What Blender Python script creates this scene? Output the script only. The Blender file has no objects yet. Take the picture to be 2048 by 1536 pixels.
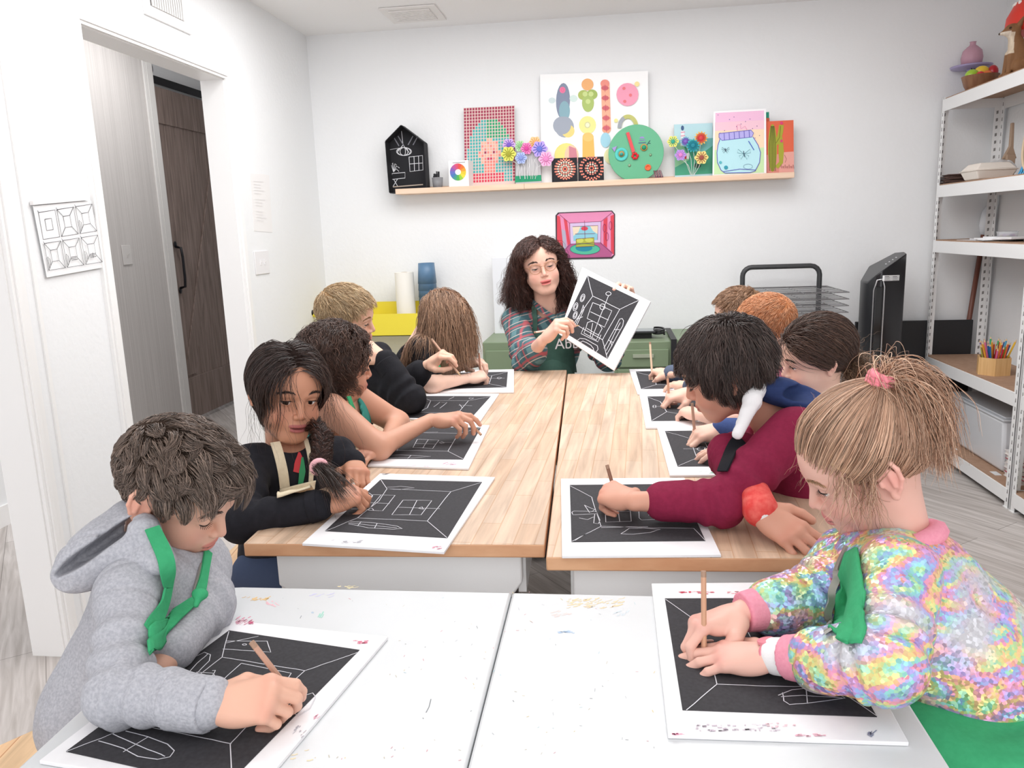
import bpy, bmesh, math, random, os
import numpy as np
from mathutils import Vector, Matrix
rng = np.random.default_rng(7); random.seed(7)
scene = bpy.context.scene; col = scene.collection
A = np.array
# ---------------------------------------------------------------- camera
F = 1565.; PIT, ROL, YAW = 0.19348, -0.03502, 0.1326
CAM = A([0, 0, 1.30])
_cy, _sy = math.cos(YAW), math.sin(YAW)
_f = A([-_sy*math.cos(PIT), _cy*math.cos(PIT), -math.sin(PIT)])
_r = A([_cy, _sy, 0.]); _d = np.cross(_f, _r)
RM = np.stack([_r*math.cos(ROL)-_d*math.sin(ROL), _r*math.sin(ROL)+_d*math.cos(ROL), _f])
def ray(u, v): return RM.T @ A([(u-1024)/F, (v-768)/F, 1.])
def PZ(u, v, z): r = ray(u, v); return CAM+r*(z-CAM[2])/r[2]
def PY(u, v, y): r = ray(u, v); return CAM+r*y/r[1]
def PX(u, v, x): r = ray(u, v); return CAM+r*x/r[0]
def PD(u, v, d): return CAM+ray(u, v)*d
def PP(u, v, o, n):
    r = ray(u, v); o = A(o, float); n = A(n, float); return CAM+r*((o-CAM)@n)/(r@n)
cd = bpy.data.cameras.new('camera'); cam = bpy.data.objects.new('camera', cd); col.objects.link(cam)
cd.sensor_fit = 'HORIZONTAL'; cd.sensor_width = 36; cd.lens = 36*F/2048; cd.clip_start = .02; cd.clip_end = 60
_m = Matrix.Identity(4)
for i in range(3):
    _m[i][0] = RM[0][i]; _m[i][1] = -RM[1][i]; _m[i][2] = -RM[2][i]; _m[i][3] = CAM[i]
cam.matrix_world = _m; scene.camera = cam
# ---------------------------------------------------------------- colours / materials
def lin(c):
    if isinstance(c, str):
        c = c.lstrip('#'); c = [int(c[i:i+2], 16)/255 for i in (0, 2, 4)]
    return A([(x/12.92 if x <= .04045 else ((x+.055)/1.055)**2.4) for x in c[:3]])
MATS = {}
def mat(name, colr=None, rough=.6, metal=0, spec=.5, noise=None, bump=None, vc=False, alpha=None, trans=0, emit=None, coat=0, sheen=0, sss=0):
    """noise=(scale, colour2, fac[, stretch]); bump=(scale, strength, dist[, stretch])"""
    if name in MATS: return MATS[name]
    m = bpy.data.materials.new(name); m.use_nodes = True; MATS[name] = m
    nt = m.node_tree; b = nt.nodes['Principled BSDF']; L = nt.links.new
    b.inputs['Roughness'].default_value = rough; b.inputs['Metallic'].default_value = metal
    b.inputs['Specular IOR Level'].default_value = spec
    if coat: b.inputs['Coat Weight'].default_value = coat
    if sheen: b.inputs['Sheen Weight'].default_value = sheen
    if sss:
        b.inputs['Subsurface Weight'].default_value = sss; b.inputs['Subsurface Radius'].default_value = (1, .35, .2); b.inputs['Subsurface Scale'].default_value = .006
    if trans: b.inputs['Transmission Weight'].default_value = trans
    if alpha is not None: b.inputs['Alpha'].default_value = alpha
    co = nt.nodes.new('ShaderNodeTexCoord')
    def nz(scale, stretch, detail=6):
        mp = nt.nodes.new('ShaderNodeMapping'); L(co.outputs['Object'], mp.inputs['Vector']); mp.inputs['Scale'].default_value = stretch
        n = nt.nodes.new('ShaderNodeTexNoise'); n.inputs['Scale'].default_value = scale; n.inputs['Detail'].default_value = detail
        L(mp.outputs[0], n.inputs['Vector']); return n
    src = None
    if vc:
        a = nt.nodes.new('ShaderNodeAttribute'); a.attribute_name = 'Col'; src = a.outputs['Color']
    elif colr is not None:
        b.inputs['Base Color'].default_value = (*lin(colr), 1)
    if noise:
        n = nz(noise[0], noise[3] if len(noise) > 3 else (1, 1, 1))
        mx = nt.nodes.new('ShaderNodeMix'); mx.data_type = 'RGBA'
        rp = nt.nodes.new('ShaderNodeMapRange'); rp.inputs[1].default_value = .35; rp.inputs[2].default_value = .65; rp.inputs[4].default_value = noise[2]
        L(n.outputs['Fac'], rp.inputs[0]); L(rp.outputs[0], mx.inputs[0])
        if src: L(src, mx.inputs[6])
        else: mx.inputs[6].default_value = (*lin(colr), 1)
        mx.inputs[7].default_value = (*lin(noise[1]), 1); src = mx.outputs[2]
    if src: L(src, b.inputs['Base Color'])
    if bump:
        n = nz(bump[0], bump[3] if len(bump) > 3 else (1, 1, 1), 4)
        bp = nt.nodes.new('ShaderNodeBump'); bp.inputs['Strength'].default_value = bump[1]; bp.inputs['Distance'].default_value = bump[2]
        L(n.outputs['Fac'], bp.inputs['Height']); L(bp.outputs[0], b.inputs['Normal'])
    if emit:
        b.inputs['Emission Color'].default_value = (*lin(emit[0]), 1); b.inputs['Emission Strength'].default_value = emit[1]
    return m
# ---------------------------------------------------------------- objects
def tag(o, label=None, cat=None, group=None, kind=None):
    if label: o['label'] = label
    if cat: o['category'] = cat
    if group: o['group'] = group
    if kind: o['kind'] = kind
    return o
def thing(name, label, cat, loc=(0, 0, 0), group=None):
    o = bpy.data.objects.new(name, None); col.objects.link(o); o.location = loc; o.empty_display_size = .05
    return tag(o, label, cat, group)
def mesh_obj(name, V, Fc, m, parent=None, smooth=False, vcol=None, mats=None, midx=None):
    V = np.asarray(V, dtype=np.float32).reshape(-1, 3)
    me = bpy.data.meshes.new(name)
    if isinstance(Fc, np.ndarray):
        n, k = Fc.shape
        me.vertices.add(len(V)); me.vertices.foreach_set('co', V.ravel())
        me.loops.add(n*k); me.loops.foreach_set('vertex_index', Fc.astype(np.int32).ravel())
        me.polygons.add(n); me.polygons.foreach_set('loop_start', np.arange(0, n*k, k, dtype=np.int32))
        try: me.polygons.foreach_set('loop_total', np.full(n, k, dtype=np.int32))
        except Exception: pass
        me.update(calc_edges=True)
    else:
        me.from_pydata(V.tolist(), [], [list(map(int, f)) for f in Fc]); me.update()
    for mm in (mats or [m]): me.materials.append(mm)
    if midx is not None: me.polygons.foreach_set('material_index', np.asarray(midx, dtype=np.int32))
    if smooth: me.polygons.foreach_set('use_smooth', np.ones(len(me.polygons), dtype=bool))
    if vcol is not None:
        a = me.color_attributes.new('Col', 'FLOAT_COLOR', 'POINT')
        c = np.ones((len(V), 4), dtype=np.float32); c[:, :3] = vcol; a.data.foreach_set('color', c.ravel())
    o = bpy.data.objects.new(name, me); col.objects.link(o)
    if parent is not None:
        o.parent = parent
        if parent.type == 'EMPTY': o.matrix_parent_inverse = Matrix.Translation(-parent.location)
    return o
class MB:
    """collects shapes into ONE mesh"""
    def __init__(s): s.v = []; s.f = []; s.n = 0; s.c = []; s.m = []
    def add(s, V, Fc, c=None, mi=0):
        V = [tuple(map(float, p)) for p in V]; s.v += V; s.f += [[i+s.n for i in f] for f in Fc]; s.n += len(V)
        s.c += [tuple(c) if c is not None else (1, 1, 1)]*len(V); s.m += [mi]*len(Fc); return s
    def box(s, lo, hi, c=None, R=None, o=None, mi=0):
        V = [(x, y, z) for x in (lo[0], hi[0]) for y in (lo[1], hi[1]) for z in (lo[2], hi[2])]
        if R is not None: V = [tuple(R @ A(p)+(A(o) if o is not None else 0)) for p in V]
        elif o is not None: V = [tuple(A(p)+A(o)) for p in V]
        return s.add(V, [(0, 1, 3, 2), (4, 6, 7, 5), (0, 4, 5, 1), (2, 3, 7, 6), (0, 2, 6, 4), (1, 5, 7, 3)], c, mi)
    def prism(s, P, d, c=None, mi=0):
        P = [A(p, float) for p in P]; d = A(d, float); n = len(P)
        return s.add(P+[p+d for p in P], [list(range(n))[::-1], list(range(n, 2*n))]+[(i, (i+1) % n, (i+1) % n+n, i+n) for i in range(n)], c, mi)
    def poly(s, P, c=None, mi=0): return s.add(P, [list(range(len(P)))], c, mi)
    def tube(s, P, r, seg=8, c=None, caps=True, mi=0, closed=False):
        P = [A(p, float) for p in P]; n = len(P); R = r if hasattr(r, '__len__') else [r]*n
        V = []; prev = None
        for i in range(n):
            t = (P[(i+1) % n]-P[i-1]) if closed else P[min(i+1, n-1)]-P[max(i-1, 0)]
            t = t/(np.linalg.norm(t)+1e-9)
            if prev is None: a = np.cross(t, (0, 0, 1.) if abs(t[2]) < .9 else (1., 0, 0))
            else: a = prev-t*(prev@t)
            a = a/(np.linalg.norm(a)+1e-9); prev = a; b = np.cross(t, a)
            V += [P[i]+R[i]*(a*math.cos(q)+b*math.sin(q)) for q in np.arange(seg)*2*math.pi/seg]
        Fc = [(i*seg+j, i*seg+(j+1) % seg, (i+1)*seg+(j+1) % seg, (i+1)*seg+j) for i in range(n-1) for j in range(seg)]
        if closed: Fc += [((n-1)*seg+j, (n-1)*seg+(j+1) % seg, (j+1) % seg, j) for j in range(seg)]
        elif caps: Fc += [list(range(seg))[::-1], [(n-1)*seg+j for j in range(seg)]]
        return s.add(V, Fc, c, mi)
    def lathe(s, o, prof, seg=24, c=None, axis=None, mi=0, a0=0):
        o = A(o, float); V = []; ax = A(axis, float) if axis is not None else A([0, 0, 1.]); ax /= np.linalg.norm(ax)
        e = np.cross(ax, (0, 1., 0) if abs(ax[1]) < .9 else (1., 0, 0)); e /= np.linalg.norm(e); g = np.cross(ax, e)
        for (r, z) in prof: V += [o+ax*z+r*(e*math.cos(q+a0)+g*math.sin(q+a0)) for q in np.arange(seg)*2*math.pi/seg]
        n = len(prof)
        Fc = [(i*seg+j, i*seg+(j+1) % seg, (i+1)*seg+(j+1) % seg, (i+1)*seg+j) for i in range(n-1) for j in range(seg)]
        if prof[0][0] > 0: Fc.append(list(range(seg))[::-1])
        if prof[-1][0] > 0: Fc.append([(n-1)*seg+j for j in range(seg)])
        return s.add(V, Fc, c, mi)
    def ball(s, o, r, c=None, seg=16, R=None, mi=0):
        r = A(r)*np.ones(3); V = []; n = seg//2
        for i in range(n+1):
            t = math.pi*i/n
            for j in range(seg):
                q = 2*math.pi*j/seg; p = A([r[0]*math.sin(t)*math.cos(q), r[1]*math.sin(t)*math.sin(q), r[2]*math.cos(t)])
                V.append((R @ p if R is not None else p)+A(o))
        return s.add(V, [(i*seg+j, (i+1)*seg+j, (i+1)*seg+(j+1) % seg, i*seg+(j+1) % seg) for i in range(n) for j in range(seg)], c, mi)
    def build(s, name, m, parent=None, smooth=False, bevel=0, vc=False, mats=None):
        o = mesh_obj(name, A(s.v), s.f, m, parent, smooth, A(s.c) if vc else None, mats, s.m if mats else None)
        if bevel:
            b = o.modifiers.new('b', 'BEVEL'); b.width = bevel; b.segments = 2; b.limit_method = 'ANGLE'
        if smooth == 'auto' or bevel:
            for p in o.data.polygons: p.use_smooth = True
            o.data.set_sharp_from_angle(angle=math.radians(40)) if hasattr(o.data, 'set_sharp_from_angle') else None
        return o
# flat artwork in photo pixels on a plane: shapes stacked 0.15 mm apart
class Art:
    def __init__(s, o, n, off=0.0, step=.00015, tw=.0008):
        s.o = A(o, float); s.n = A(n, float)/np.linalg.norm(n); s.k = 0; s.off = off; s.step = step; s.mb = MB(); s.tw = tw
    def p(s, u, v): return PP(u, v, s.o+s.n*(s.off+s.k*s.step), s.n)
    def poly(s, pts, c): s.k += 1; s.mb.poly([s.p(*q) for q in pts], lin(c)); return s
    def ell(s, u, v, ru, rv, c, n=20, rot=0, a0=0, a1=2*math.pi):
        cr, sr = math.cos(rot), math.sin(rot)
        return s.poly([(u+ru*math.cos(a)*cr-rv*math.sin(a)*sr, v+ru*math.cos(a)*sr+rv*math.sin(a)*cr) for a in np.linspace(a0, a1, n, endpoint=a1-a0 < 6.2)], c)
    def ring(s, u, v, ru, rv, c, w=None, rot=0, a0=0, a1=2*math.pi, n=22):
        cr, sr = math.cos(rot), math.sin(rot)
        return s.line([(u+ru*math.cos(a)*cr-rv*math.sin(a)*sr, v+ru*math.cos(a)*sr+rv*math.sin(a)*cr) for a in np.linspace(a0, a1, n)], c, w)
    def line(s, pts, c, w=None):
        s.k += 1; P = [s.p(*q) for q in pts]; w = w or s.tw; V = []; Fc = []
        for i, p in enumerate(P):
            t = P[min(i+1, len(P)-1)]-P[max(i-1, 0)]; t /= np.linalg.norm(t)+1e-9
            q = np.cross(s.n, t)*w/2; V += [p+q, p-q]
        s.mb.add(V, [(2*i, 2*i+1, 2*i+3, 2*i+2) for i in range(len(P)-1)], lin(c)); return s
    def build(s, name, m, parent): return s.mb.build(name, m, parent, vc=True)
# ---------------------------------------------------------------- signed distance modelling
def smin(a, b, k):
    if k <= 0: return np.minimum(a, b)
    h = np.maximum(k-np.abs(a-b), 0)/k; return np.minimum(a, b)-h*h*k*.25
def unit(v): v = A(v, float); return v/(np.linalg.norm(v)+1e-12)
class Pr:
    def __init__(s, f, lo, hi, k=.01, mode='+', R=None, t=None, s_=1.):
        s.f0 = f; s.lo = A(lo, float); s.hi = A(hi, float); s.k = k; s.mode = mode
        s.R = np.eye(3) if R is None else R; s.t = np.zeros(3) if t is None else A(t, float); s.s = s_
    def xf(s, R, t, sc=1.):
        return Pr(s.f0, s.lo, s.hi, s.k*sc, s.mode, R @ s.R, R @ s.t*sc+A(t, float), s.s*sc)
    def __call__(s, P): return s.f0(((P-s.t) @ s.R)/s.s)*s.s
    def bounds(s):
        C = A([(x, y, z) for x in (s.lo[0], s.hi[0]) for y in (s.lo[1], s.hi[1]) for z in (s.lo[2], s.hi[2])])*s.s
        W = C @ s.R.T+s.t; return W.min(0), W.max(0)
def ell(c, r, k=.01, mode='+', R=None):
    c = A(c, float); r = A(r, float)*np.ones(3)
    def f(P):
        q = P/r; k0 = np.sqrt((q*q).sum(-1))+1e-9; q2 = P/(r*r); k1 = np.sqrt((q2*q2).sum(-1))+1e-9; return k0*(k0-1)/k1
    return Pr(f, -r, r, k, mode, R, c)
def rc(a, b, ra, rb, k=.01, mode='+', wr=None, fl=None):
    a = A(a, float); b = A(b, float); ab = b-a; L2 = ab@ab+1e-12; rm = max(ra, rb)
    e = (unit(fl), ) if fl is not None else None
    def f(P):
        pa = P-a; t = np.clip((pa@ab)/L2, 0, 1); q = pa-t[..., None]*ab
        if e is not None: q = q+(q@e[0])[..., None]*e[0]*.35
        d = np.sqrt((q*q).sum(-1))-(ra+(rb-ra)*t)
        if wr is not None: d = d+wr(P, t)
        return d
    return Pr(f, np.minimum(a, b)-rm*1.15, np.maximum(a, b)+rm*1.15, k, mode)
def rbox(c, h, r, k=.01, mode='+', R=None):
    h = A(h, float)
    def f(P):
        q = np.abs(P)-(h-r); return np.sqrt((np.maximum(q, 0)**2).sum(-1))+np.minimum(q.max(-1), 0)-r
    return Pr(f, -h, h, k, mode, R, A(c, float))
def plane(n, d, k=.002):   # keep n.p < d
    n = unit(n); return Pr(lambda P: P@n-d, (-9, -9, -9), (9, 9, 9), k, '&')
def sd(prims, P):
    D = np.full(P.shape[:-1], 1.)
    for p in prims:
        d = p(P)
        D = smin(D, d, p.k) if p.mode == '+' else -smin(-D, d if p.mode == '-' else -d, p.k)
    return D
def nrm(prims, P, e=.0015):
    o = sd(prims, P); g = np.stack([sd(prims, P+A(v)*e)-o for v in ((1, 0, 0), (0, 1, 0), (0, 0, 1))], -1)
    return g/(np.linalg.norm(g, axis=-1, keepdims=True)+1e-9), o
def field(prims, lo, hi, h, disp=None):
    lo = A(lo, float); hi = A(hi, float); n = np.ceil((hi-lo)/h).astype(int)+1
    V = np.ones(n, dtype=np.float32)
    ax = [lo[i]+h*np.arange(n[i]) for i in range(3)]
    for p in prims:
        if p.mode == '&': i0 = A([0, 0, 0]); i1 = n
        else:
            b0, b1 = p.bounds(); pad = p.k+2.5*h
            i0 = np.clip(np.floor((b0-pad-lo)/h).astype(int), 0, n); i1 = np.clip(np.ceil((b1+pad-lo)/h).astype(int)+1, 0, n)
        if (i1 <= i0).any(): continue
        G = np.stack(np.meshgrid(*[ax[i][i0[i]:i1[i]] for i in range(3)], indexing='ij'), -1)
        d = p(G); sl = tuple(slice(a, b) for a, b in zip(i0, i1)); S = V[sl]
        V[sl] = smin(S, d, p.k) if p.mode == '+' else -smin(-S, d if p.mode == '-' else -d, p.k)
    if disp is not None:
        I = np.argwhere(np.abs(V) < .012)
        if len(I): V[tuple(I.T)] += disp(lo+I*h)
    return V, lo
def nets(V, lo, h):
    n = A(V.shape); ins = V < 0
    c = np.zeros(n-1, dtype=np.int8); offs = [(i, j, k) for i in (0, 1) for j in (0, 1) for k in (0, 1)]
    for o in offs: c += ins[o[0]:n[0]-1+o[0], o[1]:n[1]-1+o[1], o[2]:n[2]-1+o[2]]
    act = (c > 0) & (c < 8); I = np.argwhere(act)
    if len(I) == 0: return np.zeros((0, 3)), np.zeros((0, 4), int)
    vals = {o: V[I[:, 0]+o[0], I[:, 1]+o[1], I[:, 2]+o[2]] for o in offs}
    acc = np.zeros((len(I), 3)); cnt = np.zeros(len(I))
    for o in offs:
        for a in range(3):
            if o[a] == 0:
                o2 = list(o); o2[a] = 1; va, vb = vals[o], vals[tuple(o2)]; cr = (va < 0) != (vb < 0)
                t = np.where(cr, va/np.where(cr, va-vb, 1), 0); p = np.tile(A(o, float), (len(I), 1)); p[:, a] = t
                acc += p*cr[:, None]; cnt += cr
    P = lo+h*(I+acc/cnt[:, None])
    idx = np.full(n-1, -1, dtype=np.int64); idx[tuple(I.T)] = np.arange(len(I))
    Q = []
    for a in range(3):
        b, d = (a+1) % 3, (a+2) % 3
        s0 = [slice(None)]*3; s1 = [slice(None)]*3; s0[a] = slice(0, n[a]-1); s1[a] = slice(1, n[a])
        A0 = ins[tuple(s0)]; A1 = ins[tuple(s1)]; E = np.argwhere(A0 != A1)
        E = E[(E[:, b] > 0) & (E[:, d] > 0) & (E[:, b] < n[b]-1) & (E[:, d] < n[d]-1)]
        if len(E) == 0: continue
        flip = ~A0[tuple(E.T)]
        def g(db, dd):
            e = E.copy(); e[:, b] += db; e[:, d] += dd; return idx[tuple(e.T)]
        q = np.stack([g(-1, -1), g(0, -1), g(0, 0), g(-1, 0)], 1); q[flip] = q[flip][:, ::-1]; Q.append(q)
    return P, np.concatenate(Q)
def sdf_mesh(prims, h, lo=None, hi=None, disp=None):
    if lo is None:
        B = [p.bounds() for p in prims if p.mode == '+']; lo = np.min([b[0] for b in B], 0)-3*h-.012; hi = np.max([b[1] for b in B], 0)+3*h+.012
    V, lo = field(prims, lo, hi, h, disp); return nets(V, lo, h)
def join(parts):
    V = []; Q = []; n = 0
    for v, q in parts:
        V.append(v); Q.append(q+n); n += len(v)
    return np.concatenate(V), np.concatenate(Q)
_k = rng.normal(size=(6, 3)); _k /= np.linalg.norm(_k, axis=1, keepdims=True); _ph = rng.uniform(0, 6, 6)
def wav(P, fr, seed=0):
    a = 0; W = P*fr
    W = W+.7*np.sin(W[..., [1, 2, 0]]*1.3+seed)
    for i in range(6): a = a+np.sin(W @ _k[i]*(1+.35*i)+_ph[i]+seed*1.7)
    return a/6
def cloth(amp=.003, fr=28, seed=0):
    return lambda P: amp*(wav(P, fr, seed)+.4*wav(P, fr*2.3, seed+3)+.75*np.maximum(0, 1-7*np.abs(wav(P*A([1, 1, .6]), fr*.8, seed+5))))
def sobj(name, prims, h, m, parent, disp=None, colf=None, lo=None, hi=None):
    V, Q = sdf_mesh(prims, h, lo, hi, disp)
    return mesh_obj(name, V, Q, m, parent, True, colf(V) if colf else None)
# ================================================================ ROOM
WX, BY, RX, CZ = -1.77, 4.70, 2.06, 2.458
wallm = mat('plaster_white', '#f4f5f6', .75, bump=(55, .35, .004), spec=.25)
ceilm = mat('ceiling_white', '#fbfafa', .85, bump=(80, .2, .003), spec=.2)
trimm = mat('trim_white', '#f8f7f6', .4)
hallm = mat('hall_shade_grey', '#c4bfbc', .8, noise=(14, '#b0aba8', .8, (14, 14, .10)), bump=(40, .35, .003, (3, 3, .05)))  # shade of the dim hall put into the wall's grey; streaks are brush grain
def planks(name, c1, c2, c3, sx, sy, rot):
    m = bpy.data.materials.new(name); m.use_nodes = True; nt = m.node_tree; L = nt.links.new; b = nt.nodes['Principled BSDF']
    co = nt.nodes.new('ShaderNodeTexCoord'); mp = nt.nodes.new('ShaderNodeMapping'); L(co.outputs['Object'], mp.inputs[0]); mp.inputs['Rotation'].default_value = (0, 0, rot)
    br = nt.nodes.new('ShaderNodeTexBrick'); L(mp.outputs[0], br.inputs['Vector'])
    br.inputs['Scale'].default_value = 1; br.inputs['Brick Width'].default_value = sx; br.inputs['Row Height'].default_value = sy
    br.inputs['Mortar Size'].default_value = .0012; br.inputs['Color1'].default_value = (*lin(c1), 1); br.inputs['Color2'].default_value = (*lin(c2), 1)
    br.inputs['Mortar'].default_value = (*lin(c3), 1); br.offset = .37
    mp2 = nt.nodes.new('ShaderNodeMapping'); mp2.inputs['Scale'].default_value = (1.6, 22, 1); L(mp.outputs[0], mp2.inputs[0])
    n = nt.nodes.new('ShaderNodeTexNoise'); n.inputs['Scale'].default_value = 2.2; n.inputs['Detail'].default_value = 9; n.inputs['Distortion'].default_value = .6; L(mp2.outputs[0], n.inputs['Vector'])
    mr = nt.nodes.new('ShaderNodeMapRange'); mr.inputs[1].default_value = .3; mr.inputs[2].default_value = .7; L(n.outputs['Fac'], mr.inputs[0])
    mx = nt.nodes.new('ShaderNodeMix'); mx.data_type = 'RGBA'; mx.blend_type = 'MULTIPLY'; mx.inputs[0].default_value = 1
    cr = nt.nodes.new('ShaderNodeMix'); cr.data_type = 'RGBA'; cr.inputs[6].default_value = (.62, .60, .58, 1); cr.inputs[7].default_value = (1, 1, 1, 1); L(mr.outputs[0], cr.inputs[0])
    L(br.outputs['Color'], mx.inputs[6]); L(cr.outputs[2], mx.inputs[7]); L(mx.outputs[2], b.inputs['Base Color']); b.inputs['Roughness'].default_value = .5
    return m
floorm = planks('floor_planks', '#e2dcd9', '#d0c9c5', '#8f8984', 1.2, .15, math.radians(52))
def struct(name, mb, m, parent=None, **k): return tag(mb.build(name, m, parent, **k), kind='structure')
struct('floor', MB().box((-4.5, -1.5, -.05), (3.2, 5.6, 0)), floorm)
struct('ceiling', MB().box((WX-.1, -1.5, CZ), (RX+.1, BY+.1, CZ+.05)), ceilm)
struct('wall_back', MB().box((WX-.12, BY, 0), (RX+.1, BY+.1, CZ)), wallm)
struct('wall_right', MB().box((RX, -1.5, 0), (RX+.1, BY, CZ)), wallm)
# left wall: jamb end near camera at y=E0, doorway D0..D1
E0 = 2.11; D0, D1, DZ = 2.60, 3.605, 2.03; WT = .11
wl = MB()
wl.box((WX-WT, E0, 0), (WX, D0, CZ)); wl.box((WX-WT, D1, 0), (WX, BY, CZ)); wl.box((WX-WT, D0, DZ), (WX, D1, CZ))
wl.box((WX-WT, -1.5, 2.15), (WX, E0, CZ)); wl.box((WX-WT, -1.5, 0), (WX, .9, 2.15))
struct('wall_left', wl, wallm)
# door casings
t = MB()
for (a, b) in ((D0-.055, D0), (D1, D1+.055)): t.box((WX, a, 0), (WX+.012, b, DZ)); t.box((WX+.0121, a+.012, 0), (WX+.018, b-.012, DZ+.012))
t.box((WX, D0-.055, DZ), (WX+.012, D1+.055, DZ+.055)); t.box((WX+.0122, D0-.043, DZ+.012), (WX+.018, D1+.043, DZ+.042))
t.box((WX-WT-.001, D0, 0), (WX, D0+.004, DZ)); t.box((WX-WT-.001, D1-.004, 0), (WX, D1, DZ)); t.box((WX-WT, D0, DZ-.004), (WX, D1, DZ))
struct('trim_1', t, trimm)
t = MB(); t.box((WX, E0, 0), (WX+.016, E0+.055, 2.2)); t.box((WX+.016, E0+.012, 0), (WX+.022, E0+.03, 2.2)); t.box((WX, E0+.105, 0), (WX+.006, E0+.12, CZ)); t.box((WX-WT, E0-.006, 0), (WX+.004, E0, 2.15))
t.box((WX, .9, 2.15), (WX+.016, E0+.055, 2.21))
struct('trim_2', t, trimm)
# hall behind the doorway
HX = -2.90; HC = 2.62
struct('wall_hall_near', MB().box((HX-.1, -1.5, 0), (HX, 3.62, HC)), wallm)
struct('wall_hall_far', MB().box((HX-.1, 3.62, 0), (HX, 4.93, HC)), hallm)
struct('baseboard_hall', MB().box((HX, -1.5, 0), (HX+.014, 3.62, .10)), trimm)
struct('wall_hall_end', MB().box((-3.6, 6.6, 0), (WX-WT, 6.7, HC)).box((-3.6, 4.93, 0), (-3.5, 6.6, HC)), wallm)
struct('wall_hall_inner', MB().box((WX-WT, BY, 0), (WX-.01, 6.6, HC)), wallm)
struct('ceiling_hall', MB().box((-3.6, 1.0, HC), (WX-WT, 6.7, HC+.05)), ceilm)
struct('wall_hall_header', MB().box((-3.16, 4.93, 2.18), (-3.11, 6.6, HC)), wallm)
struct('floor_hall', MB().box((-3.6, 5.6, -.05), (-1.7, 6.7, 0)), floorm)
struct('trim_3', MB().box((HX-.12, 4.93, 0), (HX+.005, 4.945, HC)).box((HX, 4.83, 0), (HX+.012, 4.93, HC)).box((HX-.12, 4.945, 0), (HX-.08, 5.0, HC)).box((HX+.012, 4.86, 0), (HX+.016, 4.87, HC)), mat('trim_hall', '#d3d0cd', .5), bevel=.002)
# barn door
barnw = mat('barn_wood', '#94827a', .6, noise=(5, '#6e5e56', .8, (10, 10, .7)), bump=(30, .3, .002, (4, 4, .3)))
ironm = mat('black_iron', '#15151a', .45, metal=.3)
bd = thing('barn_door', 'dark stained wooden barn door hanging on black iron rail in the hallway', 'door', (-3.05, 5.5, 0))
BX = -3.06; b0, b1, bz0, bz1 = 5.06, 6.05, .03, 2.34
for i in range(6):
    y = b0+.11+i*.13
    MB().box((BX-.03, y+.003, bz0+.1), (BX-.005, y+.127, bz1-.1)).build('plank', barnw, bd, bevel=.003)
MB().box((BX-.03, b0, bz0), (BX+.008, b0+.12, bz1)).build('stile', barnw, bd, bevel=.003)
MB().box((BX-.03, b1-.12, bz0), (BX+.008, b1, bz1)).build('stile', barnw, bd, bevel=.003)
MB().box((BX-.03, b0+.12, bz1-.24), (BX+.007, b1-.12, bz1)).build('rail_board', barnw, bd, bevel=.003)
MB().box((BX-.03, b0+.12, bz0), (BX+.007, b1-.12, bz0+.3)).build('rail_board', barnw, bd, bevel=.003)
br = MB().prism([(BX-.005, b0+.13, bz0+.32), (BX-.005, b0+.27, bz0+.32), (BX-.005, b1-.12, 1.75), (BX-.005, b1-.12, 1.98)], (.011, 0, 0)); br.build('brace', barnw, bd, bevel=.002)
MB().tube([(BX+.005, b0+.19, 1.27), (BX+.045, b0+.19, 1.26), (BX+.05, b0+.19, 1.2), (BX+.05, b0+.19, 1.05), (BX+.045, b0+.19, .99), (BX+.005, b0+.19, .98)], .009).ball((BX+.006, b0+.19, 1.285), (.006, .018, .024)).ball((BX+.006, b0+.19, .965), (.006, .018, .024)).build('handle', ironm, bd, smooth=True)
MB().box((BX+.008, b0+.05, 2.0), (BX+.016, b0+.09, 2.5)).ball((BX+.016, b0+.07, 2.04), .011).ball((BX+.016, b0+.07, 2.2), .011).build('hanger_strap', ironm, bd)
MB().lathe((BX+.012, b0+.07, 2.44), [(.0, 0), (.05, 0), (.055, .008), (.05, .02), (.012, .022), (0, .03)], 28, axis=(1, 0, 0)).build('roller', ironm, bd, smooth=True)
tag(MB().box((BX-.01, b0+.02, 2.36), (BX, 6.5, 2.41)).build('door_rail', ironm), 'flat black iron rail above the barn door in the hallway', 'rail')
# ---- ceiling and wall grilles
dark = mat('grille_dark', '#4b4848', .6)
gm = mat('white_metal', '#ebe9e7', .45)
cv = [PZ(u, v, CZ-.006) for u, v in ((768, 20), (864, 14.5), (884, 38), (790, 43))]
cv = thing('ceiling_vent', 'small white rectangular air vent set in the ceiling', 'vent', (float(np.mean([p[0] for p in cv])), float(np.mean([p[1] for p in cv])), CZ))
x, y = cv.location[:2]
MB().box((x-.15, y-.15, CZ-.008), (x+.15, y+.15, CZ-.001)).build('frame', mat('vent_white', '#f1eeec', .6), cv, bevel=.002)
for i in range(9): MB().box((x-.11, y-.105+i*.024, CZ-.014), (x+.11, y-.090+i*.024, CZ-.009)).build('slat', mat('vent_slat', '#efecea', .6), cv)
p0 = PX(300, 25, WX+.01); p1 = PX(372, 60, WX+.01)
rv = thing('wall_vent', 'white return air grille with vertical slats above the doorway', 'vent', (WX, 3.0, 2.3))
MB().box((WX, p0[1]-.03, 2.16), (WX+.010, p1[1]+.05, 2.44)).build('frame', trimm, rv, bevel=.002)
MB().box((WX+.010, p0[1]+.01, 2.20), (WX+.011, p1[1]-.01, 2.43)).build('duct_opening', dark, rv)
for i in range(14):
    y = p0[1]+.015+i*(p1[1]-p0[1]-.03)/13.5; MB().box((WX+.011, y, 2.20), (WX+.016, y+.011, 2.43)).build('slat', gm, rv)
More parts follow.
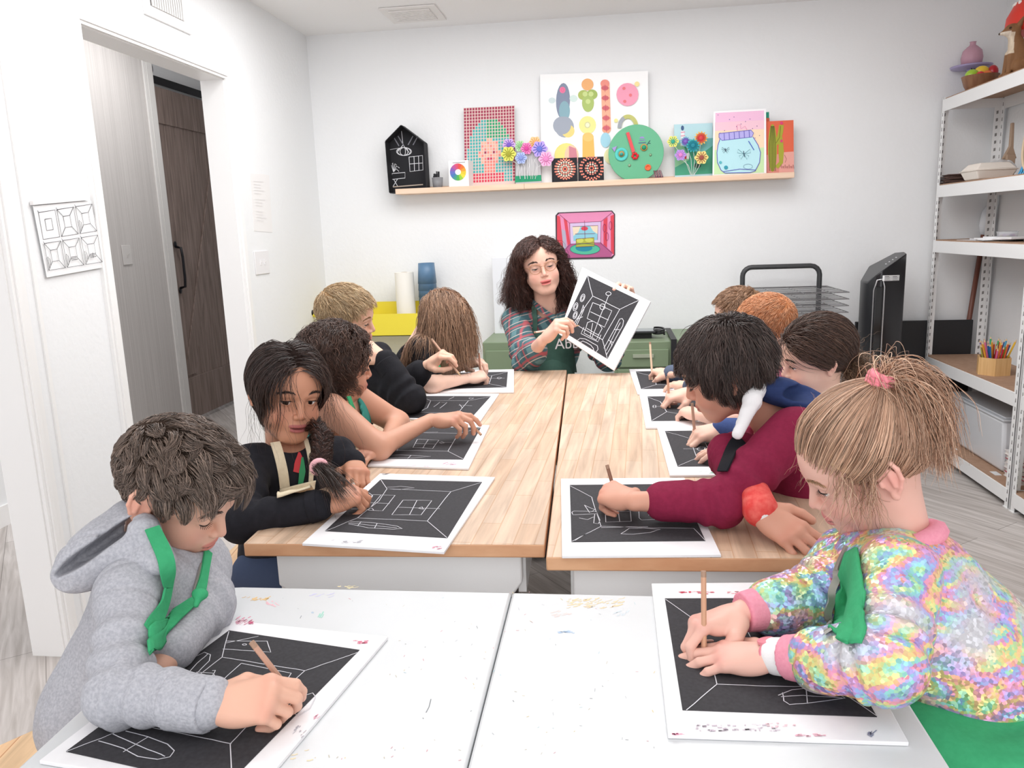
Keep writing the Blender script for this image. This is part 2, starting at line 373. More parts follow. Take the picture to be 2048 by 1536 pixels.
# ---- switches and papers
def plate(name, lab, x, y, z, n, m):
    t = thing(name, lab, 'light switch', (x, y, z)); MB().box((x, y-.035*n-.01, z-.058), (x+.006, y+.035*n+.01, z+.058)).build('switch_plate', m, t, bevel=.002)
    for i in range(n):
        yy = y+(i-(n-1)/2)*.046; MB().box((x+.006, yy-.005, z-.012), (x+.009, yy+.005, z+.012)).prism([(x+.009, yy-.003, z-.002), (x+.009, yy+.003, z-.002), (x+.018, yy, z+.009)], (0, 0, .004)).build('toggle', m, t)
q = PX(523, 525, WX); plate('light_switch', 'white double light switch plate right of the doorway', WX, q[1], q[2], 2, mat('switch_white', '#efedee', .3))
q = PX(253, 510, HX); plate('light_switch', 'grey single light switch on the hallway wall', HX, q[1], q[2], 1, mat('switch_grey', '#c7c3c0', .4))
vcm = mat('painted', vc=True, rough=.7, spec=.3)
def wallpaper(name, lab, cat, quad, o, n, off=.002, c='#f6f6f7', thick=.0012):
    t = thing(name, lab, cat, tuple(PP(*quad[0], o, n)))
    P = [PP(u, v, A(o)+A(n)*off, n) for u, v in quad]
    MB().prism(P, -A(n)*thick, lin(c)).build('sheet', vcm, t, vc=True); return t
wo, wn = (WX, 0, 0), (1, 0, 0)
t = wallpaper('instruction_sheet', 'white sheet with six step drawings of a room in perspective', 'poster', [(66, 412), (182, 401), (211, 534), (94, 555)], wo, wn, .008)
a = Art(wo, wn, .009, tw=.0018); ink = '#3c3c40'
def persp(a, q, inner, extra=(), w=None):
    a.line(q+[q[0]], ink, w)
    I = [tuple(A(q[0])+(A(q[1])-A(q[0]))*s+(A(q[3])-A(q[0]))*t_) for s, t_ in inner]; a.line(I+[I[0]], ink, w)
    return I
g0 = lambda s, r: tuple(A((77, 425))+A((107, -17))*s+A((21, 117))*r)
for r in range(2):
    for c in range(3):
        s0, s1 = c*.345, c*.345+.31; r0, r1 = r*.53, r*.53+.46
        q = [g0(s0, r0), g0(s1, r0), g0(s1, r1), g0(s0, r1)]
        I = persp(a, q, [(.3, .28), (.7, .28), (.7, .7), (.3, .7)])
        if r or c: [a.line([q[i], I[i]], ink) for i in range(4)]
        if r or c > 1: L = lambda s, t_: tuple(A(q[0])+(A(q[1])-A(q[0]))*s+(A(q[3])-A(q[0]))*t_); a.line([L(.07, .93), L(.07, .5), L(.17, .6), L(.17, .83)], ink)
        if r and c: a.line([L(.35, .65), L(.7, .65), L(.7, .76), L(.35, .76), L(.35, .65)], ink)
        if r and c > 1: a.line([L(.52, .6), L(.52, .8)], ink); a.line([L(.42, .7), L(.63, .7)], ink)
        a.line([tuple(A(q[0])+A((-2, -4))), tuple(A(q[0])+A((1, 0)))], ink)
a.build('drawing', vcm, t)
t = wallpaper('sheet_holder', 'thin white strip on the wall holding the six step sheet', 'holder', [(66, 402), (178, 392), (179, 400), (67, 410)], wo, wn, .014, '#f2efee', .012)
t = wallpaper('notice', 'pale printed notice on the wall above the double light switch', 'notice', [(500, 346), (538, 350), (545, 465), (508, 462)], wo, wn, .0014, '#f4f2f1')
a = Art(wo, wn, .0035, tw=.0018)
for i in range(14):
    if i not in (5, 9): a.line([(507+i*.55, 362+i*6), (507+i*.55+(14 if i % 3 else 20), 364+i*6)], '#e2dfe0')
a.build('print', vcm, t)
# ================================================================ back wall shelf with artworks
SY = 4.56  # front edge of the picture ledge
pine = mat('pine_ledge', '#f0d3bb', .5, noise=(6, '#e6bf9f', .7, (.6, 8, 8)))
sa = PY(790.4, 377, SY); sb = PY(1589, 345, SY); sm = PY(1048, 367, SY)
SZ = float((sa[2]+sb[2])/2); TH = .03
for (x0, x1, lab) in ((sa[0], sm[0], 'left length of the pale pine picture ledge, under the black house'), (sm[0]+.001, sb[0], 'right length of the pale pine picture ledge, under the cactus painting')):
    t = thing('picture_ledge', lab, 'shelf', (x0, BY, SZ), group='pine picture ledges on the back wall')
    MB().box((x0, SY+.012, SZ-TH), (x1, BY, SZ-TH+.012)).build('ledge_base', pine, t, bevel=.001)
    MB().box((x0, SY, SZ-TH), (x1, SY+.012, SZ)).build('front_lip', pine, t, bevel=.001)
    MB().box((x0, BY-.014, SZ-TH+.012), (x1, BY, SZ+.012)).build('back_board', pine, t, bevel=.001)
LZ = SZ-TH+.012
def slab(name, lab, cat, quad, y, c, th=.01, art=None, sheet='sheet', sd_='#e8e6e6'):
    """flat artwork standing on the ledge; quad = photo corners TL TR BR BL on plane y"""
    t = thing(name, lab, cat, tuple(PY(*quad[3], y)))
    P = [PY(u, v, y) for u, v in quad]
    z = max(LZ+.0005, 0) if art != 'wall' else None
    if z: P[2][2] = z; P[3][2] = z
    b = MB(); b.prism(P, (0, th, 0), lin(sd_)); b.poly([p+A((0, -.0003, 0)) for p in P], lin(c)); b.build(sheet, vcm, t, vc=True)
    return t, Art((0, y-.0006, 0), (0, -1, 0), 0)

K = '#17171c'; CH = '#e6e6ea'
# black house: open box with pitched roof
t = thing('model_house', 'black cardboard house with white chalk drawings at the left end of the ledge', 'model house', tuple(PY(785, 378, SY+.02)))
yb = 4.66; F_ = [(771, 283), (802, 251), (847, 285), (852, 372), (779, 380)]
P = [PY(u, v, SY+.01) for u, v in F_]; P[3][2] = P[4][2] = LZ; bk = [p+A((.0, .085, 0)) for p in P]
hm = mat('house_black', '#1b1b20', .8)
b = MB().prism(bk, (0, .004, 0)); b.build('back_panel', hm, t)
b = MB()
for i in range(5):
    j = (i+1) % 5; n_ = unit(np.cross(P[j]-P[i], (0, 1., 0)))*.004; b.prism([P[i], P[j], P[j]+n_, P[i]+n_], (0, .085, 0))
b.build('side_panels', hm, t)
a = Art((0, bk[0][1]-.0008, 0), (0, -1, 0), tw=.0035); H_ = lambda *p: [tuple(q) for q in p]
a.line(H_((803, 262), (806, 290)), CH); a.line(H_((806, 290), (794, 305)), CH); a.line(H_((806, 290), (818, 305)), CH); a.ring(808, 303, 15, 8, CH, a0=0)
for i in range(-2, 3): a.ring(808, 303, 3+abs(i)*5, 8, CH, a0=(math.pi/2 if i < 0 else -math.pi/2), a1=(3*math.pi/2 if i < 0 else math.pi/2), n=10)
for u in (786, 796): a.line(H_((u, 272), (u+12, 292)), '#8a8a92', .006)
for u in (826, 836): a.line(H_((u, 272), (u-10, 290)), '#8a8a92', .006)
a.line(H_((818, 314), (845, 311), (846, 340), (820, 343), (818, 314)), CH); a.line(H_((819, 328), (845, 326)), CH); a.line(H_((828, 313), (829, 342)), CH); a.line(H_((837, 312), (838, 341)), CH)
a.line(H_((784, 347), (810, 345), (810, 356), (783, 359), (784, 347)), CH); a.line(H_((787, 358), (795, 372)), CH); a.line(H_((795, 358), (786, 373)), CH)
for dx, dy in ((-8, -12), (-3, -18), (6, -16), (12, -10), (11, -3)): a.line(H_((787, 344), (787+dx*.5, 344+dy*.8-4), (787+dx, 344+dy+2)), CH)
a.line(H_((775, 300), (800, 296)), CH, .002); a.line(H_((785, 374), (846, 369)), '#c8b6a6', .006)
a.build('chalk_drawing', vcm, t)
# jar of black pens
q = PY(875, 360, SY+.05); t = thing('pen_cup', 'small clear cup packed with black pens on the ledge', 'cup', (q[0], q[1], LZ))
MB().lathe((q[0], q[1], LZ+.0005), [(.026, 0), (.033, .075), (.031, .075), (.024, .003), (0, .003)], 20).build('cup', mat('cup_grey', '#a9a9ad', .25, spec=.6, alpha=.55), t, smooth=True)
for i in range(14):
    an = i*2.4; r = .006+.016*((i*7 % 5)/5); x, y = q[0]+r*math.cos(an), q[1]+r*math.sin(an)
    tag(MB().tube([(x, y, LZ+.004), (x+.2*r*math.cos(an), y+.2*r*math.sin(an), LZ+.085+.012*(i % 3))], .0036, 6).build('pen', mat('pen_black', '#26262b', .4)), 'slim black pen standing in the clear cup on the ledge', 'pen', 'black pens in the cup on the ledge')
# colour wheel box
q = [PY(u, v, SY+.02) for u, v in ((897, 322), (936, 320), (938, 370), (898, 372))]; q[2][2] = q[3][2] = LZ
t = thing('paint_card_box', 'small white cube box printed with a colour wheel', 'box', tuple(q[3]))
MB().prism(q, (.012, .075, 0), lin('#f5f3f3')).build('box', vcm, t, vc=True)
a = Art((0, q[0][1]-.0006, 0), (0, -1, 0))
wc = ['#e2574d', '#ea7b3f', '#f0a33c', '#f2c83e', '#ead94a', '#9ccb45', '#55b457', '#4a9e8d', '#4f7fb8', '#6a72c0', '#8a63b3', '#b95a9a', '#d95675']
for i, c in enumerate(wc): a.ell(916, 344.5, 16, 17, c, 6, a0=-1.57+i*2*math.pi/13, a1=-1.57+(i+1.02)*2*math.pi/13); a.mb.v[-6:] = a.mb.v[-6:]
a = Art((0, q[0][1]-.0006, 0), (0, -1, 0))
for i, c in enumerate(wc):
    g = [-1.57+i*2*math.pi/13, -1.57+(i+1)*2*math.pi/13]; a.poly([(916+6*math.cos(g[0]), 344+6*math.sin(g[0]))]+[(916+16*math.cos(w), 344+17*math.sin(w)) for w in np.linspace(g[0], g[1], 4)]+[(916+6*math.cos(g[1]), 344+6*math.sin(g[1]))], c)
a.line([(905, 325.5), (930, 324)], '#a8a6a8', .003); a.build('colour_wheel', vcm, t)
# woven grid portrait (generic)
t, a = slab('woven_grid_portrait', 'pink and teal mesh grid artwork of a plain face with green hair', 'artwork', [(927, 216), (1029, 211), (1030, 364), (930, 368)], 4.655, '#e6cfc8', .008)
nx, ny = 18, 24
for i in range(nx):
    for j in range(ny):
        s, r = (i+.5)/nx, (j+.5)/ny; u = 927+s*102+r*2; v = 216+r*151-s*5
        c = '#a8415a'
        dh = math.hypot((s-.5)/.40, (r-.52)/.36)
        if dh < 1: c = '#4bb2b0' if s < .42 or r > .42 else '#2fa574'
        if r > .55 and abs(s-.5) < .42 and c == '#a8415a': c = '#57b0b2'
        df = math.hypot((s-.5)/.20, (r-.62)/.2)
        if df < 1: c = '#f6b59a' if (i+j*2) % 3 else '#ef8f86'
        if abs(s-.5) < .10 and .7 < r < .9: c = '#f0897d'
        if r > .86 and abs(s-.45) < .33: c = '#d8475f'
        if df < 1 and abs(r-.68) < .02 and abs(s-.5) < .07: c = '#c93a5c'
        if df < 1 and abs(r-.585) < .02 and abs(abs(s-.5)-.08) < .03: c = '#a8415a'
        a.k = 0; a.poly([(u-2, v-2.3), (u+2, v-2.5), (u+2, v+2.3), (u-2, v+2.5)], c)
a.k = 1; a.build('yarn_pattern', vcm, t)
# big canvas
t, a = slab('canvas_painting', 'large white canvas painted with rows of soft watercolour shapes', 'painting', [(1080, 149), (1296, 142), (1298, 354), (1083, 362)], 4.665, '#ffffff', .018)
a.ell(1126, 202, 14, 36, '#8b95ab', rot=.03).ell(1129, 222, 11, 20, '#8fb3bf').ell(1125, 180, 6, 6.5, '#f07fa5').ring(1125, 180, 3, 3, '#d84f80').ell(1104, 201, 7, 6, '#d5e3e4').ell(1147, 197, 8, 7, '#d9ebe6').ell(1129, 254, 19, 21, '#a6adba').ell(1136, 262, 13, 13, '#efdb8c').ell(1124, 251, 18, 18, '#a6adba')
a.ell(1175, 169, 12, 12, '#f5b87e').ell(1167, 190, 11, 10, '#b5c46f').ell(1184, 189, 11, 10, '#aac06c').ell(1176, 206, 12, 18, '#b3c878').ell(1170, 188, 5, 5, '#cfdf96').ell(1182, 188, 5, 5, '#cfdf96').ell(1176, 203, 5, 5, '#cfdf96')
a.ell(1175, 250, 17, 18, '#f6ec9b').ell(1175, 250, 6, 6.5, '#d9d7a2').ell(1175, 250, 4, 4.5, '#f7f2d0').poly([(1165, 275), (1187, 272), (1190, 325), (1165, 328)], '#f3c06a').ell(1176, 274, 11, 9, '#f5cb7c')
a.poly([(1202, 166), (1219, 166), (1222, 258), (1205, 262)], '#f7b79b').ell(1210, 167, 9, 8, '#f29a8c').ell(1213, 258, 9, 9, '#f5ac8f')
for i in range(5): a.ell(1210+i*.7, 176+i*20, 7, 5, '#d9717a').line([(1202+i*.7, 176+i*20), (1219+i*.7, 176+i*20)], '#c65a6c', .002).line([(1210+i*.7, 169+i*20), (1210+i*.7, 184+i*20)], '#c65a6c', .002)
a.ell(1211, 280, 10, 15, '#a9d7e8').ell(1255, 189, 22, 23, '#f6a5bd').ell(1274, 168, 5, 5, '#fbe6a5')
for i in range(9): a.ell(1255+15*math.cos(i*2.1)*(.4+.6*(i % 3)/2), 190+15*math.sin(i*2.1), 3, 3, '#ee7f86')
a.ring(1256, 256, 17, 23, '#c8c77c', .022, a0=math.pi, a1=2*math.pi).ring(1256, 256, 17, 23, '#a9acb4', .022, a0=math.pi, a1=math.pi*1.35, n=8).ell(1232, 241, 4, 4, '#f3eaa0')
a.ell(1133, 310, 24, 24, '#efe58b').ell(1143, 312, 14, 22, '#f0cdb0').poly([(1138, 292), (1152, 297), (1156, 325), (1138, 325)], '#d48b98').ell(1222, 312, 14, 16, '#f4efbc')
a.build('watercolour_shapes', vcm, t)
# small seascape behind flowers
t, a = slab('seascape_painting', 'small painting of a red striped lighthouse over pale blue water and green hills', 'painting', [(1348, 249), (1425, 246), (1428, 346), (1350, 350)], 4.66, '#bfe2ea', .012)
a.poly([(1349, 281), (1426, 276), (1428, 346), (1350, 350)], '#7cc4c0').poly([(1350, 300), (1375, 292), (1400, 310), (1427, 290), (1428, 347), (1350, 351)], '#4fa384').poly([(1350, 290), (1365, 285), (1378, 320), (1350, 335)], '#8fc99c').poly([(1362, 262), (1368, 262), (1371, 292), (1361, 292)], '#f3eef2')
for i in range(4): a.line([(1361.5, 265+i*7), (1370, 264+i*7)], '#e39bb4', .005)
a.ell(1365, 256, 3, 5, '#48638c').poly([(1362, 308), (1376, 308), (1376, 318), (1362, 318)], '#c9383f').poly([(1373, 306), (1378, 306), (1378, 318), (1373, 318)], '#eeeeee').ell(1395, 331, 7, 5, '#3b5c4c'); a.build('painted_scene', vcm, t)
# green card piece left of canvas with silver vase
t, a = slab('flower_vase_collage', 'collage of pastel paper flowers above a silver vase on a green base', 'artwork', [(1031, 305), (1080, 303), (1083, 361), (1031, 364)], 4.625, '#c3c2c4', .003)
a.poly([(1030, 352), (1082, 350), (1083, 362), (1030, 365)], '#2f9d74')
for i in range(9): a.line([(1034+i*5, 352), (1036+i*5+3*math.sin(i*2), 330), (1036+i*4.6, 318)], '#eceaec', .0025)
a.build('vase_print', vcm, t)
def flower(name, lab, u, v, r, y, c1, c2, stem=None, kind=0, group=None):
    q = PY(u, v, y); R = r/F*np.linalg.norm(q-CAM)*.97
    t = thing(name, lab, 'paper flower', tuple(q), group=group)
    b = MB(); n = 12 if kind != 2 else 26
    pts = []
    for i in range(n*4):
        an = i*2*math.pi/(n*4); rr = R*(1+(.10 if kind != 2 else .16)*math.cos(an*(n/2 if kind != 2 else n/2)))*.93
        pts.append(q+A((rr*math.cos(an), 0, rr*math.sin(an))))
    b.prism(pts, (0, .002, 0), lin(c1))
    for i in range(n): an = i*2*math.pi/n; b.tube([q+A((R*.15*math.cos(an), -.001, R*.15*math.sin(an))), q+A((R*.8*math.cos(an+.15), -.002, R*.8*math.sin(an+.15)))], R*.05, 4, lin(c2))
    b.build('petals', vcm, t, vc=True)
    MB().lathe(q+A((0, -.001, 0)), [(R*.34, 0), (R*.3, .004), (0, .006)], 14, lin(c2), (0, -1, 0)).build('centre', vcm, t, vc=True)
    if stem: MB().tube([q+A((0, .003, -R*.4))]+[PY(*s_, y+.005) for s_ in stem], .0013, 6, lin('#e4e4e4')).build('stem', vcm, t, vc=True)
fg = 'pastel paper flowers over the silver vase'
for (u, v, r, y, c1, c2, lab) in ((1018, 290, 13, 4.612, '#d8b3e6', '#7a5cc0', 'lilac paper flower, uppermost left over the vase collage'), (1017, 308, 15, 4.604, '#e3e46e', '#a7a53a', 'yellow paper flower beside the woven portrait'), (1040, 292, 11, 4.613, '#bfe3b4', '#8fbf88', 'pale green paper flower over the vase collage'), (1053, 297, 12, 4.606, '#f08fc4', '#d84a9b', 'bright pink paper flower over the vase collage'), (1070, 286, 13, 4.617, '#f7cf9a', '#eeb06c', 'pale orange paper flower behind the violet one'), (1079, 298, 16, 4.600, '#c3a8ec', '#6a78cf', 'violet and blue paper flower over the vase collage'), (1042, 316, 12, 4.598, '#b6c6ee', '#8a9ad8', 'pale blue paper flower in front of the silver vase'), (1092, 318, 15, 4.594, '#f4b9dc', '#e48bc2', 'light pink paper flower against the white canvas')):
    flower('paper_flower', lab, u, v, r, y, c1, c2, [((u+1056)/2, (v+352)/2), (1056+(u-1056)*.4, 358)], 1, fg)
# mandala squares
for (u0, c, lab, dx) in ((1103, '#f39a86', 'left black square with a coral dotted mandala', 0), (1156, '#ef8d7c', 'right black square with a coral dotted mandala', 1)):
    t, a = slab('mandala_square', lab, 'artwork', [(u0, 317-dx*2), (u0+51, 315-dx*2), (u0+52, 360), (u0+1, 362)], 4.60-.004*dx, '#26262b', .004)
    cu, cv_ = u0+27, 338-dx*1.5; rr = 20+dx*3
    rings = ((rr, '#f08e78', 22), (rr*.86, c, 20), (rr*.7, '#e9e1cf' if not dx else '#151518', 18), (rr*.52, c, 14), (rr*.36, '#eadfcd', 10), (rr*.18, '#ef7f6a', 6))
    for r_, cc, n_ in rings:
        for i in range(n_): a.k = 1; a.ell(cu+r_*math.cos(i*6.283/n_), cv_+r_*math.sin(i*6.283/n_), 1.9, 1.9, cc, 7)
    a.build('dots', vcm, t)
# green round sculpture
q = PY(1272, 306, 4.60); R_ = 53/F*np.linalg.norm(q-CAM)*.98
t = thing('round_face_assemblage', 'green wooden disc with toy pieces glued on like eyes and nose', 'artwork', tuple(q))
z0 = q[2]-R_; b = MB().lathe(q+A((0, .012, 0)), [(R_, 0), (R_, .01), (R_-.002, .012), (0, .012)], 48, axis=(0, -1, 0)); b.build('disc', mat('green_disc', '#62b48a', .5, bump=(30, .3, .002)), t, smooth='auto')
def bit(name, u, v, prof, c, h=0):
    p = PY(u, v, 4.60-h); MB().lathe(p, prof, 24, lin(c), (0, -1, 0)).build(name, vcm, t, vc=True, smooth=True)
bit('eye_ring', 1243, 309, [(.037, 0), (.036, .006), (.026, .008), (.022, .003), (0, .003)], '#5fd0c8'); bit('eye_knob', 1243, 308, [(.017, 0), (.014, .008), (.011, .009), (.009, .016), (0, .018)], '#c99a5c', .004); bit('eye_bead', 1243, 308, [(.011, 0), (.008, .008), (0, .01)], '#3fa9a2', .014)
bit('eye_knob', 1288, 295, [(.02, 0), (.018, .008), (.013, .009)], '#c99a5c'); bit('eye_bead', 1288, 295, [(.014, 0), (.010, .010), (0, .013)], '#2f9e78', .007)
bit('cheek_button', 1296, 335, [(.018, 0), (.017, .006), (.011, .007), (.010, .003), (0, .003)], '#ee7049'); bit('dot', 1259, 331, [(.009, 0), (0, .002)], '#a9c3a3'); bit('dot', 1301, 310, [(.008, 0), (0, .002)], '#9cc29c')
p = [PY(u, v, 4.598) for u, v in ((1252, 266), (1258, 264), (1270, 303), (1264, 306))]; MB().prism(p, (0, -.008, 0), lin('#e8585e')).build('nose_bar', vcm, t, vc=True)
b = MB()
for i in range(7): b.ball(PY(1270+5*math.cos(i), 312+5*math.sin(i), 4.592), .008, lin('#e2333c'), 8)
b.build('nose_cluster', vcm, t, vc=True, smooth=True)
p = [PY(u, v, 4.598) for u, v in ((1224, 296), (1234, 292), (1229, 304))]; MB().prism(p, (0, -.005, 0), lin('#a99ad2')).build('triangle_piece', vcm, t, vc=True)
a = Art((0, 4.599, 0), (0, -1, 0), 0, tw=.004); a.ell(1284, 277, 5, 4, '#9b92c9', a0=math.pi, a1=2*math.pi).line([(1278, 281), (1291, 280)], '#8a80bf').line([(1277, 286), (1292, 285)], '#5a5f8f').line([(1293, 291), (1300, 281)], '#3f5560').line([(1296, 286), (1301, 287)], '#3f5560').build('brow_pieces', vcm, t)
b = MB(); q2 = PY(1318, 350, 4.59)
for i in range(26):
    x = q2[0]+(i % 9-4)*.005; b.tube([(x-.01, q2[1]+.004*(i % 3), LZ+.06), (x, q2[1]-.006*(i % 3), LZ+.03), (x+.006*math.sin(i), q2[1]-.01+.004*(i % 4), LZ+.001)], .0016, 4, lin(('#7b4a5c', '#a24e68', '#5c4a55')[i % 3]))
tag(b.build('yarn_tassel', vcm, vc=True), 'dark red yarn tassel beside the green disc', 'tassel')
# flowers on stems in front of the seascape
base = (1385, 352)
for (u, v, r, c1, c2, k, lab, y) in ((1346, 283, 11, '#f3e97a', '#3fae93', 1, 'yellow stemmed flower with teal centre, leftmost before the seascape', 4.61), (1371, 283, 9, '#6bb3cf', '#8a6cc4', 2, 'small blue spiky stemmed flower before the lighthouse', 4.615), (1386, 291, 12, '#3fb3b9', '#2a8a9c', 2, 'teal spiky stemmed flower', 4.60), (1402, 276, 12, '#f2bd62', '#d8484f', 2, 'orange stemmed flower, tallest of the stemmed ones', 4.612), (1361, 310, 11, '#b79be4', '#e38bd0', 1, 'lilac stemmed flower low on the left', 4.597), (1403, 315, 13, '#f0df8a', '#a2554a', 1, 'cream stemmed flower with brown veins', 4.594)):
    flower('stemmed_flower', lab, u, v, r, y, c1, c2, [((u+base[0])/2+4, (v+base[1])/2), (base[0]+(u-1380)*.1, base[1]-1)], k, 'stemmed craft flowers before the seascape')
# jar painting
t, a = slab('jar_painting', 'pink and yellow painting of butterflies in a blue glass jar', 'painting', [(1427, 223), (1532, 217), (1533, 346), (1425, 352)], 4.598, '#fbf9fb', .003)
a.poly([(1431, 226), (1528, 221), (1528, 262), (1430, 266)], '#f5c3e0').poly([(1430, 245), (1528, 240), (1528, 275), (1430, 280)], '#f7cbd9').poly([(1430, 262), (1528, 258), (1528, 300), (1429, 305)], '#fbe0c0').poly([(1429, 300), (1528, 295), (1528, 345), (1428, 349)], '#ccecb6')
for i in range(18): a.ell(1436+(i*37 % 88), 230+(i*23 % 60), .9, .9, '#7d5aa0', 6)
a.poly([(1440, 278), (1436, 290), (1434, 305), (1435, 325), (1442, 340), (1450, 346), (1500, 345), (1510, 342), (1519, 325), (1521, 305), (1516, 290), (1506, 274)], '#bfeaf2')
a.line([(1440, 278), (1436, 290), (1434, 305), (1435, 325), (1442, 340), (1450, 346), (1500, 345), (1510, 342), (1519, 325), (1521, 305), (1516, 290), (1506, 274)], '#6a68c0', .004)
a.poly([(1438, 267), (1502, 260), (1507, 266), (1504, 274), (1444, 281), (1438, 275)], '#b9b2ec').line([(1438, 267), (1502, 260), (1507, 266), (1504, 274), (1444, 281), (1438, 275), (1438, 267)], '#5c57b8', .003)
for i in range(6): a.line([(1448+i*10, 265.5-i), (1449+i*10, 280-i)], '#5c57b8', .003)
a.line([(1475, 262), (1474, 250), (1480, 249), (1482, 258), (1490, 252), (1494, 260)], '#e0559a', .0015)
def bfly(u, v, s, c):
    for sg in (-1, 1): a.line([(u, v), (u+sg*s, v-s*.8), (u+sg*s*1.1, v-.2*s), (u, v), (u+sg*s*.8, v+s*.3), (u+sg*s*.5, v+s*.9), (u, v)], c, .0018)
    a.line([(u-1, v-s*.5), (u+1, v+s*.5)], '#333b55', .0035)
bfly(1451, 300, 7, '#3f5f6c'); bfly(1488, 308, 12, '#3f7f8c'); a.ring(1496, 333, 9, 5, '#5e7f9c', .0015).ell(1452, 335, 4, 4, '#3fa0b4').ell(1441, 325, 3, 3, '#62b8c4').line([(1447, 343), (1480, 338), (1512, 340)], '#5c57b8', .003).line([(1497, 282), (1508, 300)], '#4a62c0', .004)
a.build('painted_jar', vcm, t)
t, a = slab('small_canvas', 'edge of a small green and red canvas peeking out behind the jar painting', 'painting', [(1500, 226), (1538, 224), (1540, 346), (1502, 348)], 4.63, '#2e9a83', .01)
a.poly([(1530, 236), (1539, 236), (1540, 346), (1531, 346)], '#d9654c'); a.build('painted_edge', vcm, t)
t, a = slab('cactus_painting', 'red and pink painting of a green cactus at the right end of the ledge', 'painting', [(1531, 243), (1587, 240), (1588, 343), (1532, 348)], 4.61, '#e26a4d', .018, sd_='#8c4034')
a.poly([(1558, 305), (1588, 303), (1588, 344), (1550, 346)], '#e8a79c').poly([(1532, 310), (1560, 308), (1558, 346), (1532, 347)], '#df8f84')
for sh, c in (((1545, 296, 9, 48), '#a9a73c'), ((1562, 300, 5, 30), '#a9a73c')): a.ell(*sh, c)
a.line([(1548, 290), (1556, 283), (1561, 265), (1563, 250)], '#a9a73c', .026).line([(1553, 335), (1562, 325), (1564, 300)], '#a9a73c', .022)
for d in (-6, -3, 0, 3, 6): a.line([(1545+d*.5, 252), (1545+d, 290), (1545+d, 342)], '#4f5e2c', .003)
a.line([(1561, 252), (1559, 275), (1552, 286)], '#4f5e2c', .002).ell(1563, 246, 3, 3, '#e0447a').ell(1563, 282, 2.5, 3, '#e0447a')
for i in range(7): a.line([(1560+i*4, 335), (1562+i*4, 329+3*(i % 2)), (1564+i*4, 337)], '#8f4a4c', .002)
a.line([(1569, 310), (1573, 318), (1570, 325)], '#8f4a4c', .0015).build('painted_cactus', vcm, t)
# pink room picture on wall
t = thing('room_picture', 'colourful drawing of a pink room with a green sofa pinned on the back wall', 'picture', tuple(PY(1170, 470, BY)))
Q = [(1116, 425), (1224, 421), (1230, 428), (1230, 510), (1224, 517), (1120, 519), (1112, 512), (1111, 431)]
MB().prism([PY(u, v, BY-.004) for u, v in Q], (0, .002, 0), lin('#4a3a45')).build('card', vcm, t, vc=True)
a = Art((0, BY-.0045, 0), (0, -1, 0), tw=.003); mg = '#8a3560'
a.poly([(1114, 431), (1119, 427), (1223, 423), (1228, 429), (1228, 509), (1222, 514), (1120, 516), (1114, 511)], '#ea94bd')
a.poly([(1114, 431), (1120, 433), (1127, 500), (1128, 515), (1120, 516), (1114, 511)], '#e0505f').poly([(1127, 436), (1134, 441), (1141, 490), (1136, 495)], '#df4f60').poly([(1207, 440), (1215, 434), (1214, 496), (1207, 492)], '#dd4b5d').poly([(1221, 432), (1228, 429), (1228, 509), (1222, 506)], '#e14c5c')
a.poly([(1126, 500), (1140, 487), (1202, 485), (1225, 505), (1222, 514), (1128, 516)], '#bb6292').ell(1170, 498, 30, 11, '#5cc0a0').ell(1168, 496, 17, 7, '#2f8fa6').poly([(1140, 447), (1202, 443), (1201, 486), (1141, 488)], '#dcc7ea').poly([(1145, 453), (1196, 451), (1195, 480), (1147, 482)], '#93cfe0')
a.poly([(1145, 454), (1161, 453), (1157, 464), (1147, 472)], '#f1dfc4').poly([(1180, 452), (1196, 451), (1195, 468), (1186, 462)], '#f1dfc4').poly([(1123, 458), (1131, 462), (1133, 495), (1127, 500)], '#b9b3c8')
a.poly([(1152, 478), (1188, 475), (1189, 492), (1152, 494)], '#b5b94a').ell(1160, 481, 7, 4.5, '#d3d668').ell(1178, 480, 8, 4.5, '#d3d668').ell(1169, 457, 7, 4, '#dd4b5d')
for L_ in ([(1119, 429), (1139, 446), (1202, 443), (1224, 425)], [(1139, 446), (1141, 488), (1127, 502)], [(1202, 443), (1201, 486), (1224, 506)], [(1141, 488), (1201, 485)], [(1145, 453), (1196, 451), (1195, 480)], [(1169, 441), (1170, 476)], [(1150, 468), (1190, 467)], [(1152, 478), (1188, 475), (1189, 492), (1152, 494), (1152, 478)]): a.line(L_, mg, .002)
a.ring(1170, 498, 30, 11, '#2f7f80', .002).ring(1209, 456, 3, 8, mg, .002).ring(1221, 451, 3, 8, mg, .002).ring(1214, 473, 3, 8, mg, .002).build('drawing', vcm, t)
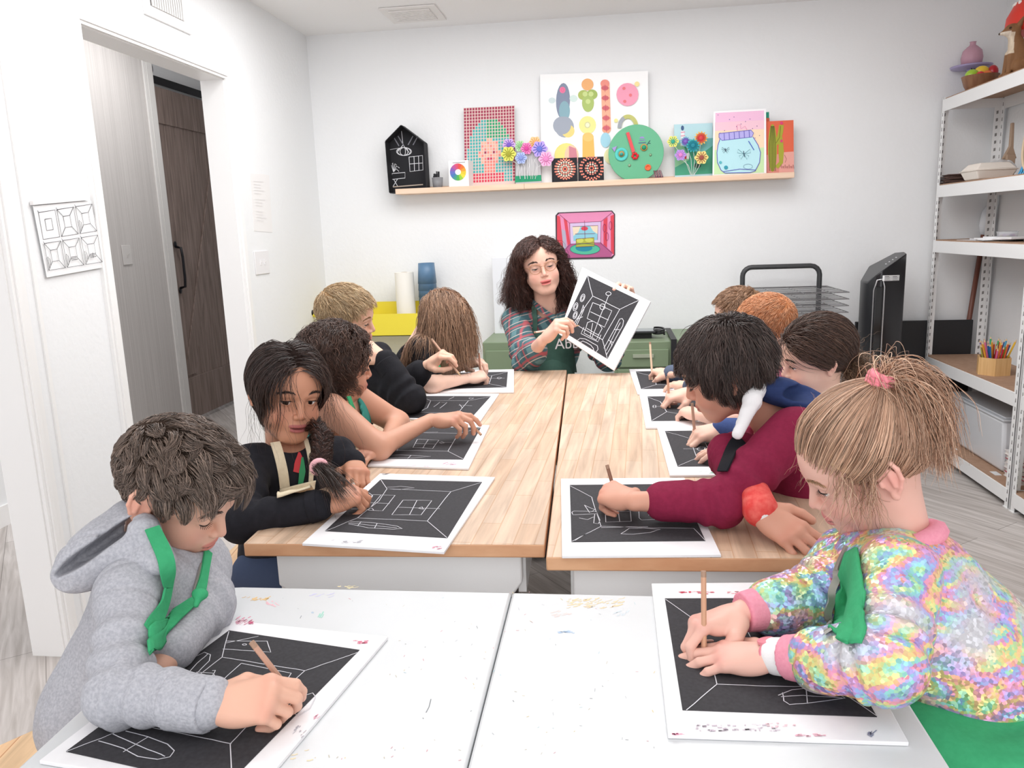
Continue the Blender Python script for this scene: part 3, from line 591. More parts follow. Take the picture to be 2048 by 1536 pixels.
# ================================================================ cabinets and things by the back wall
green = mat('cabinet_green', '#7f9073', .45)
def cabinet(x0, x1, y0, y1, z0, z1, lab, drawers=0):
    t = thing('metal_cabinet', lab, 'cabinet', (x0, y0, z0), group=None)
    MB().box((x0, y0, z0), (x1, y1, z1)).build('body', green, t, bevel=.004)
    if drawers:
        h = (z1-z0-.05)/drawers
        for i in range(drawers):
            zz = z1-.035-(i+1)*h; d = MB().box((x0+.02, y0-.012, zz+.006), (x1-.02, y0, zz+h-.006)).build('drawer', green, t, bevel=.003)
            MB().box((x0+.1, y0-.022, zz+h*.55), (x1-.1, y0-.012, zz+h*.72)).build('drawer_pull', mat('pull_pale', '#b9c2ac', .35, metal=.4), d)
    else:
        for a_, b_ in ((x0+.02, (x0+x1)/2-.003), ((x0+x1)/2+.003, x1-.02)):
            d = MB().box((a_, y0-.012, z0+.03), (b_, y0, z1-.045)).build('door', green, t, bevel=.003)
            MB().ball(((b_ if a_ < (x0+x1)/2-.05 else a_)+(-.03 if a_ < (x0+x1)/2-.05 else .03), y0-.015, (z0+z1)/2+.1), .008).build('knob', mat('chrome', '#cccccc', .2, metal=1), d)
CT = .70
cabinet(-.72, -.30, 4.22, 4.66, 0, CT, 'green metal cabinet behind the teacher, left of her')
cabinet(.00, .31, 4.22, 4.66, 0, CT-.01, 'green metal drawer cabinet with pale pulls behind the held board', 6)
cabinet(.32, .62, 4.22, 4.66, 0, CT, 'green metal cabinet right of the drawer cabinet, under the cables')
blk = mat('matte_black', '#1c1c20', .5); glb = mat('gloss_black', '#08080b', .12, spec=.6)
tag(MB().box((.311, 4.19, .3), (.319, 4.20, CT)).box((.300, 4.185, .3), (.330, 4.19, CT+.006)).box((.300, 4.19, CT+.001), (.330, 4.66, CT+.006)).build('black_strap', blk), 'black strap hanging down the front of the green cabinets', 'strap')
q = PY(1270, 655, 4.4)
t = thing('tablet', 'small dark tablet lying on the green cabinet', 'tablet', (q[0], 4.4, CT)); MB().box((q[0]-.10, 4.32, CT+.02), (q[0]+.11, 4.46, CT+.032), R=None).build('case', blk, t, bevel=.004); MB().box((q[0]-.09, 4.33, CT+.032), (q[0]+.10, 4.45, CT+.034)).build('screen', mat('screen_grey', '#7f878c', .15), t); MB().box((q[0]-.07, 4.35, CT-.01), (q[0]+.09, 4.44, CT+.02)).build('stand', blk, t)
tag(MB().tube([(q[0]+.13+.03*math.cos(a), 4.38+.05*math.sin(a), CT+.008+.0022*a) for a in np.linspace(0, 15, 60)], .006, 6).build('cable_coil', blk), 'coiled black cable on the green cabinet beside the tablet', 'cable')
tag(MB().box(tuple(PY(989, 668, 4.60)), (PY(1040, 668, 4.60)[0]+.08, 4.64, PY(988, 515, 4.60)[2])).build('leaning_board', mat('board_white', '#eceef3', .3), bevel=.004), 'white board leaning on the back wall behind the teacher', 'board')
# blue bins, paper roll, yellow tray
q = PY(856, 592, 4.58); t = thing('bin_stack', 'placeholder', 'bin')
bpy.data.objects.remove(t)
bl = mat('bin_blue', '#5d7f9f', .35); g = 'nested blue plastic bins'
for i in range(4):
    z = 1.03+i*.040-.14
    o = MB().lathe((q[0], q[1], z), [(.056, 0), (.048, .12), (.046, .12), (.053, .004), (0, .004)], 20).build('blue_cup', bl, smooth=True)
    tag(o, ['tall blue plastic cup, lowest of the stack on the wall ledge', 'blue plastic cup, second from the bottom of the stack', 'blue plastic cup, third from the bottom of the stack', 'blue plastic cup, topmost of the stack'][i], 'cup', g)
q = PY(812, 610, 4.55); t = thing('paper_roll', 'white paper towel roll standing behind the long haired child', 'paper roll', (q[0], q[1], .79))
MB().lathe((q[0], q[1], .80), [(.02, 0), (.056, 0), (.056, .28), (.02, .28), (.02, 0)], 28).build('paper', mat('paper_towel', '#f7f4ec', .9), t, smooth='auto'); MB().lathe((q[0], q[1], .795), [(.018, 0), (.018, .285), (.02, .285), (.02, 0)], 16).build('core', mat('cardboard', '#b59a78', .8), t, smooth=True)
yel = mat('yellow_metal', '#efdc3e', .35)
y0 = 4.40; a_ = PY(775, 628, y0); b_ = PY(800, 665, y0); xl = PY(620, 640, y0)[0]
t = thing('utility_cart', 'yellow metal utility cart against the back wall', 'cart', (xl, y0, 0)); xr = PY(845, 640, y0)[0]; zt = a_[2]; zb = b_[2]-.02
MB().box((xl+.06, y0, zb), (xr, y0+.004, zt)).box((xl+.06, y0+.26, zb), (xr, y0+.264, zt+.05)).box((xl+.06, y0, zb), (xr, y0+.264, zb+.004)).box((xl+.06, y0, zb), (xl+.064, y0+.264, zt)).box((xr-.004, y0, zb), (xr, y0+.264, zt)).build('tray', yel, t)
MB().box((xl+.06, y0, .3), (xr, y0+.264, .304)).box((xl+.06, y0, .3), (xr, y0+.004, .38)).build('tray', yel, t)
for x in (xl+.07, xr-.01):
    for y in (y0+.01, y0+.25): MB().tube([(x, y, .03), (x, y, zt)], .01).ball((x, y, .025), .025).build('post', yel, t, smooth=True)
MB().tube([(xl+.07, y0+.05, zt-.02), (xl+.0, y0+.05, zt), (xl-.01, y0+.05, zt+.01)], .012).build('handle', yel, t, smooth=True); MB().ball((xl-.012, y0+.045, zt+.012), .022).build('end_cap', blk, t, smooth=True)
# drying rack
t = thing('drying_rack', 'black tubular drying rack with a stack of wire trays by the back wall', 'drying rack', (.88, 4.5, 0))
yy = 4.55; pl = PY(1484, 600, yy); pr_ = PY(1637, 600, yy); zt = float(PY(1560, 533, yy)[2]); r = .05
pts = [(pl[0], yy, .02), (pl[0], yy, zt-r)]+[(pl[0]+r-r*math.cos(a), yy, zt-r+r*math.sin(a)) for a in np.linspace(.3, 1.57, 5)]+[(pr_[0]-r+r*math.sin(a), yy, zt-r+r*math.cos(a)) for a in np.linspace(0, 1.57, 5)]+[(pr_[0], yy, .02)]
MB().tube(pts, .014, 10).build('tube_frame', mat('rack_black', '#3a3b3d', .4), t, smooth=True)
wire = mat('wire', '#8c8c8e', .35, metal=.6)
for k in range(9):
    z = float(PY(1600, 578+k*12.5, 4.5)[2]); x0, x1 = pl[0]+.02, pr_[0]-.02; y_0, y_1 = 4.18, 4.66
    b = MB().tube([(x0, y_0, z), (x1+.09, y_0+.05, z), (x1+.09, y_1, z), (x0, y_1, z)], .003, 6, closed=True)
    for i in range(7): b.tube([(x0, y_0+.04+i*.065, z), (x1+.09, y_0+.04+i*.065, z)], .0016, 5)
    for i in range(3): b.tube([(x0+.1+i*.14, y_0, z), (x0+.1+i*.14, y_1, z)], .0016, 5)
    b.build('wire_tray', wire, t)
# tower fan
t = thing('tower_fan', 'tall black tower fan with silver trim standing by the back wall', 'fan', (1.425, 4.41, 0))
fc = A([1.425, 4.41]); fr = .105; zt = 1.12
def slant(name, pr, m, top0, top1, **k):
    n = len(pr); V = []
    for (x, y, z) in [(p[0], p[1], 0.03) for p in pr]: V.append((x, y, z))
    for p in pr: V.append((p[0], p[1], top0+(top1-top0)*min(1, max(0, (p[0]-fc[0]+fr)/(2*fr)))**.6))
    return MB().add(V, [list(range(n))[::-1], list(range(n, 2*n))]+[(i, (i+1) % n, (i+1) % n+n, i+n) for i in range(n)]).build(name, m, t, **k)
prof = [(fc[0]-fr, fc[1]-.08), (fc[0]-fr+.02, fc[1]-.13), (fc[0]-fr+.05, fc[1]-.145), (fc[0]+.02, fc[1]-.12), (fc[0]+.09, fc[1]-.06), (fc[0]+.105, fc[1]+.02), (fc[0]+.09, fc[1]+.11), (fc[0]-.04, fc[1]+.12), (fc[0]-fr, fc[1]+.04)]
slant('body', prof, mat('fan_black', '#15151b', .28, spec=.6), .97, zt, bevel=.006)
MB().tube([(fc[0]-.085, fc[1]-.128, .05), (fc[0]-.085, fc[1]-.128, .93), (fc[0]-.075, fc[1]-.142, .985), (fc[0]-.05, fc[1]-.150, .99), (fc[0]-.04, fc[1]-.150, .95), (fc[0]-.04, fc[1]-.150, .05)], .004, 6).build('silver_trim', mat('silver', '#c9c9cc', .25, metal=.8), t, smooth=True)
MB().box((fc[0]-.083, fc[1]-.145, .05), (fc[0]-.045, fc[1]-.139, .95)).build('front_panel', glb, t, bevel=.004)
qb = [PP(u, v, (fc[0]+.02, fc[1]-.123, 0), (.55, -1, 0)) for u, v in ((1768, 551), (1798, 550), (1797, 561), (1767, 562))]
n_ = unit((.55, -1, 0)); MB().prism([p+n_*.004 for p in qb], -n_*.012).build('label', mat('label_white', '#e9e9ea', .5), t)
a = Art((fc[0]+.02, fc[1]-.123, 0), (.55, -1, 0), .0045, tw=.0012)
for c0 in (1769.5, 1785.5):
    for i in range(4): a.line([(c0, 553.5+i*2.3), (c0+(11 if i % 2 else 9), 553.2+i*2.3)], '#555559', .0025 if i == 0 else .0012)
a.build('label_text', vcm, t)
b = MB()
for i in range(4): b.ball((fc[0]-.02+.02*i, fc[1]-.09+.012*i, 1.063+.010*i), (.005, .005, .003), seg=8)
b.build('buttons', mat('btn', '#dddde0', .3), t); MB().lathe((fc[0], fc[1], 0), [(.15, 0), (.15, .015), (.10, .03), (0, .03)], 32).build('base', blk, t, smooth='auto')
pan = thing('flat_panel', 'large black flat panel leaning on the back wall behind the fan and shelving', 'panel', (1.3, 4.57, 0)); MB().box((1.36, 4.628, .02), (1.985, 4.648, .725)).build('frame', blk, pan, bevel=.003)
# broom
t = thing('broom', 'broom with a red brown wooden stick and white head leaning in the corner', 'broom', tuple(PX(1925, 690, 1.86)))
p0 = PY(1922, 735, 4.664); p1 = PY(1968, 462, 4.664); MB().tube([p0-(p1-p0)*.62, p1], .013, 12).build('stick', mat('stick_brown', '#7a4a3c', .4), t, smooth=True)
d = unit(p1-p0); MB().tube([p1-d*.02, p1+d*.03, p1+d*.10, p1+d*.13], [.016, .03, .026, .010], 14).build('head', mat('bottle_white', '#e9ecf1', .3), t, smooth=True)
# ================================================================ shelving
sw = mat('shelf_white', '#f4f4f4', .35); hard = mat('hardboard', '#b18f77', .7, noise=(40, '#a07e66', .6)); slotm = mat('slot_dark', '#8b8886', .7)
SX0, SX1 = 1.742, 2.04; SYN, SYF = 3.58, 4.625
def szat(u, v, y=None): return float(PX(u, v, SX0)[2])
levels = [szat(1891, 198), szat(1880, 371), szat(1878.6, 481.8), szat(1860.4, 715.3), szat(1872, 883)]
def unit_(y0, y1, lab, up=1.86):
    t = thing('shelving_unit', lab, 'shelving', (SX0, y0, 0)); top = levels[0]+.01
    for x in (SX0, SX1-.035):
        for y in (y0, y1-.035):
            p = MB(); sg = 1 if x == SX0 else -1; sy = 1 if y == y0 else -1
            xo = x if sg > 0 else x+.035; yo = y if sy > 0 else y+.035
            p.box((min(xo, xo+sg*.002), y, 0), (max(xo, xo+sg*.002), y+.035, top)); p.box((x, min(yo, yo+sy*.002), 0), (x+.035, max(yo, yo+sy*.002), top))
            s_ = p; n = int(top/.038)
            for i in range(n):
                z = .03+i*.038; a = xo-sg*.0006; s_.prism([(a, y+.012, z), (a, y+.020, z), (a, y+.018, z+.018), (a, y+.014, z+.018)], (sg*.0032, 0, 0), mi=1)
                b = yo-sy*.0006; s_.prism([(x+.010, b, z), (x+.020, b, z+.003), (x+.020, b, z+.018), (x+.010, b, z+.016)], (0, sy*.0032, 0), mi=1)
            p.build('post', sw, t, mats=[sw, slotm])
    for L_ in levels:
        MB().box((SX0-.003, y0+.02, L_-.062), (SX0+.0, y1-.02, L_)).box((SX0, y0+.02, L_-.004), (SX0+.02, y1-.02, L_)).build('beam', sw, t, bevel=.001)
        MB().box((SX1, y0+.02, L_-.062), (SX1+.003, y1-.02, L_)).build('beam', sw, t)
        MB().box((SX0+.01, y0-.001, L_-.05), (SX1-.01, y0+.003, L_)).build('beam', sw, t); MB().box((SX0+.01, y1-.003, L_-.05), (SX1-.01, y1+.001, L_)).build('beam', sw, t)
        MB().box((SX0+.003, y0+.004, L_-.004), (SX1-.003, y1-.004, L_+.006)).build('shelf_board', hard, t)
    for y in (y0, y1-.035): MB().box((SX0-.004, y-.001, 0), (SX0+.04, y+.04, .004)).build('foot', sw, t)
    return t
unit_(SYN, SYF, 'white slotted metal shelving unit beside the right wall, at the back')
unit_(SYN-1.08, SYN-.02, 'white slotted metal shelving unit nearer the camera, mostly out of frame')
L = [l+.006 for l in levels]
def at(u, v, x): return PX(u, v, x)
# top shelf: bowl with fruit, stand, vase, fox, mushroom
bw = mat('bowl_wood', '#94694a', .45, noise=(8, '#7a4f35', .8, (6, 6, .5)))
q = PZ(1962, 165, L[0]+.03); q = at(1960, 165, 1.84); bx, by = q[0], q[1]
t = thing('wooden_bowl', 'brown wooden bowl of toy fruit on the top shelf', 'bowl', (bx, by, L[0]))
zb = L[0]+.0005; R0 = .075
MB().lathe((bx, by, zb), [(.055, 0), (.072, .03), (.086, .075), (.081, .075), (.06, .012), (0, .010)], 32).build('bowl', bw, t, smooth='auto')
def toy(name, lab, c, dx, dy, dz, r, stem=None, cat='toy fruit', grp='toy fruit in the wooden bowl'):
    t = thing(name, lab, cat, (bx+dx, by+dy, zb+dz), group=grp); MB().ball((bx+dx, by+dy, zb+dz), r).build('fruit', mat('toy_'+c, c, .3, spec=.6), t, smooth=True)
    if stem: MB().tube([(bx+dx, by+dy, zb+dz+A(r).max()*.7), (bx+dx-.006, by+dy, zb+dz+A(r).max()*1.15)], .0025).build('stem', blk, t)
toy('toy_apple', 'shiny green toy apple in the wooden bowl', '#a5cf3a', -.045, -.01, .077, (.032, .032, .03), 1)
toy('toy_tomato', 'small red toy tomato next to the green apple in the bowl', '#d8283a', -.02, -.045, .068, .022)
toy('toy_lemon', 'yellow toy lemon on top of the fruit in the bowl', '#eccb3c', .005, .0, .095, (.036, .026, .028))
toy('toy_orange', 'orange toy fruit under the yellow one in the bowl', '#ee7a35', .015, -.035, .068, .026)
toy('toy_red_pepper', 'dark red toy pepper at the right side of the bowl', '#b8202c', .052, -.01, .09, (.025, .027, .032))
t = thing('cake_stand', 'lilac cake stand behind the wooden bowl on the top shelf', 'stand', (bx-.01, by+.2, L[0])); lil = mat('lilac_plastic', '#a89cc4', .35)
sx, sy = bx+.03, by+.19; MB().lathe((sx, sy, L[0]), [(.06, 0), (.05, .008), (.014, .02), (.012, .10), (.02, .135), (.02, .14), (0, .14)], 28).build('pedestal', lil, t, smooth=True); MB().lathe((sx, sy, L[0]+.14), [(.03, 0), (.095, .006), (.10, .016), (.094, .014), (0, .010)], 36).build('plate', lil, t, smooth=True)
z0 = L[0]+.151; tag(MB().lathe((sx, sy, z0), [(.03, 0), (.047, .012), (.052, .045), (.045, .08), (.025, .10), (.014, .108), (.014, .122), (.017, .124), (.011, .124), (.010, .10), (0, .10)], 28).build('bottle_vase', mat('mauve', '#c79aab', .5), smooth=True), 'round dusty pink bottle vase on the lilac cake stand', 'vase')
# fox statue
q = at(2020, 155, 1.80); t = thing('fox_figurine', 'sitting brown wooden fox figurine looking left on the top shelf', 'figurine', (q[0], q[1], L[0])); fx, fy, fz = q[0]+.02, q[1], L[0]
fm = mat('fox_wood', vc=True, rough=.6, spec=.3, noise=(60, '#6e4a33', .35, (1, 1, .2)))
P_ = [ell((fx+.03, fy, fz+.055), (.055, .045, .055), .02), ell((fx, fy, fz+.10), (.038, .036, .07), .03), rc((fx-.028, fy-.015, fz+.10), (fx-.038, fy-.02, fz+.01), .014, .010, .01), rc((fx-.028, fy+.018, fz+.10), (fx-.038, fy+.02, fz+.01), .014, .010, .01), ell((fx-.046, fy-.02, fz+.009), (.016, .011, .009), .006), ell((fx-.046, fy+.02, fz+.009), (.016, .011, .009), .006),
 ell((fx+.01, fy-.035, fz+.04), (.04, .02, .038), .008), rc((fx-.01, fy, fz+.15), (fx-.02, fy, fz+.185), .026, .024, .02), ell((fx-.025, fy, fz+.20), (.034, .030, .030), .012), rc((fx-.045, fy, fz+.196), (fx-.078, fy, fz+.188), .017, .006, .012),
 rc((fx-.005, fy-.018, fz+.222), (fx+.006, fy-.026, fz+.252), .012, .003, .005), rc((fx-.005, fy+.018, fz+.222), (fx+.006, fy+.026, fz+.252), .012, .003, .005), rc((fx+.075, fy-.02, fz+.02), (fx+.04, fy-.06, fz+.018), .018, .018, .01), rc((fx+.04, fy-.06, fz+.02), (fx+.01, fy-.058, fz+.06), .017, .010, .008)]
def foxcol(V):
    c = np.tile(lin('#8a623f'), (len(V), 1)); d = V-A([fx, fy, fz]); w = (d[:, 0] < -.026) & (d[:, 2] > .10) & (d[:, 2] < .19); c[w] = lin('#e3d2bb'); w = (d[:, 0] < -.04) & (d[:, 2] < .194) & (d[:, 2] > .17); c[w] = lin('#f0e4d3')
    c[(d[:, 0] < -.080)] = lin('#1c1614'); c[(np.linalg.norm(d-A([-.046, -.024, .208]), axis=1) < .006)] = lin('#16110f'); return c
sobj('body', P_, .003, fm, t, colf=foxcol)
# mushroom
q = at(2047, 70, 1.86); t = thing('toadstool', 'red toadstool ornament with white spots at the edge of the frame', 'ornament', (q[0], q[1], L[0])); mx_, my_, = q[0]+.06, q[1]+.02
MB().lathe((mx_, my_, L[0]), [(.05, 0), (.035, .05), (.03, .20), (.05, .21)], 24).build('stem', mat('cream', '#ece4d6', .5), t, smooth=True)
MB().lathe((mx_, my_, L[0]+.20), [(.0, .0), (.11, 0), (.125, .02), (.12, .07), (.09, .13), (.045, .165), (0, .175)], 36).build('cap', mat('toad_red', '#df3a2b', .4), t, smooth='auto')
b = MB()
for i in range(26):
    an = i*2.399; ph = .25+1.15*((i*13 % 26)/26); rr = .122*math.sin(ph)+.002; b.ball((mx_+rr*math.cos(an), my_+rr*math.sin(an), L[0]+.20+.03+.14*math.cos(ph)), (.009, .009, .009), seg=8)
b.build('spots', mat('spot_white', '#f8f5ef', .4), t, smooth=True)
# second shelf
q = at(1925, 352, 1.80); g = 'stack of brown cards on the second shelf'; cm = mat('brown_card', '#6b524a', .8)
for i in range(9):
    an = .25*math.sin(i*2.3); R = A([[math.cos(an), -math.sin(an), 0], [math.sin(an), math.cos(an), 0], [0, 0, 1]])
    tag(MB().box((-.05, -.06, 0), (.05, .06, .0035), R=R, o=(q[0]+.015+.004*math.sin(i*3), q[1]+.13+.01*math.cos(i*2), L[1]+.0005+i*.0055)).build('brown_card', cm), 'thin dark brown square card in the fanned stack on the second shelf', 'card', g)
q = at(1985, 350, 1.82); cx, cy = q[0]+.0, q[1]+.05; cl = mat('clamshell', '#efe6dc', .7); t = thing('takeout_box', 'cream clamshell food box closed on the second shelf', 'food box', (cx, cy, L[1]))
def frus(lo, hi, z0, z1, name): b = MB(); b.add([(cx-lo, cy-lo, z0), (cx+lo, cy-lo, z0), (cx+lo, cy+lo, z0), (cx-lo, cy+lo, z0), (cx-hi, cy-hi, z1), (cx+hi, cy-hi, z1), (cx+hi, cy+hi, z1), (cx-hi, cy+hi, z1)], [(3, 2, 1, 0), (4, 5, 6, 7), (0, 1, 5, 4), (1, 2, 6, 5), (2, 3, 7, 6), (3, 0, 4, 7)]); return b.build(name, cl, t, bevel=.006)
frus(.075, .092, L[1]+.001, L[1]+.042, 'bottom_half'); frus(.096, .096, L[1]+.041, L[1]+.046, 'rim'); frus(.092, .066, L[1]+.046, L[1]+.078, 'lid')
q = at(2015, 315, 1.95); tag(MB().prism([(q[0]-.03, q[1]-.02, L[1]+.10), (q[0]+.03, q[1]-.03, L[1]+.10), (q[0]+.012, q[1]-.03, L[1]+.15), (q[0]+.006, q[1]-.03, L[1]+.27), (q[0]-.006, q[1]-.03, L[1]+.27), (q[0]-.006, q[1]-.03, L[1]+.16)], (0, .02, 0)).box((q[0]-.02, q[1]-.04, L[1]), (q[0]+.02, q[1]+.0, L[1]+.12)).build('wooden_stand', mat('stand_wood', '#a48a74', .5), bevel=.003), 'brown wooden paddle standing at the back of the second shelf', 'paddle')
tag(sobj('plastic_bag', [ell((q[0]-.04, q[1]-.02, L[1]+.048), (.07, .07, .05), .01)], .006, mat('clear_film', '#e9e9ea', .3, alpha=.8), None, disp=cloth(.007, 60)), 'crumpled clear plastic bag behind the food box', 'bag')
# dream catcher hoop with yarn
hy, hz = 3.72, L[1]+.155; hx = SX0+.055
t = thing('yarn_hoop', 'round wooden hoop woven with green and blue yarn and hanging fringe', 'yarn hoop', (hx, hy, hz))
MB().tube([(hx+.02*math.sin(a), hy+.115*math.cos(a), hz+.15*math.sin(a)) for a in np.linspace(0, 2*math.pi, 40, endpoint=False)], .006, 8, closed=True).build('hoop', mat('hoop_wood', '#d9bfa0', .6), t, smooth=True)
b = MB()
for i in range(30): a = i*.2094; b.tube([(hx, hy+.112*math.cos(a), hz+.146*math.sin(a)), (hx, hy+.06*math.cos(a+.2), hz+.08*math.sin(a+.2))], .0012, 4, lin('#f0ece4'))
for k in range(14):
    r_ = .03+.0045*k; b.tube([(hx+.004*math.sin(9*a+k), hy+r_*math.cos(a), hz+r_*1.3*math.sin(a)) for a in np.linspace(0, 2*math.pi, 28, endpoint=False)], .0035, 5, lin(('#2f9f86', '#3fb5a5', '#7ab648', '#3a8fd0', '#6a5fb0')[k % 5]), closed=True)
b.build('weaving', vcm, t, vc=True)
b = MB()
for i in range(44):
    y = hy-.10+i*.2/44; b.tube([(hx-.008, y, hz-.12+.02*math.sin(i)), (hx-.02-.01*math.sin(i*1.3), y+.006*math.sin(i*2.1), hz-.16), (hx-.024-.01*math.sin(i*1.7), y+.016*math.sin(i*1.9), max(hz-.235-.02*math.sin(i*2.7), L[1]-.02))], .003, 5, lin(('#4fb0e0', '#3f9fd6', '#6cc3ea')[i % 3]))
b.build('fringe', vcm, t, vc=True)
# third shelf: papers, beads, white bin
q = at(1960, 475, 1.85); g = 'loose white sheets on the third shelf'
for i, (dx, dy, an) in enumerate(((-.02, .42, .1), (-.02, .30, -.2), (.0, .12, .15), (.02, .05, .0))):
    R = A([[math.cos(an), -math.sin(an), 0], [math.sin(an), math.cos(an), 0], [0, 0, 1]])
    tag(MB().box((-.10, -.14, 0), (.10, .14, .002+.002*i), R=R, o=(1.87+dx*.5, 3.95+dy*.6, L[2]+.0006+.004*i)).build('paper_sheet', mat('sheet_white', '#f1f1f3', .6)), ['white sheet of paper lying furthest back on the third shelf', 'white sheet second from the back on the third shelf', 'thick white paper stack in the middle of the third shelf', 'white paper stack beside the tub of beads'][i], 'paper', g)
q = at(2015, 468, 1.84); t = thing('bead_tub', 'clear plastic tub of purple and pink beads on the third shelf', 'tub', (q[0], q[1], L[2]))
MB().lathe((q[0], q[1], L[2]+.0008), [(.038, 0), (.046, .04), (.049, .043), (.044, .04), (.036, .003), (0, .003)], 24).build('tub', mat('clear_tub', '#eef0f2', .1, alpha=.35), t, smooth=True)
b = MB()
for i in range(60): an = i*2.4; r_ = .034*math.sqrt((i*17 % 60)/60); b.ball((q[0]+r_*math.cos(an), q[1]+r_*math.sin(an), L[2]+.008+.024*((i*7) % 10)/10), .0055, lin(('#9a6bb8', '#c987b0', '#e7dff0', '#b9a24f', '#7f5aa6')[i % 5]), 6)
tag(b.build('beads', vcm, t, vc=True), kind='stuff')
q = at(2046, 470, SX0+.03); t = thing('white_bin', 'white storage bin with dark handle slot and a small smile, at the frame edge', 'bin', (q[0], 3.66, L[2]))
MB().box((SX0+.02, 3.49, L[2]), (SX0+.26, 3.70, L[2]+.155)).build('bin', mat('bin_white', '#f0efee', .4), t, bevel=.01)
MB().tube([(SX0+.018, 3.60+.03*math.cos(a), L[2]+.128+.018*math.sin(a)) for a in np.linspace(math.pi*.9, 2*math.pi+.3, 12)], .004, 6).build('handle_slot', blk, t)
# pencil pot shelf
pb = at(1988, 722, 1.835); px_, py_ = float(pb[0]), float(pb[1]); ow = mat('oak_pot', '#e3b980', .5, noise=(10, '#cf9f64', .8, (8, 8, .4)))
t = thing('pencil_pot', 'hexagonal light wood pot full of coloured pencils', 'pot', (px_, py_, L[3]))
h6 = [(math.cos(a), math.sin(a)) for a in np.arange(6)*math.pi/3+.2]; Rp = .078; hp = .085
b = MB()
for i in range(6):
    a_, c_ = h6[i], h6[(i+1) % 6]; P4 = [(px_+Rp*a_[0], py_+Rp*a_[1], L[3]), (px_+Rp*c_[0], py_+Rp*c_[1], L[3]), (px_+(Rp-.008)*c_[0], py_+(Rp-.008)*c_[1], L[3]), (px_+(Rp-.008)*a_[0], py_+(Rp-.008)*a_[1], L[3])]
    b.prism(P4, (0, 0, hp))
b.prism([(px_+Rp*.95*a_[0], py_+Rp*.95*a_[1], L[3]) for a_ in h6], (0, 0, .006)); b.build('pot', ow, t)
pc = ['#d8552f', '#e9a23b', '#7fbf3f', '#3fae6f', '#2f6fb0', '#57a8cf', '#7f5fa8', '#c9303c', '#a8283a', '#8c5a3a', '#f0c040', '#2b2b30', '#d86f9a', '#3f4f8c', '#b0b04a', '#e06a3a']
cnames = ['red orange', 'amber', 'light green', 'green', 'blue', 'sky blue', 'purple', 'red', 'dark red', 'brown', 'yellow', 'black', 'pink', 'navy', 'olive', 'orange']
for i in range(34):
    an = i*2.399; rr = .056*math.sqrt((i+.5)/34); x, y = px_+rr*math.cos(an), py_+rr*math.sin(an); k = i % 16; le = .12+.045*((i*11) % 7)/7
    d = unit((.35*math.cos(an)*rr/.06+.1*math.sin(i*3), .35*math.sin(an)*rr/.06, 1)); p0 = A([px_+rr*.6*math.cos(an), py_+rr*.6*math.sin(an), L[3]+.008]); p1 = p0+d*le
    b = MB().tube([p0, p1], .0042, 6, lin(pc[k])).tube([p1, p1+d*.012], [.0042, .001], 6, lin('#e3c39a')).tube([p1+d*.010, p1+d*.015], [.0014, .0004], 5, lin(pc[k]))
    tag(b.build('coloured_pencil', vcm, vc=True), f'{cnames[k]} coloured pencil standing in the wooden pot'+('' if i < 16 else ', its twin behind' if i < 32 else ', third of its colour'), 'pencil', 'coloured pencils in the wooden pot')
# bottom shelf: white bin with lid, books, labels, bottle
wb = thing('storage_box', 'white translucent plastic storage box with lid on the bottom shelf', 'box', (1.87, 3.95, L[4])); tm = mat('translucent_white', '#e4e6ea', .25)
x0, x1, y_0, y_1 = SX0+.055, SX1-.02, float(at(1990, 1040, SX0+.055)[1]), 4.42; z1 = L[4]+.285
b = MB(); V = []
for (z, e) in ((L[4]+.001, .02), (z1-.03, 0)): V += [(x0+e, y_0+e, z), (x1-e, y_0+e, z), (x1-e, y_1-e, z), (x0+e, y_1-e, z)]
b.add(V, [(3, 2, 1, 0), (4, 5, 6, 7), (0, 1, 5, 4), (1, 2, 6, 5), (2, 3, 7, 6), (3, 0, 4, 7)]).build('box', tm, wb, bevel=.015)
MB().box((x0-.006, y_0-.006, z1-.032), (x1+.002, y_1+.006, z1-.022)).box((x0+.01, y_0+.01, z1-.022), (x1-.01, y_1-.01, z1-.014)).build('lid', mat('lid_grey', '#d6d9de', .2), wb, bevel=.004)
bk = ['#e9e4e2', '#b8394c', '#d9d5d6', '#e6ddd8', '#a8475a', '#efeae8']
g = 'books stacked beside the storage box'
for i in range(6):
    z = L[4]+.001+i*.021; an = .06*math.sin(i*2); R = A([[math.cos(an), -math.sin(an), 0], [math.sin(an), math.cos(an), 0], [0, 0, 1]])
    o = A([x0+.085+.006*math.sin(i*2.2), y_0-.095, z]); t = thing('book', ['white book, lowest of the stack by the storage box', 'red book, second from the bottom of the stack', 'grey book, third from the bottom of the stack', 'pale book, fourth from the bottom of the stack', 'dark pink book, second from the top of the stack', 'white magazine, topmost of the stack'][i], 'book', tuple(o), group=g)
    MB().box((-.070, -.075, .002), (.075, .075, .017), R=R, o=o).build('pages', mat('pages', '#efe9e4', .8), t)
    MB().box((-.075, -.078, 0), (.078, .078, .002), R=R, o=o).box((-.075, -.078, .017), (.078, .078, .019), R=R, o=o).build('cover', mat('bookc_%d' % i, bk[i], .4), t)
for (u, v, lab) in ((1905, 897, 'small white shelf label near the far end of the bottom shelf'), (1990, 947, 'small white shelf label near the books on the bottom shelf')):
    p = PZ(u, v, L[4]); tag(MB().box((p[0]-.012, p[1]-.03, L[4]+.0002), (p[0]+.018, p[1]+.03, L[4]+.0012)).build('shelf_label', mat('label_white', '#e9e9ea', .5)), lab, 'label')
q = PX(2047, 935, SX0+.05); t = thing('glue_bottle', 'white plastic bottle with a green label on the nearer bottom shelf', 'bottle', (q[0], q[1], L[4]))
bx_, by_ = SX0+.055, 3.45
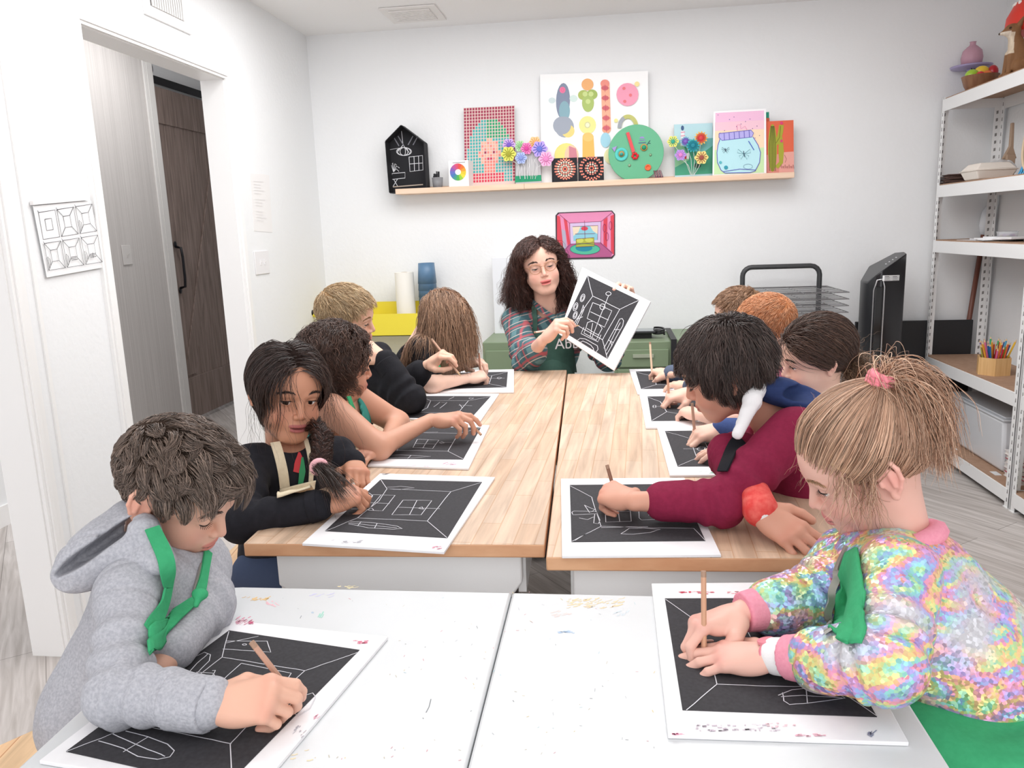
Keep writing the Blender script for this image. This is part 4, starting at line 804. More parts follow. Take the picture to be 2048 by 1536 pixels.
MB().lathe((bx_, by_, L[4]+.001), [(.045, 0), (.048, .01), (.048, .12), (.03, .15), (.018, .16), (.018, .175), (0, .18)], 28).build('bottle', mat('bottle_white', '#e9ecf1', .3), t, smooth=True); MB().lathe((bx_, by_, L[4]+.02), [(.0486, 0), (.0486, .07)], 28).build('label', mat('label_pale', '#dfe7dc', .5), t, smooth=True); MB().lathe((bx_, by_, L[4]+.05), [(.049, 0), (.049, .022)], 28).build('label_band', mat('label_green', '#7fbf3f', .5), t, smooth=True)
# ================================================================ tables
TZ, WZ = .75, .717
TA = math.radians(-2.0); TD = A([math.sin(TA), math.cos(TA), 0]); TXD = A([math.cos(TA), -math.sin(TA), 0])
butcher = planks('butcher_block', '#ead0b8', '#e5c3a5', '#d8b08e', .26, .038, math.radians(90)-TA)
bn = butcher.node_tree.nodes['Principled BSDF']; bn.inputs['Roughness'].default_value = .4
endg = mat('end_grain', '#dfae86', .55, noise=(7, '#c48a62', .8, (1, 1, 3)))
tw_ = mat('table_white', '#eceded', .4); tdk = mat('table_leg_dark', '#4a4442', .5)
def tb(o, x0, x1, y0, y1, z0, z1): # box in table frame
    return dict(lo=(x0, y0, z0), hi=(x1, y1, z1), R=np.stack([TXD, TD, A([0, 0, 1.])], 1), o=A([o[0], o[1], 0]))
def worktable(lab, o, W, LN):
    t = thing('work_table', lab, 'table', (o[0], o[1], 0), group='wood topped work tables pushed together')
    top = MB(); k = tb(o, 0, W, 0, LN, TZ-.026, TZ); top.box(k['lo'], k['hi'], R=k['R'], o=k['o'])
    tob = top.build('tabletop', None, t, bevel=.003, mats=[butcher, endg])
    for p in tob.data.polygons: p.material_index = 0 if abs(p.normal.z) > .5 else 1
    for (y0, y1) in ((.035, .06), (LN-.06, LN-.035)):
        P = [(.045, TZ-.026), (.045, TZ-.10), (.10, TZ-.135), (.15, TZ-.14), (W-.11, TZ-.14), (W-.07, TZ-.125), (W-.045, TZ-.09), (W-.045, TZ-.026)]
        MB().prism([A([o[0], o[1], 0])+TXD*a+TD*y0+A([0, 0, z]) for a, z in P], TD*(y1-y0)).build('end_panel', tw_, t, bevel=.004)
    for (x0, x1) in ((.04, .055), (W-.055, W-.04)): k = tb(o, x0, x1, .06, LN-.06, TZ-.12, TZ-.026); MB().box(k['lo'], k['hi'], R=k['R'], o=k['o']).build('apron', tw_, t)
    for x in (.06, W-.10):
        for y in (.07, LN-.11): k = tb(o, x, x+.04, y, y+.04, 0, TZ-.026); MB().box(k['lo'], k['hi'], R=k['R'], o=k['o']).build('leg', tdk, t, bevel=.004)
    return t
lo = PZ(486, 1087, TZ); ro = PZ(1092, 1114, TZ); WL = float((PZ(1088, 1098, TZ)-lo)@TXD); LL = float((PZ(1128, 741.7, TZ)-PZ(1088, 1098, TZ))@TD)
worktable('wood topped work table on the left, with four children along it', lo, WL, LL)
worktable('wood topped work table on the right, with four children along it', ro, WL+.005, float((PZ(1133, 747.6, TZ)-ro)@TD))
# white folding table
WA = math.radians(-.5); wx = A([math.cos(WA), -math.sin(WA), 0]); wy = A([math.sin(WA), math.cos(WA), 0])
c0 = PZ(444, 1172, WZ)-wx*.012; cr = PZ(1813, 1396, WZ); W0 = float((cr-c0)@wx)
ft = thing('folding_table', 'white plastic folding table with paint marks in the foreground', 'table', (c0[0], c0[1]-.5, 0))
def wp(a, b, z): return c0+wx*a+wy*(b)+A([0, 0, z-WZ])
wm = mat('folding_white', '#d9dcde', .35, noise=(7, '#d2d5d6', .6), bump=(120, .12, .001))
rr = .05
def half(x0, x1, rl, rr_):
    P = []
    if rl: P += [(x0+rr-rr*math.cos(a), -rr+rr*math.sin(a)) for a in np.linspace(0, 1.57, 7)]
    else: P += [(x0, 0)]
    if rr_: P += [(x1-rr+rr*math.sin(a), -rr+rr*math.cos(a)) for a in np.linspace(0, 1.57, 7)]
    else: P += [(x1, 0)]
    P += [(x1, -.82), (x0, -.82)]
    return MB().prism([wp(a, b, WZ) for a, b in P][::-1], (0, 0, -.032))
sx_ = float((PZ(1027, 1172, WZ)-c0)@wx)
half(0, sx_-.0008, 1, 0).build('table_half', wm, ft, bevel=.004); half(sx_+.0008, W0, 0, 1).build('table_half', wm, ft, bevel=.004)
for x in (.08, W0-.10):
    for y in (-.12, -.72): MB().tube([wp(x, y, WZ-.03), wp(x, y, .0)], .013, 10).build('leg', mat('leg_grey', '#9a9a9c', .4, metal=.5), ft, smooth=True)
MB().tube([wp(.08, -.12, .3), wp(.08, -.72, .3)], .01).tube([wp(W0-.10, -.12, .3), wp(W0-.10, -.72, .3)], .01).build('leg_brace', mat('leg_grey'), ft)
# paint marks on the table (stains with a shape of their own)
a = Art((0, 0, WZ+.0002), (0, 0, 1), 0, step=.00001, tw=.002)
def smear(u, v, w, h, c, n, ang=0.2, seed=1):
    r = random.Random(seed)
    for i in range(n):
        x = u+(r.random()-.5)*w; y = v+(r.random()-.5)*h; l = 3+r.random()*12; a.k = i % 5
        a.line([(x, y), (x+l*math.cos(ang)*.5, y-l*math.sin(ang)*.5+1), (x+l*math.cos(ang), y-l*math.sin(ang))], c, .0010+.0018*r.random())
smear(507, 1198, 50, 6, '#edc98f', 16, .3, 2); smear(540, 1205, 30, 8, '#f1c3cb', 5, -.6, 3); smear(640, 1192, 50, 8, '#cfcdea', 8, .3, 4); smear(690, 1174, 30, 5, '#e9d7a4', 6, .1, 5); smear(640, 1232, 8, 12, '#a5d8c8', 4, 1, 6)
smear(1185, 1207, 110, 20, '#f0d7b0', 60, .25, 7); smear(1120, 1228, 40, 12, '#f3dcd8', 14, .3, 8); smear(1240, 1228, 30, 10, '#d9e3ea', 10, .4, 9)
r_ = random.Random(5)
for i in range(150):
    u = 560+r_.random()*800; v = 1180+r_.random()*340
    if v < 1500 and (u < 770 and v > 1250 - 0) or (u > 1310): continue
    a.k = 1; l = 1.5+r_.random()*5; an = r_.random()*3; a.line([(u, v), (u+l*math.cos(an), v+l*math.sin(an))], r_.choice(['#b9bcc0', '#8f9296', '#c8c2b4', '#d9a9b0', '#a8c8d0', '#e0d0a0']), .0005+.0007*r_.random())
a.k = 1; a.line([(862, 1398), (858, 1414), (852, 1425)], '#8d9094', .0012).ell(202, 1425, 6, 4, '#e2466c', 8).ell(625, 1225, 3, 2, '#b9c9d9', 6)
smear(1130, 1264, 30, 4, '#b9cfe8', 12, .1, 12); smear(595, 1512, 60, 30, '#e9d9b9', 6, .2, 13)
tag(a.mb.build('paint_marks', vcm, ft, vc=True), kind='stuff')
# ================================================================ benches
ben = planks('bench_pine', '#f3cfa4', '#eab98a', '#c98f62', 2.5, .11, math.radians(82))
def bench(lab, P, z, th=.035, leg=True):
    t = thing('wooden_bench', lab, 'bench', (P[0][0], P[0][1], 0)); MB().prism([A([p[0], p[1], z]) for p in P], (0, 0, -th)).build('seat', ben, t, bevel=.006)
    c = np.mean([A(p[:2]) for p in P], 0)
    for p in P:
        q = A(p[:2])+(c-A(p[:2]))*.18; MB().box((q[0]-.02, q[1]-.02, 0), (q[0]+.02, q[1]+.02, z-th)).build('leg', ben, t)
bench('light pine bench at the lower left that the boy in the grey hoodie sits on', [(-.66, .52), (-.70, 1.10), (-.98, 1.22), (-1.16, .95), (-1.12, .52)], .455)
bench('pine bench beside the left work table under its children', [(-.80, 1.32), (-.85, 3.0), (-1.10, 3.0), (-1.05, 1.32)], .455)
bench('pine bench along the right side of the right work table', [(.44, 1.30), (.70, 1.30), (.63, 3.0), (.37, 3.0)], .455)
bench('pine bench under the child in the sequin jacket', [(.46, .45), (.80, .45), (.80, 1.2), (.46, 1.2)], .455)
# ================================================================ PEOPLE
def Rw(yaw, pit, rol):
    yaw, pit, rol = map(math.radians, (yaw, pit, rol)); cy, sy, cp, sp = math.cos(yaw), math.sin(yaw), math.cos(pit), math.sin(pit)
    f = A([sy*cp, cy*cp, -sp]); r0 = A([cy, -sy, 0]); u0 = np.cross(r0, f)
    return np.stack([r0*math.cos(rol)-u0*math.sin(rol), f, r0*math.sin(rol)+u0*math.cos(rol)], 1)
def ear_prims(sx):
    c = A([sx*.0715, -.010, -.008]); e1 = unit((sx*.42, -.9, 0)); e2 = unit((0, -.12, 1)); n = unit(np.cross(e1, e2))*1.; n = n if n[0]*sx > 0 else -n
    Q = lambda a, b, o=0: c+e1*a+e2*b+n*o
    R = np.stack([n, e1, e2], 1)
    th = [math.radians(x) for x in (165, 130, 95, 60, 25, -10, -40, -65)]
    H_ = [Q(.004+.0145*math.cos(x)*(1 if x > -.5 else .85), .003+.0265*math.sin(x)) for x in th]
    out = [ell(Q(.002, 0, -.001), (.0032, .0135, .0235), .006, R=R), ell(Q(-.001, -.003, .0055), (.0055, .0075, .0125), .003, '-', R=R)]
    out += [rc(H_[i], H_[i+1], .0033, .0033, .002) for i in range(len(H_)-1)]
    out += [ell(Q(.003, -.026), (.0045, .006, .0065), .004, R=R), rc(Q(.004, .015, .001), Q(.007, -.010, .001), .0024, .0026, .003), ell(Q(-.010, -.004, .001), (.003, .003, .005), .003, R=R)]
    return out
EY = .027
def lids(sx, up, dn):
    c = A([sx*EY, .060, -.004]); r = .0140
    def lf(P, n, cc):
        q = P-cc; return np.maximum(np.sqrt((q*q).sum(-1))-r, -(q@n))
    tu, td = math.radians(up), math.radians(dn)
    nu = A([0, -math.sin(tu), math.cos(tu)]); nd = A([0, math.sin(td), -math.cos(td)])
    return [Pr(lambda P: lf(P, nu, c), c-r, c+r, .0022), Pr(lambda P: lf(P, nd, c), c-r, c+r, .0022)]
LIPU = ((0, .0800, -.0572), (.0195, .0075, .0042)); LIPD = ((0, .0790, -.0662), (.0165, .0082, .0054))
def head_prims(eyes=(-12, -34), mouth=0., adult=False, noears=()):
    j = .006 if adult else 0
    p = [ell((0, -.012, .022), (.070, .088, .074)), ell((0, .030, .018), (.0575, .048, .050), .02), ell((0, .022, -.052-j), (.050 if not adult else .053, .052, .046), .025),
         ell((0, .050, -.058), (.030, .033, .026), .02), ell((.034, .046, -.040), (.022, .024, .024), .02), ell((-.034, .046, -.040), (.022, .024, .024), .02),
         ell((0, .060, -.089-j), (.019, .0175, .0165), .02), rc((.046, -.004, -.050), (.018, .052, -.086-j), .016, .014, .02), rc((-.046, -.004, -.050), (-.018, .052, -.086-j), .016, .014, .02),
         ell((EY, .088, -.004), (.017, .016, .0125), .010, '-'), ell((-EY, .088, -.004), (.017, .016, .0125), .010, '-'),
         rc((.012, .0745, .012), (.040, .064, .010), .0050, .005, .010), rc((-.012, .0745, .012), (-.040, .064, .010), .0050, .005, .010),
         rc((0, .0725, .002), (0, .0885, -.032), .0058, .0080, .010), ell((.0085, .0815, -.0365), (.0062, .0072, .0055), .004), ell((-.0085, .0815, -.0365), (.0062, .0072, .0055), .004),
         ell((.0045, .087, -.0425), (.0025, .0035, .002), .002, '-'), ell((-.0045, .087, -.0425), (.0025, .0035, .002), .002, '-'),
         ell(LIPU[0], LIPU[1], .004), ell((LIPD[0][0], LIPD[0][1], LIPD[0][2]-mouth), LIPD[1], .004), ell((0, .089, -.0620-mouth*.5), (.0200-mouth*.9, .011+mouth, .0011+mouth*.55), .002, '-')]
    for sx in (1, -1): p += lids(sx, *eyes)
    for sx in (1, -1):
        if sx not in noears: p += ear_prims(sx)
    p += [rc((0, -.022, -.045), (0, -.040, -.165), .040 if not adult else .046, .043 if not adult else .05, .03)]
    return p
HAND = {  # per finger (mcp,pip,dip,spread) index..pinky, thumb pts
 'write': ([(38, 48, 22, 2), (50, 58, 28, 0), (62, 68, 32, -2), (68, 70, 34, -6)], [(.020, .010, -.008), (.035, .026, -.018), (.036, .047, -.034), (.026, .066, -.047)]),
 'rest': ([(10, 18, 10, 7), (6, 16, 10, 1), (8, 20, 12, -6), (12, 24, 14, -14)], [(.020, .010, -.006), (.037, .026, -.008), (.046, .044, -.011), (.049, .062, -.014)]),
 'curl': ([(32, 42, 22, 4), (36, 46, 24, 0), (40, 50, 26, -4), (44, 52, 28, -9)], [(.020, .010, -.008), (.036, .024, -.014), (.041, .044, -.024), (.036, .062, -.032)]),
 'fist': ([(68, 82, 45, 1), (72, 86, 46, 0), (74, 86, 46, -1), (76, 84, 46, -3)], [(.020, .010, -.010), (.034, .028, -.022), (.030, .048, -.036), (.012, .056, -.044)]),
 'hold': ([(28, 30, 14, 6), (34, 36, 16, 1), (40, 42, 18, -4), (46, 46, 20, -10)], [(.020, .010, -.010), (.034, .028, -.026), (.036, .048, -.042), (.034, .064, -.056)]),
 'point': ([(14, 34, 18, 3), (30, 50, 26, 0), (46, 58, 28, -3), (50, 58, 30, -8)], [(.020, .010, -.008), (.034, .028, -.018), (.034, .050, -.030), (.026, .070, -.038)])}
def hand_prims(pose, side):   # side -1 = right hand (thumb at local -X), +1 = left hand
    fg, th = HAND[pose]; p = []; s = side; nails = []
    B = [(.0215, .064, .0), (.0075, .068, .002), (-.0065, .065, .001), (-.0195, .059, -.002)]
    Ls = [(.031, .020, .016), (.034, .022, .017), (.031, .021, .016), (.025, .016, .014)]; rr = [.0074, .0076, .0072, .0064]
    p.append(rc((0, -.012, 0), (0, .016, 0), .0175, .019, .01, fl=(0, 0, 1)))
    for (bx, by, bz), r in zip(B, rr): p.append(rc((s*bx*.55, .012, -.001), (s*bx, by, bz), .0105, .0092, .010))
    p += [ell((s*.016, .030, -.009), (.013, .024, .011), .010), ell((-s*.015, .030, -.008), (.011, .024, .010), .010)]
    tips = []
    for (a1, a2, a3, sp), (bx, by, bz), L_, r in zip(fg, B, Ls, rr):
        q = A([s*bx, by, bz]); a = 0
        for i, (da, l) in enumerate(zip((a1, a2, a3), L_)):
            a += math.radians(da); d = A([s*math.sin(math.radians(sp))*math.cos(a), math.cos(math.radians(sp))*math.cos(a), -math.sin(a)])
            n = q+d*l; p.append(rc(q, n, r*(1-.06*i), r*(.94-.07*i), .005 if i == 0 else .0018)); q = n
        tips.append(q); up = np.cross(A([1., 0, 0]), d); nails.append((q+up*r*.78-d*.001, r*.62))
    T = [A([s*x, y, z]) for x, y, z in th]
    p += [rc(T[0], T[1], .013, .0105, .008), rc(T[1], T[2], .0100, .0088, .003), rc(T[2], T[3], .0088, .0072, .002)]
    return p, (tips[0]+T[3])/2, tips, nails
def frame(f, b):   # columns X,Y,Z with Y=f, Z~b
    f = unit(f); z = unit(A(b, float)-f*(f@A(b, float))); return np.stack([np.cross(f, z), f, z], 1)
def march(prims, u, v, t0=.3, t1=4., off=0.):
    u = np.atleast_1d(u); v = np.atleast_1d(v); D_ = A([ray(a, b) for a, b in zip(u, v)]); D_ /= np.linalg.norm(D_, axis=1, keepdims=True)
    t = np.full(len(u), t0)
    for _ in range(70):
        d = sd(prims, CAM+D_*t[:, None]); t = t+np.minimum(d, .08)*.9
        t = np.minimum(t, t1)
    P = CAM+D_*t[:, None]; n, _ = nrm(prims, P); ok = np.abs(sd(prims, P)) < .01
    return P+n*off, n, ok
def strap(name, prims, pts, w, m, parent, off=.004, th=.003, n=None, zt=None):
    """flat band lying on a surface; pts are photo pixels"""
    pts = A(pts, float); k = np.concatenate([[0], np.cumsum(np.linalg.norm(np.diff(pts, axis=0), axis=1))]); n = n or max(6, int(k[-1]/7))
    s = np.linspace(0, k[-1], n); U = np.interp(s, k, pts[:, 0]); Vv = np.interp(s, k, pts[:, 1])
    P, N, ok = march(prims, U, Vv, off=off); P, N = P[ok], N[ok]
    if len(P) < 3: return None
    for _ in range(3): P[1:-1] = (P[:-2]+2*P[1:-1]+P[2:])/4; N[1:-1] = (N[:-2]+2*N[1:-1]+N[2:])/4
    return ribbon(name, P, N, w, m, parent, th)
def ribbon(name, P, N, w, m, parent, th=.003):
    P = A(P, float); N = A(N, float); T = np.gradient(P, axis=0); T /= np.linalg.norm(T, axis=1, keepdims=True)+1e-9; S = np.cross(T, N); S /= np.linalg.norm(S, axis=1, keepdims=True)+1e-9; N = np.cross(S, T)
    w = np.interp(np.linspace(0, 1, len(P)), np.linspace(0, 1, len(w)), w) if hasattr(w, '__len__') else np.full(len(P), w)
    V = np.concatenate([P-S*w[:, None]/2, P+S*w[:, None]/2, P+S*w[:, None]/2-N*th, P-S*w[:, None]/2-N*th]); n = len(P); Q = []
    for i in range(n-1):
        for a, b in ((0, 1), (1, 2), (2, 3), (3, 0)): Q.append((a*n+i, b*n+i, b*n+i+1, a*n+i+1))
    Q += [(0, n, 2*n, 3*n), (n-1, 4*n-1, 3*n-1, 2*n-1)]
    o = mesh_obj(name, V, A(Q), m, parent, True); o.data.set_sharp_from_angle(angle=math.radians(50)); return o
def patch(name, prims, La, Lb, m, parent, off=.005, th=.004, nu=14, nv=20, zcap=None):
    """cloth panel lying on a surface between two photo polylines (left, right), top to bottom"""
    def rs(L_, n):
        L_ = A(L_, float); k = np.concatenate([[0], np.cumsum(np.linalg.norm(np.diff(L_, axis=0), axis=1))]); s = np.linspace(0, k[-1], n); return np.stack([np.interp(s, k, L_[:, 0]), np.interp(s, k, L_[:, 1])], 1)
    a, b = rs(La, nv), rs(Lb, nv); G = np.stack([a+(b-a)*t for t in np.linspace(0, 1, nu)], 1).reshape(-1, 2)
    P, N, ok = march(prims, G[:, 0], G[:, 1], off=off); P = P.reshape(nv, nu, 3); ok = ok.reshape(nv, nu)
    for _ in range(3):
        Q_ = P.copy(); Q_[1:-1, 1:-1] = (P[:-2, 1:-1]+P[2:, 1:-1]+P[1:-1, :-2]+P[1:-1, 2:]+4*P[1:-1, 1:-1])/8; P = Q_
    Fq = [(i*nu+j, i*nu+j+1, (i+1)*nu+j+1, (i+1)*nu+j) for i in range(nv-1) for j in range(nu-1) if ok[i:i+2, j:j+2].all()]
    if not Fq: return None
    o = mesh_obj(name, P.reshape(-1, 3), A(Fq), m, parent, True); s = o.modifiers.new('s', 'SOLIDIFY'); s.thickness = th; s.offset = 0; return o
# ---- hair
def strands_mesh(name, P, r0, m, parent, C, taper=.25):
    """P[n,s,3] -> one mesh of thin three sided strands"""
    n, s, _ = P.shape; T = np.gradient(P, axis=1); T /= np.linalg.norm(T, axis=2, keepdims=True)+1e-9
    a = np.cross(T, rng.normal(size=(n, 1, 3))); a /= np.linalg.norm(a, axis=2, keepdims=True)+1e-9; b = np.cross(T, a)
    t = np.linspace(0, 1, s)[None, :, None]; r = (r0*np.ones(n))[:, None, None]*(1-(1-taper)*t**2)
    V = np.stack([P+r*(a*math.cos(q)+b*math.sin(q)) for q in (0, 2.094, 4.189)], 2).reshape(-1, 3)
    i = (np.arange(n)[:, None]*s+np.arange(s-1)[None, :]).ravel()*3
    Q = np.concatenate([np.stack([i+j, i+(j+1) % 3, i+3+(j+1) % 3, i+3+j], 1) for j in range(3)])
    cc = np.repeat(C, s*3, axis=0); return V, Q, cc
class Head:
    def __init__(s, pos, ypr, sc=1.): s.t = A(pos, float); s.R = Rw(*ypr); s.s = sc
    def w(s, p): return (A(p, float)*s.s) @ s.R.T+s.t
    def l(s, p): return ((p-s.t) @ s.R)/s.s
    def wd(s, d): return A(d, float) @ s.R.T
    def ld(s, d): return A(d, float) @ s.R
SCALP = [ell((0, -.013, .024), (.0725, .0905, .0765)), ell((0, .029, .020), (.0595, .050, .052), .02)]
ZL0 = ([0, .5, .85, 1.1, 1.3, 1.5, 1.75, 2.1, 2.6, 3.15], [.060, .057, .040, .010, -.006, .020, .012, -.045, -.062, -.066])
def phi(P): return np.arctan2(np.abs(P[..., 0]), P[..., 1]+.008)
def zline(P, ZL): return np.interp(phi(P), ZL[0], ZL[1])
def roots(n, ZL, scalp=SCALP, bias=None):
    out = np.zeros((0, 3)); c = A([0, -.01, .01])
    while len(out) < n:
        d = rng.normal(size=(n*2, 3)); d /= np.linalg.norm(d, axis=1, keepdims=True); p = c+d*.2
        for _ in range(14): p = p-d*sd(scalp, p)[:, None]
        k = p[:, 2] > zline(p, ZL)+rng.normal(size=len(p))*.003
        if bias is not None: k &= bias(p)
        out = np.concatenate([out, p[k]])
    return out[:n]
def grow(P0, D0, steps, step, coll, off, stiff=1., grav=0., g=(0, 0, -1), fld=None, noise=.15, curl=0., cf=9., pull=0.):
    n = len(P0); P = [P0]; d = D0/np.linalg.norm(D0, axis=1, keepdims=True); p = P0.copy(); st = step*np.ones(n); g = A(g, float)
    ph = rng.uniform(0, 6.28, n); nz = rng.normal(size=(n, 3))*noise; off = off*np.ones(n)
    for k in range(steps):
        v = d*stiff+g*grav
        if fld is not None: v = v+fld(p, k/steps)
        v = v+nz*.5+rng.normal(size=(n, 3))*noise*.5
        if curl:
            a = np.cross(d, g+.01); a /= np.linalg.norm(a, axis=1, keepdims=True)+1e-9; b = np.cross(d, a); w = (ph+k*cf*.35)[:, None]; v = v+curl*(a*np.sin(w)+b*np.cos(w))
        d = v/(np.linalg.norm(v, axis=1, keepdims=True)+1e-9)
        if coll is not None:
            N, f = nrm(coll, p); o_ = off*min(1, (k+1)/3.); ins = f < o_+.004; vn = (d*N).sum(1); fix = ins & (vn < 0)
            d[fix] -= N[fix]*vn[fix, None]; d /= np.linalg.norm(d, axis=1, keepdims=True)+1e-9
        p = p+d*st[:, None]
        if coll is not None:
            N, f = nrm(coll, p); push = np.where(f < o_, o_-f, pull*(o_-f)); p = p+N*push[:, None]
        P.append(p.copy())
    return np.stack(P, 1)
def clump(P, ng=200, amt=.6):
    n, s, _ = P.shape; gi = rng.choice(n, min(ng, n), replace=False); G = P[gi, 0]; near = np.zeros(n, int)
    for i in range(0, n, 1500): near[i:i+1500] = ((P[i:i+1500, None, 0]-G[None])**2).sum(-1).argmin(1)
    t = (np.linspace(0, 1, s)**1.2*amt)[None, :, None]; return P*(1-t)+P[gi[near]]*t
def hcol(n, c1, c2, sp=.25, P=None):
    a = rng.uniform(0, 1, n)**1.5
    if P is not None: a = np.clip(a*.6+.4*(.5+.5*wav(P, 70, 2)), 0, 1)
    return (lin(c1)*(1-a[:, None])+lin(c2)*a[:, None])*rng.normal(1, sp, (n, 1)).clip(.45, 1.7)
hairm = mat('hair_strands', vc=True, rough=.33, spec=.55)
capm_ = mat('hair_under', vc=True, rough=.95, spec=.05)
def build_hair(name, parent, H_, sets, cap, capcol, capm=None, h=.004):
    """sets: list of (P local [n,s,3], radius, colours)"""
    parts = []; cols = []; nc = 0
    if cap:
        V, Q = sdf_mesh([c.xf(H_.R, H_.t, H_.s) for c in cap], h, disp=lambda P: .0012*wav(P, 130)); parts.append((V, Q)); nc = len(Q); cols.append(np.tile(lin(capcol), (len(V), 1))*(1+.25*wav(V, 160)[:, None]))
    for P, r, C in sets:
        W = H_.w(P.reshape(-1, 3)).reshape(P.shape); V, Q, cc = strands_mesh('', W, r*H_.s, None, None, C); parts.append((V, Q)); cols.append(cc)
    V, Q = join(parts); mi = np.zeros(len(Q), int); mi[:nc] = 1; return mesh_obj(name, V, Q, None, parent, True, np.clip(np.concatenate(cols), 0, 1), [hairm, capm_], mi)
def maskpr(ZL, up=.007): return Pr(lambda P: zline(P, ZL)+up-P[..., 2], (-9,)*3, (9,)*3, .003, '&')
def off_(p, o): q = Pr(lambda P: p.f0(P)+o, p.lo, p.hi, p.k, p.mode, p.R, p.t, p.s); return q
# ---- skin
skinm = mat('skin', vc=True, rough=.48, spec=.35, bump=(350, .05, .0006), sss=.08)
eyem = mat('eye', vc=True, rough=.22, spec=.35)
lash = mat('lash', '#1d1412', .6)
def face_parts(parent, H_, gaze=(0, -25), eyes=(-12, -34), iris='#4a2f22', brow='#3a2a22', nb=90, sides=(1, -1), adult=False):
    for sx in sides:
        c = A([sx*EY, .060, -.004]); gy, gp = math.radians(gaze[0]), math.radians(gaze[1]); gd = A([math.sin(gy)*math.cos(gp), math.cos(gy)*math.cos(gp), math.sin(gp)])
        b = MB().ball(c, .0126, seg=72, R=frame(np.cross(gd, (1, 0, 0)), gd)); V = A(b.v); dd = (V-c) @ gd/.0126; an = np.degrees(np.arccos(np.clip(dd, -1, 1)))
        colr = np.where(an[:, None] < 13.5, lin('#0c0809'), np.where(an[:, None] < 31, lin(iris), lin('#e9e4e1'))); 
        mesh_obj('eye', H_.w(V), b.f, eyem, parent, True, colr)
        tu = math.radians(eyes[0]); b = MB(); arc = []
        for az in np.linspace(-62, 62, 13):
            a = math.radians(az); d = A([math.sin(a), math.cos(a)*math.cos(tu), math.cos(a)*math.sin(tu)+.0]); arc.append(c+unit(d)*.0143)
        b.tube([H_.w(p) for p in arc], [.0004*H_.s]+[.0009*H_.s]*11+[.0005*H_.s], 6)
        for i in range(1, 12):
            p = arc[i]; o = unit((p-c)*A([1, 1, .3])+A([sx*.002*(i-6)*.3, .004, -.0045 if eyes[0] < 8 else .002])); b.tube([H_.w(p), H_.w(p+o*.004+A([0, 0, -.0008])), H_.w(p+o*.0065)], [.00045*H_.s, .0003*H_.s, .0001*H_.s], 4)
        b.build('eyelashes', lash, parent, smooth=True)
        n = nb; t = rng.uniform(0, 1, n); P0 = np.stack([sx*(.013+.031*t), .080-.016*t**1.6, .0145+.006*np.sin(t*2.4)+rng.normal(0, .0011, n)-.004*t*t], 1)
        hp = head_prims(noears=(1, -1)); N, f = nrm(hp, P0); P0 = P0-N*f[:, None]; D0 = np.stack([sx*np.ones(n)*1., -.35*np.ones(n), .55-1.1*t], 1)+rng.normal(0, .2, (n, 3))
        P = grow(P0, D0, 4, .0022, hp, .0006, noise=.05); V, Q, cc = strands_mesh('', H_.w(P.reshape(-1, 3)).reshape(P.shape), .00045*H_.s, None, None, hcol(n, brow, brow)); mesh_obj('eyebrow', V, Q, hairm, parent, True, np.clip(cc, 0, 1))
def skincol(base, blush, lip, H_=None, nails=(), amt=.5, knuck=()):
    B, BL, LP = lin(base), lin(blush), lin(lip)
    def f(V):
        C = np.tile(B, (len(V), 1)); C = C*(1+.03*wav(V, 60)[:, None])
        def mix(w, c): C[:] = C*(1-w[:, None])+c*w[:, None]
        if H_ is not None:
            p = H_.l(V)
            for sx in (1, -1):
                mix(amt*np.exp(-((p-A([sx*.036, .062, -.038]))**2).sum(1)/.019**2), BL)
                mix(.45*np.exp(-((p-A([sx*.080, -.015, -.008]))**2).sum(1)/.022**2), BL)
            mix(.35*np.exp(-((p-A([0, .096, -.034]))**2).sum(1)/.011**2), BL)
            g = np.minimum(ell(*LIPU)(p), ell(*LIPD)(p)); mix(np.clip((.0022-g)/.0016, 0, 1)*(p[:, 1] > .07)*.85, LP)
            mix(.8*(np.abs(p[:, 2]+.0620) < .0012)*(np.abs(p[:, 0]) < .018)*(p[:, 1] > .078), lin(lip)*.35)
        for q, r in nails: mix(.55*np.clip(1.3-np.linalg.norm(V-q, axis=1)/r, 0, 1), lin('#fbe3dc'))
        for q in knuck: mix(.35*np.exp(-((V-q)**2).sum(1)/.010**2), BL)
        return np.clip(C, 0, 1)
    return f
def arm_hand(W, E_, pose, side, f, b, sc=1., rel=.030, bare=True):
    """returns prims, pinch point, tips, nails, knuckle pts"""
    R = frame(f, b); hp, pin, tips, nails = hand_prims(pose, side)
    pr = [q.xf(R, W, sc) for q in hp]; tw = lambda p: (A(p)*sc) @ R.T+A(W)
    if E_ is not None: pr = [rc(A(E_, float), A(W)-R[:, 1]*.010*sc, rel*sc, .0175*sc, .02)]+pr
    return pr, tw(pin), [tw(t) for t in tips], [(tw(q), r*sc) for q, r in nails], R
def pencil(lab, tip, top, c, r=.0038, group=None, name='pencil', tipc='#f4f1ee', holder=None):
    tip = A(tip, float); top = A(top, float); d = unit(top-tip); b = MB().tube([tip, tip+d*.018], [.0007, r], 7, lin('#d9b48c')).tube([tip, tip+d*.006], [.0006, r*.36], 7, lin(tipc)).tube([tip+d*.018, top-d*.008], r, 7, lin(c)).tube([top-d*.008, top], r*1.02, 7, lin('#a98a76'))
    return tag(b.build(name, vcm, vc=True), lab, 'pencil', group)
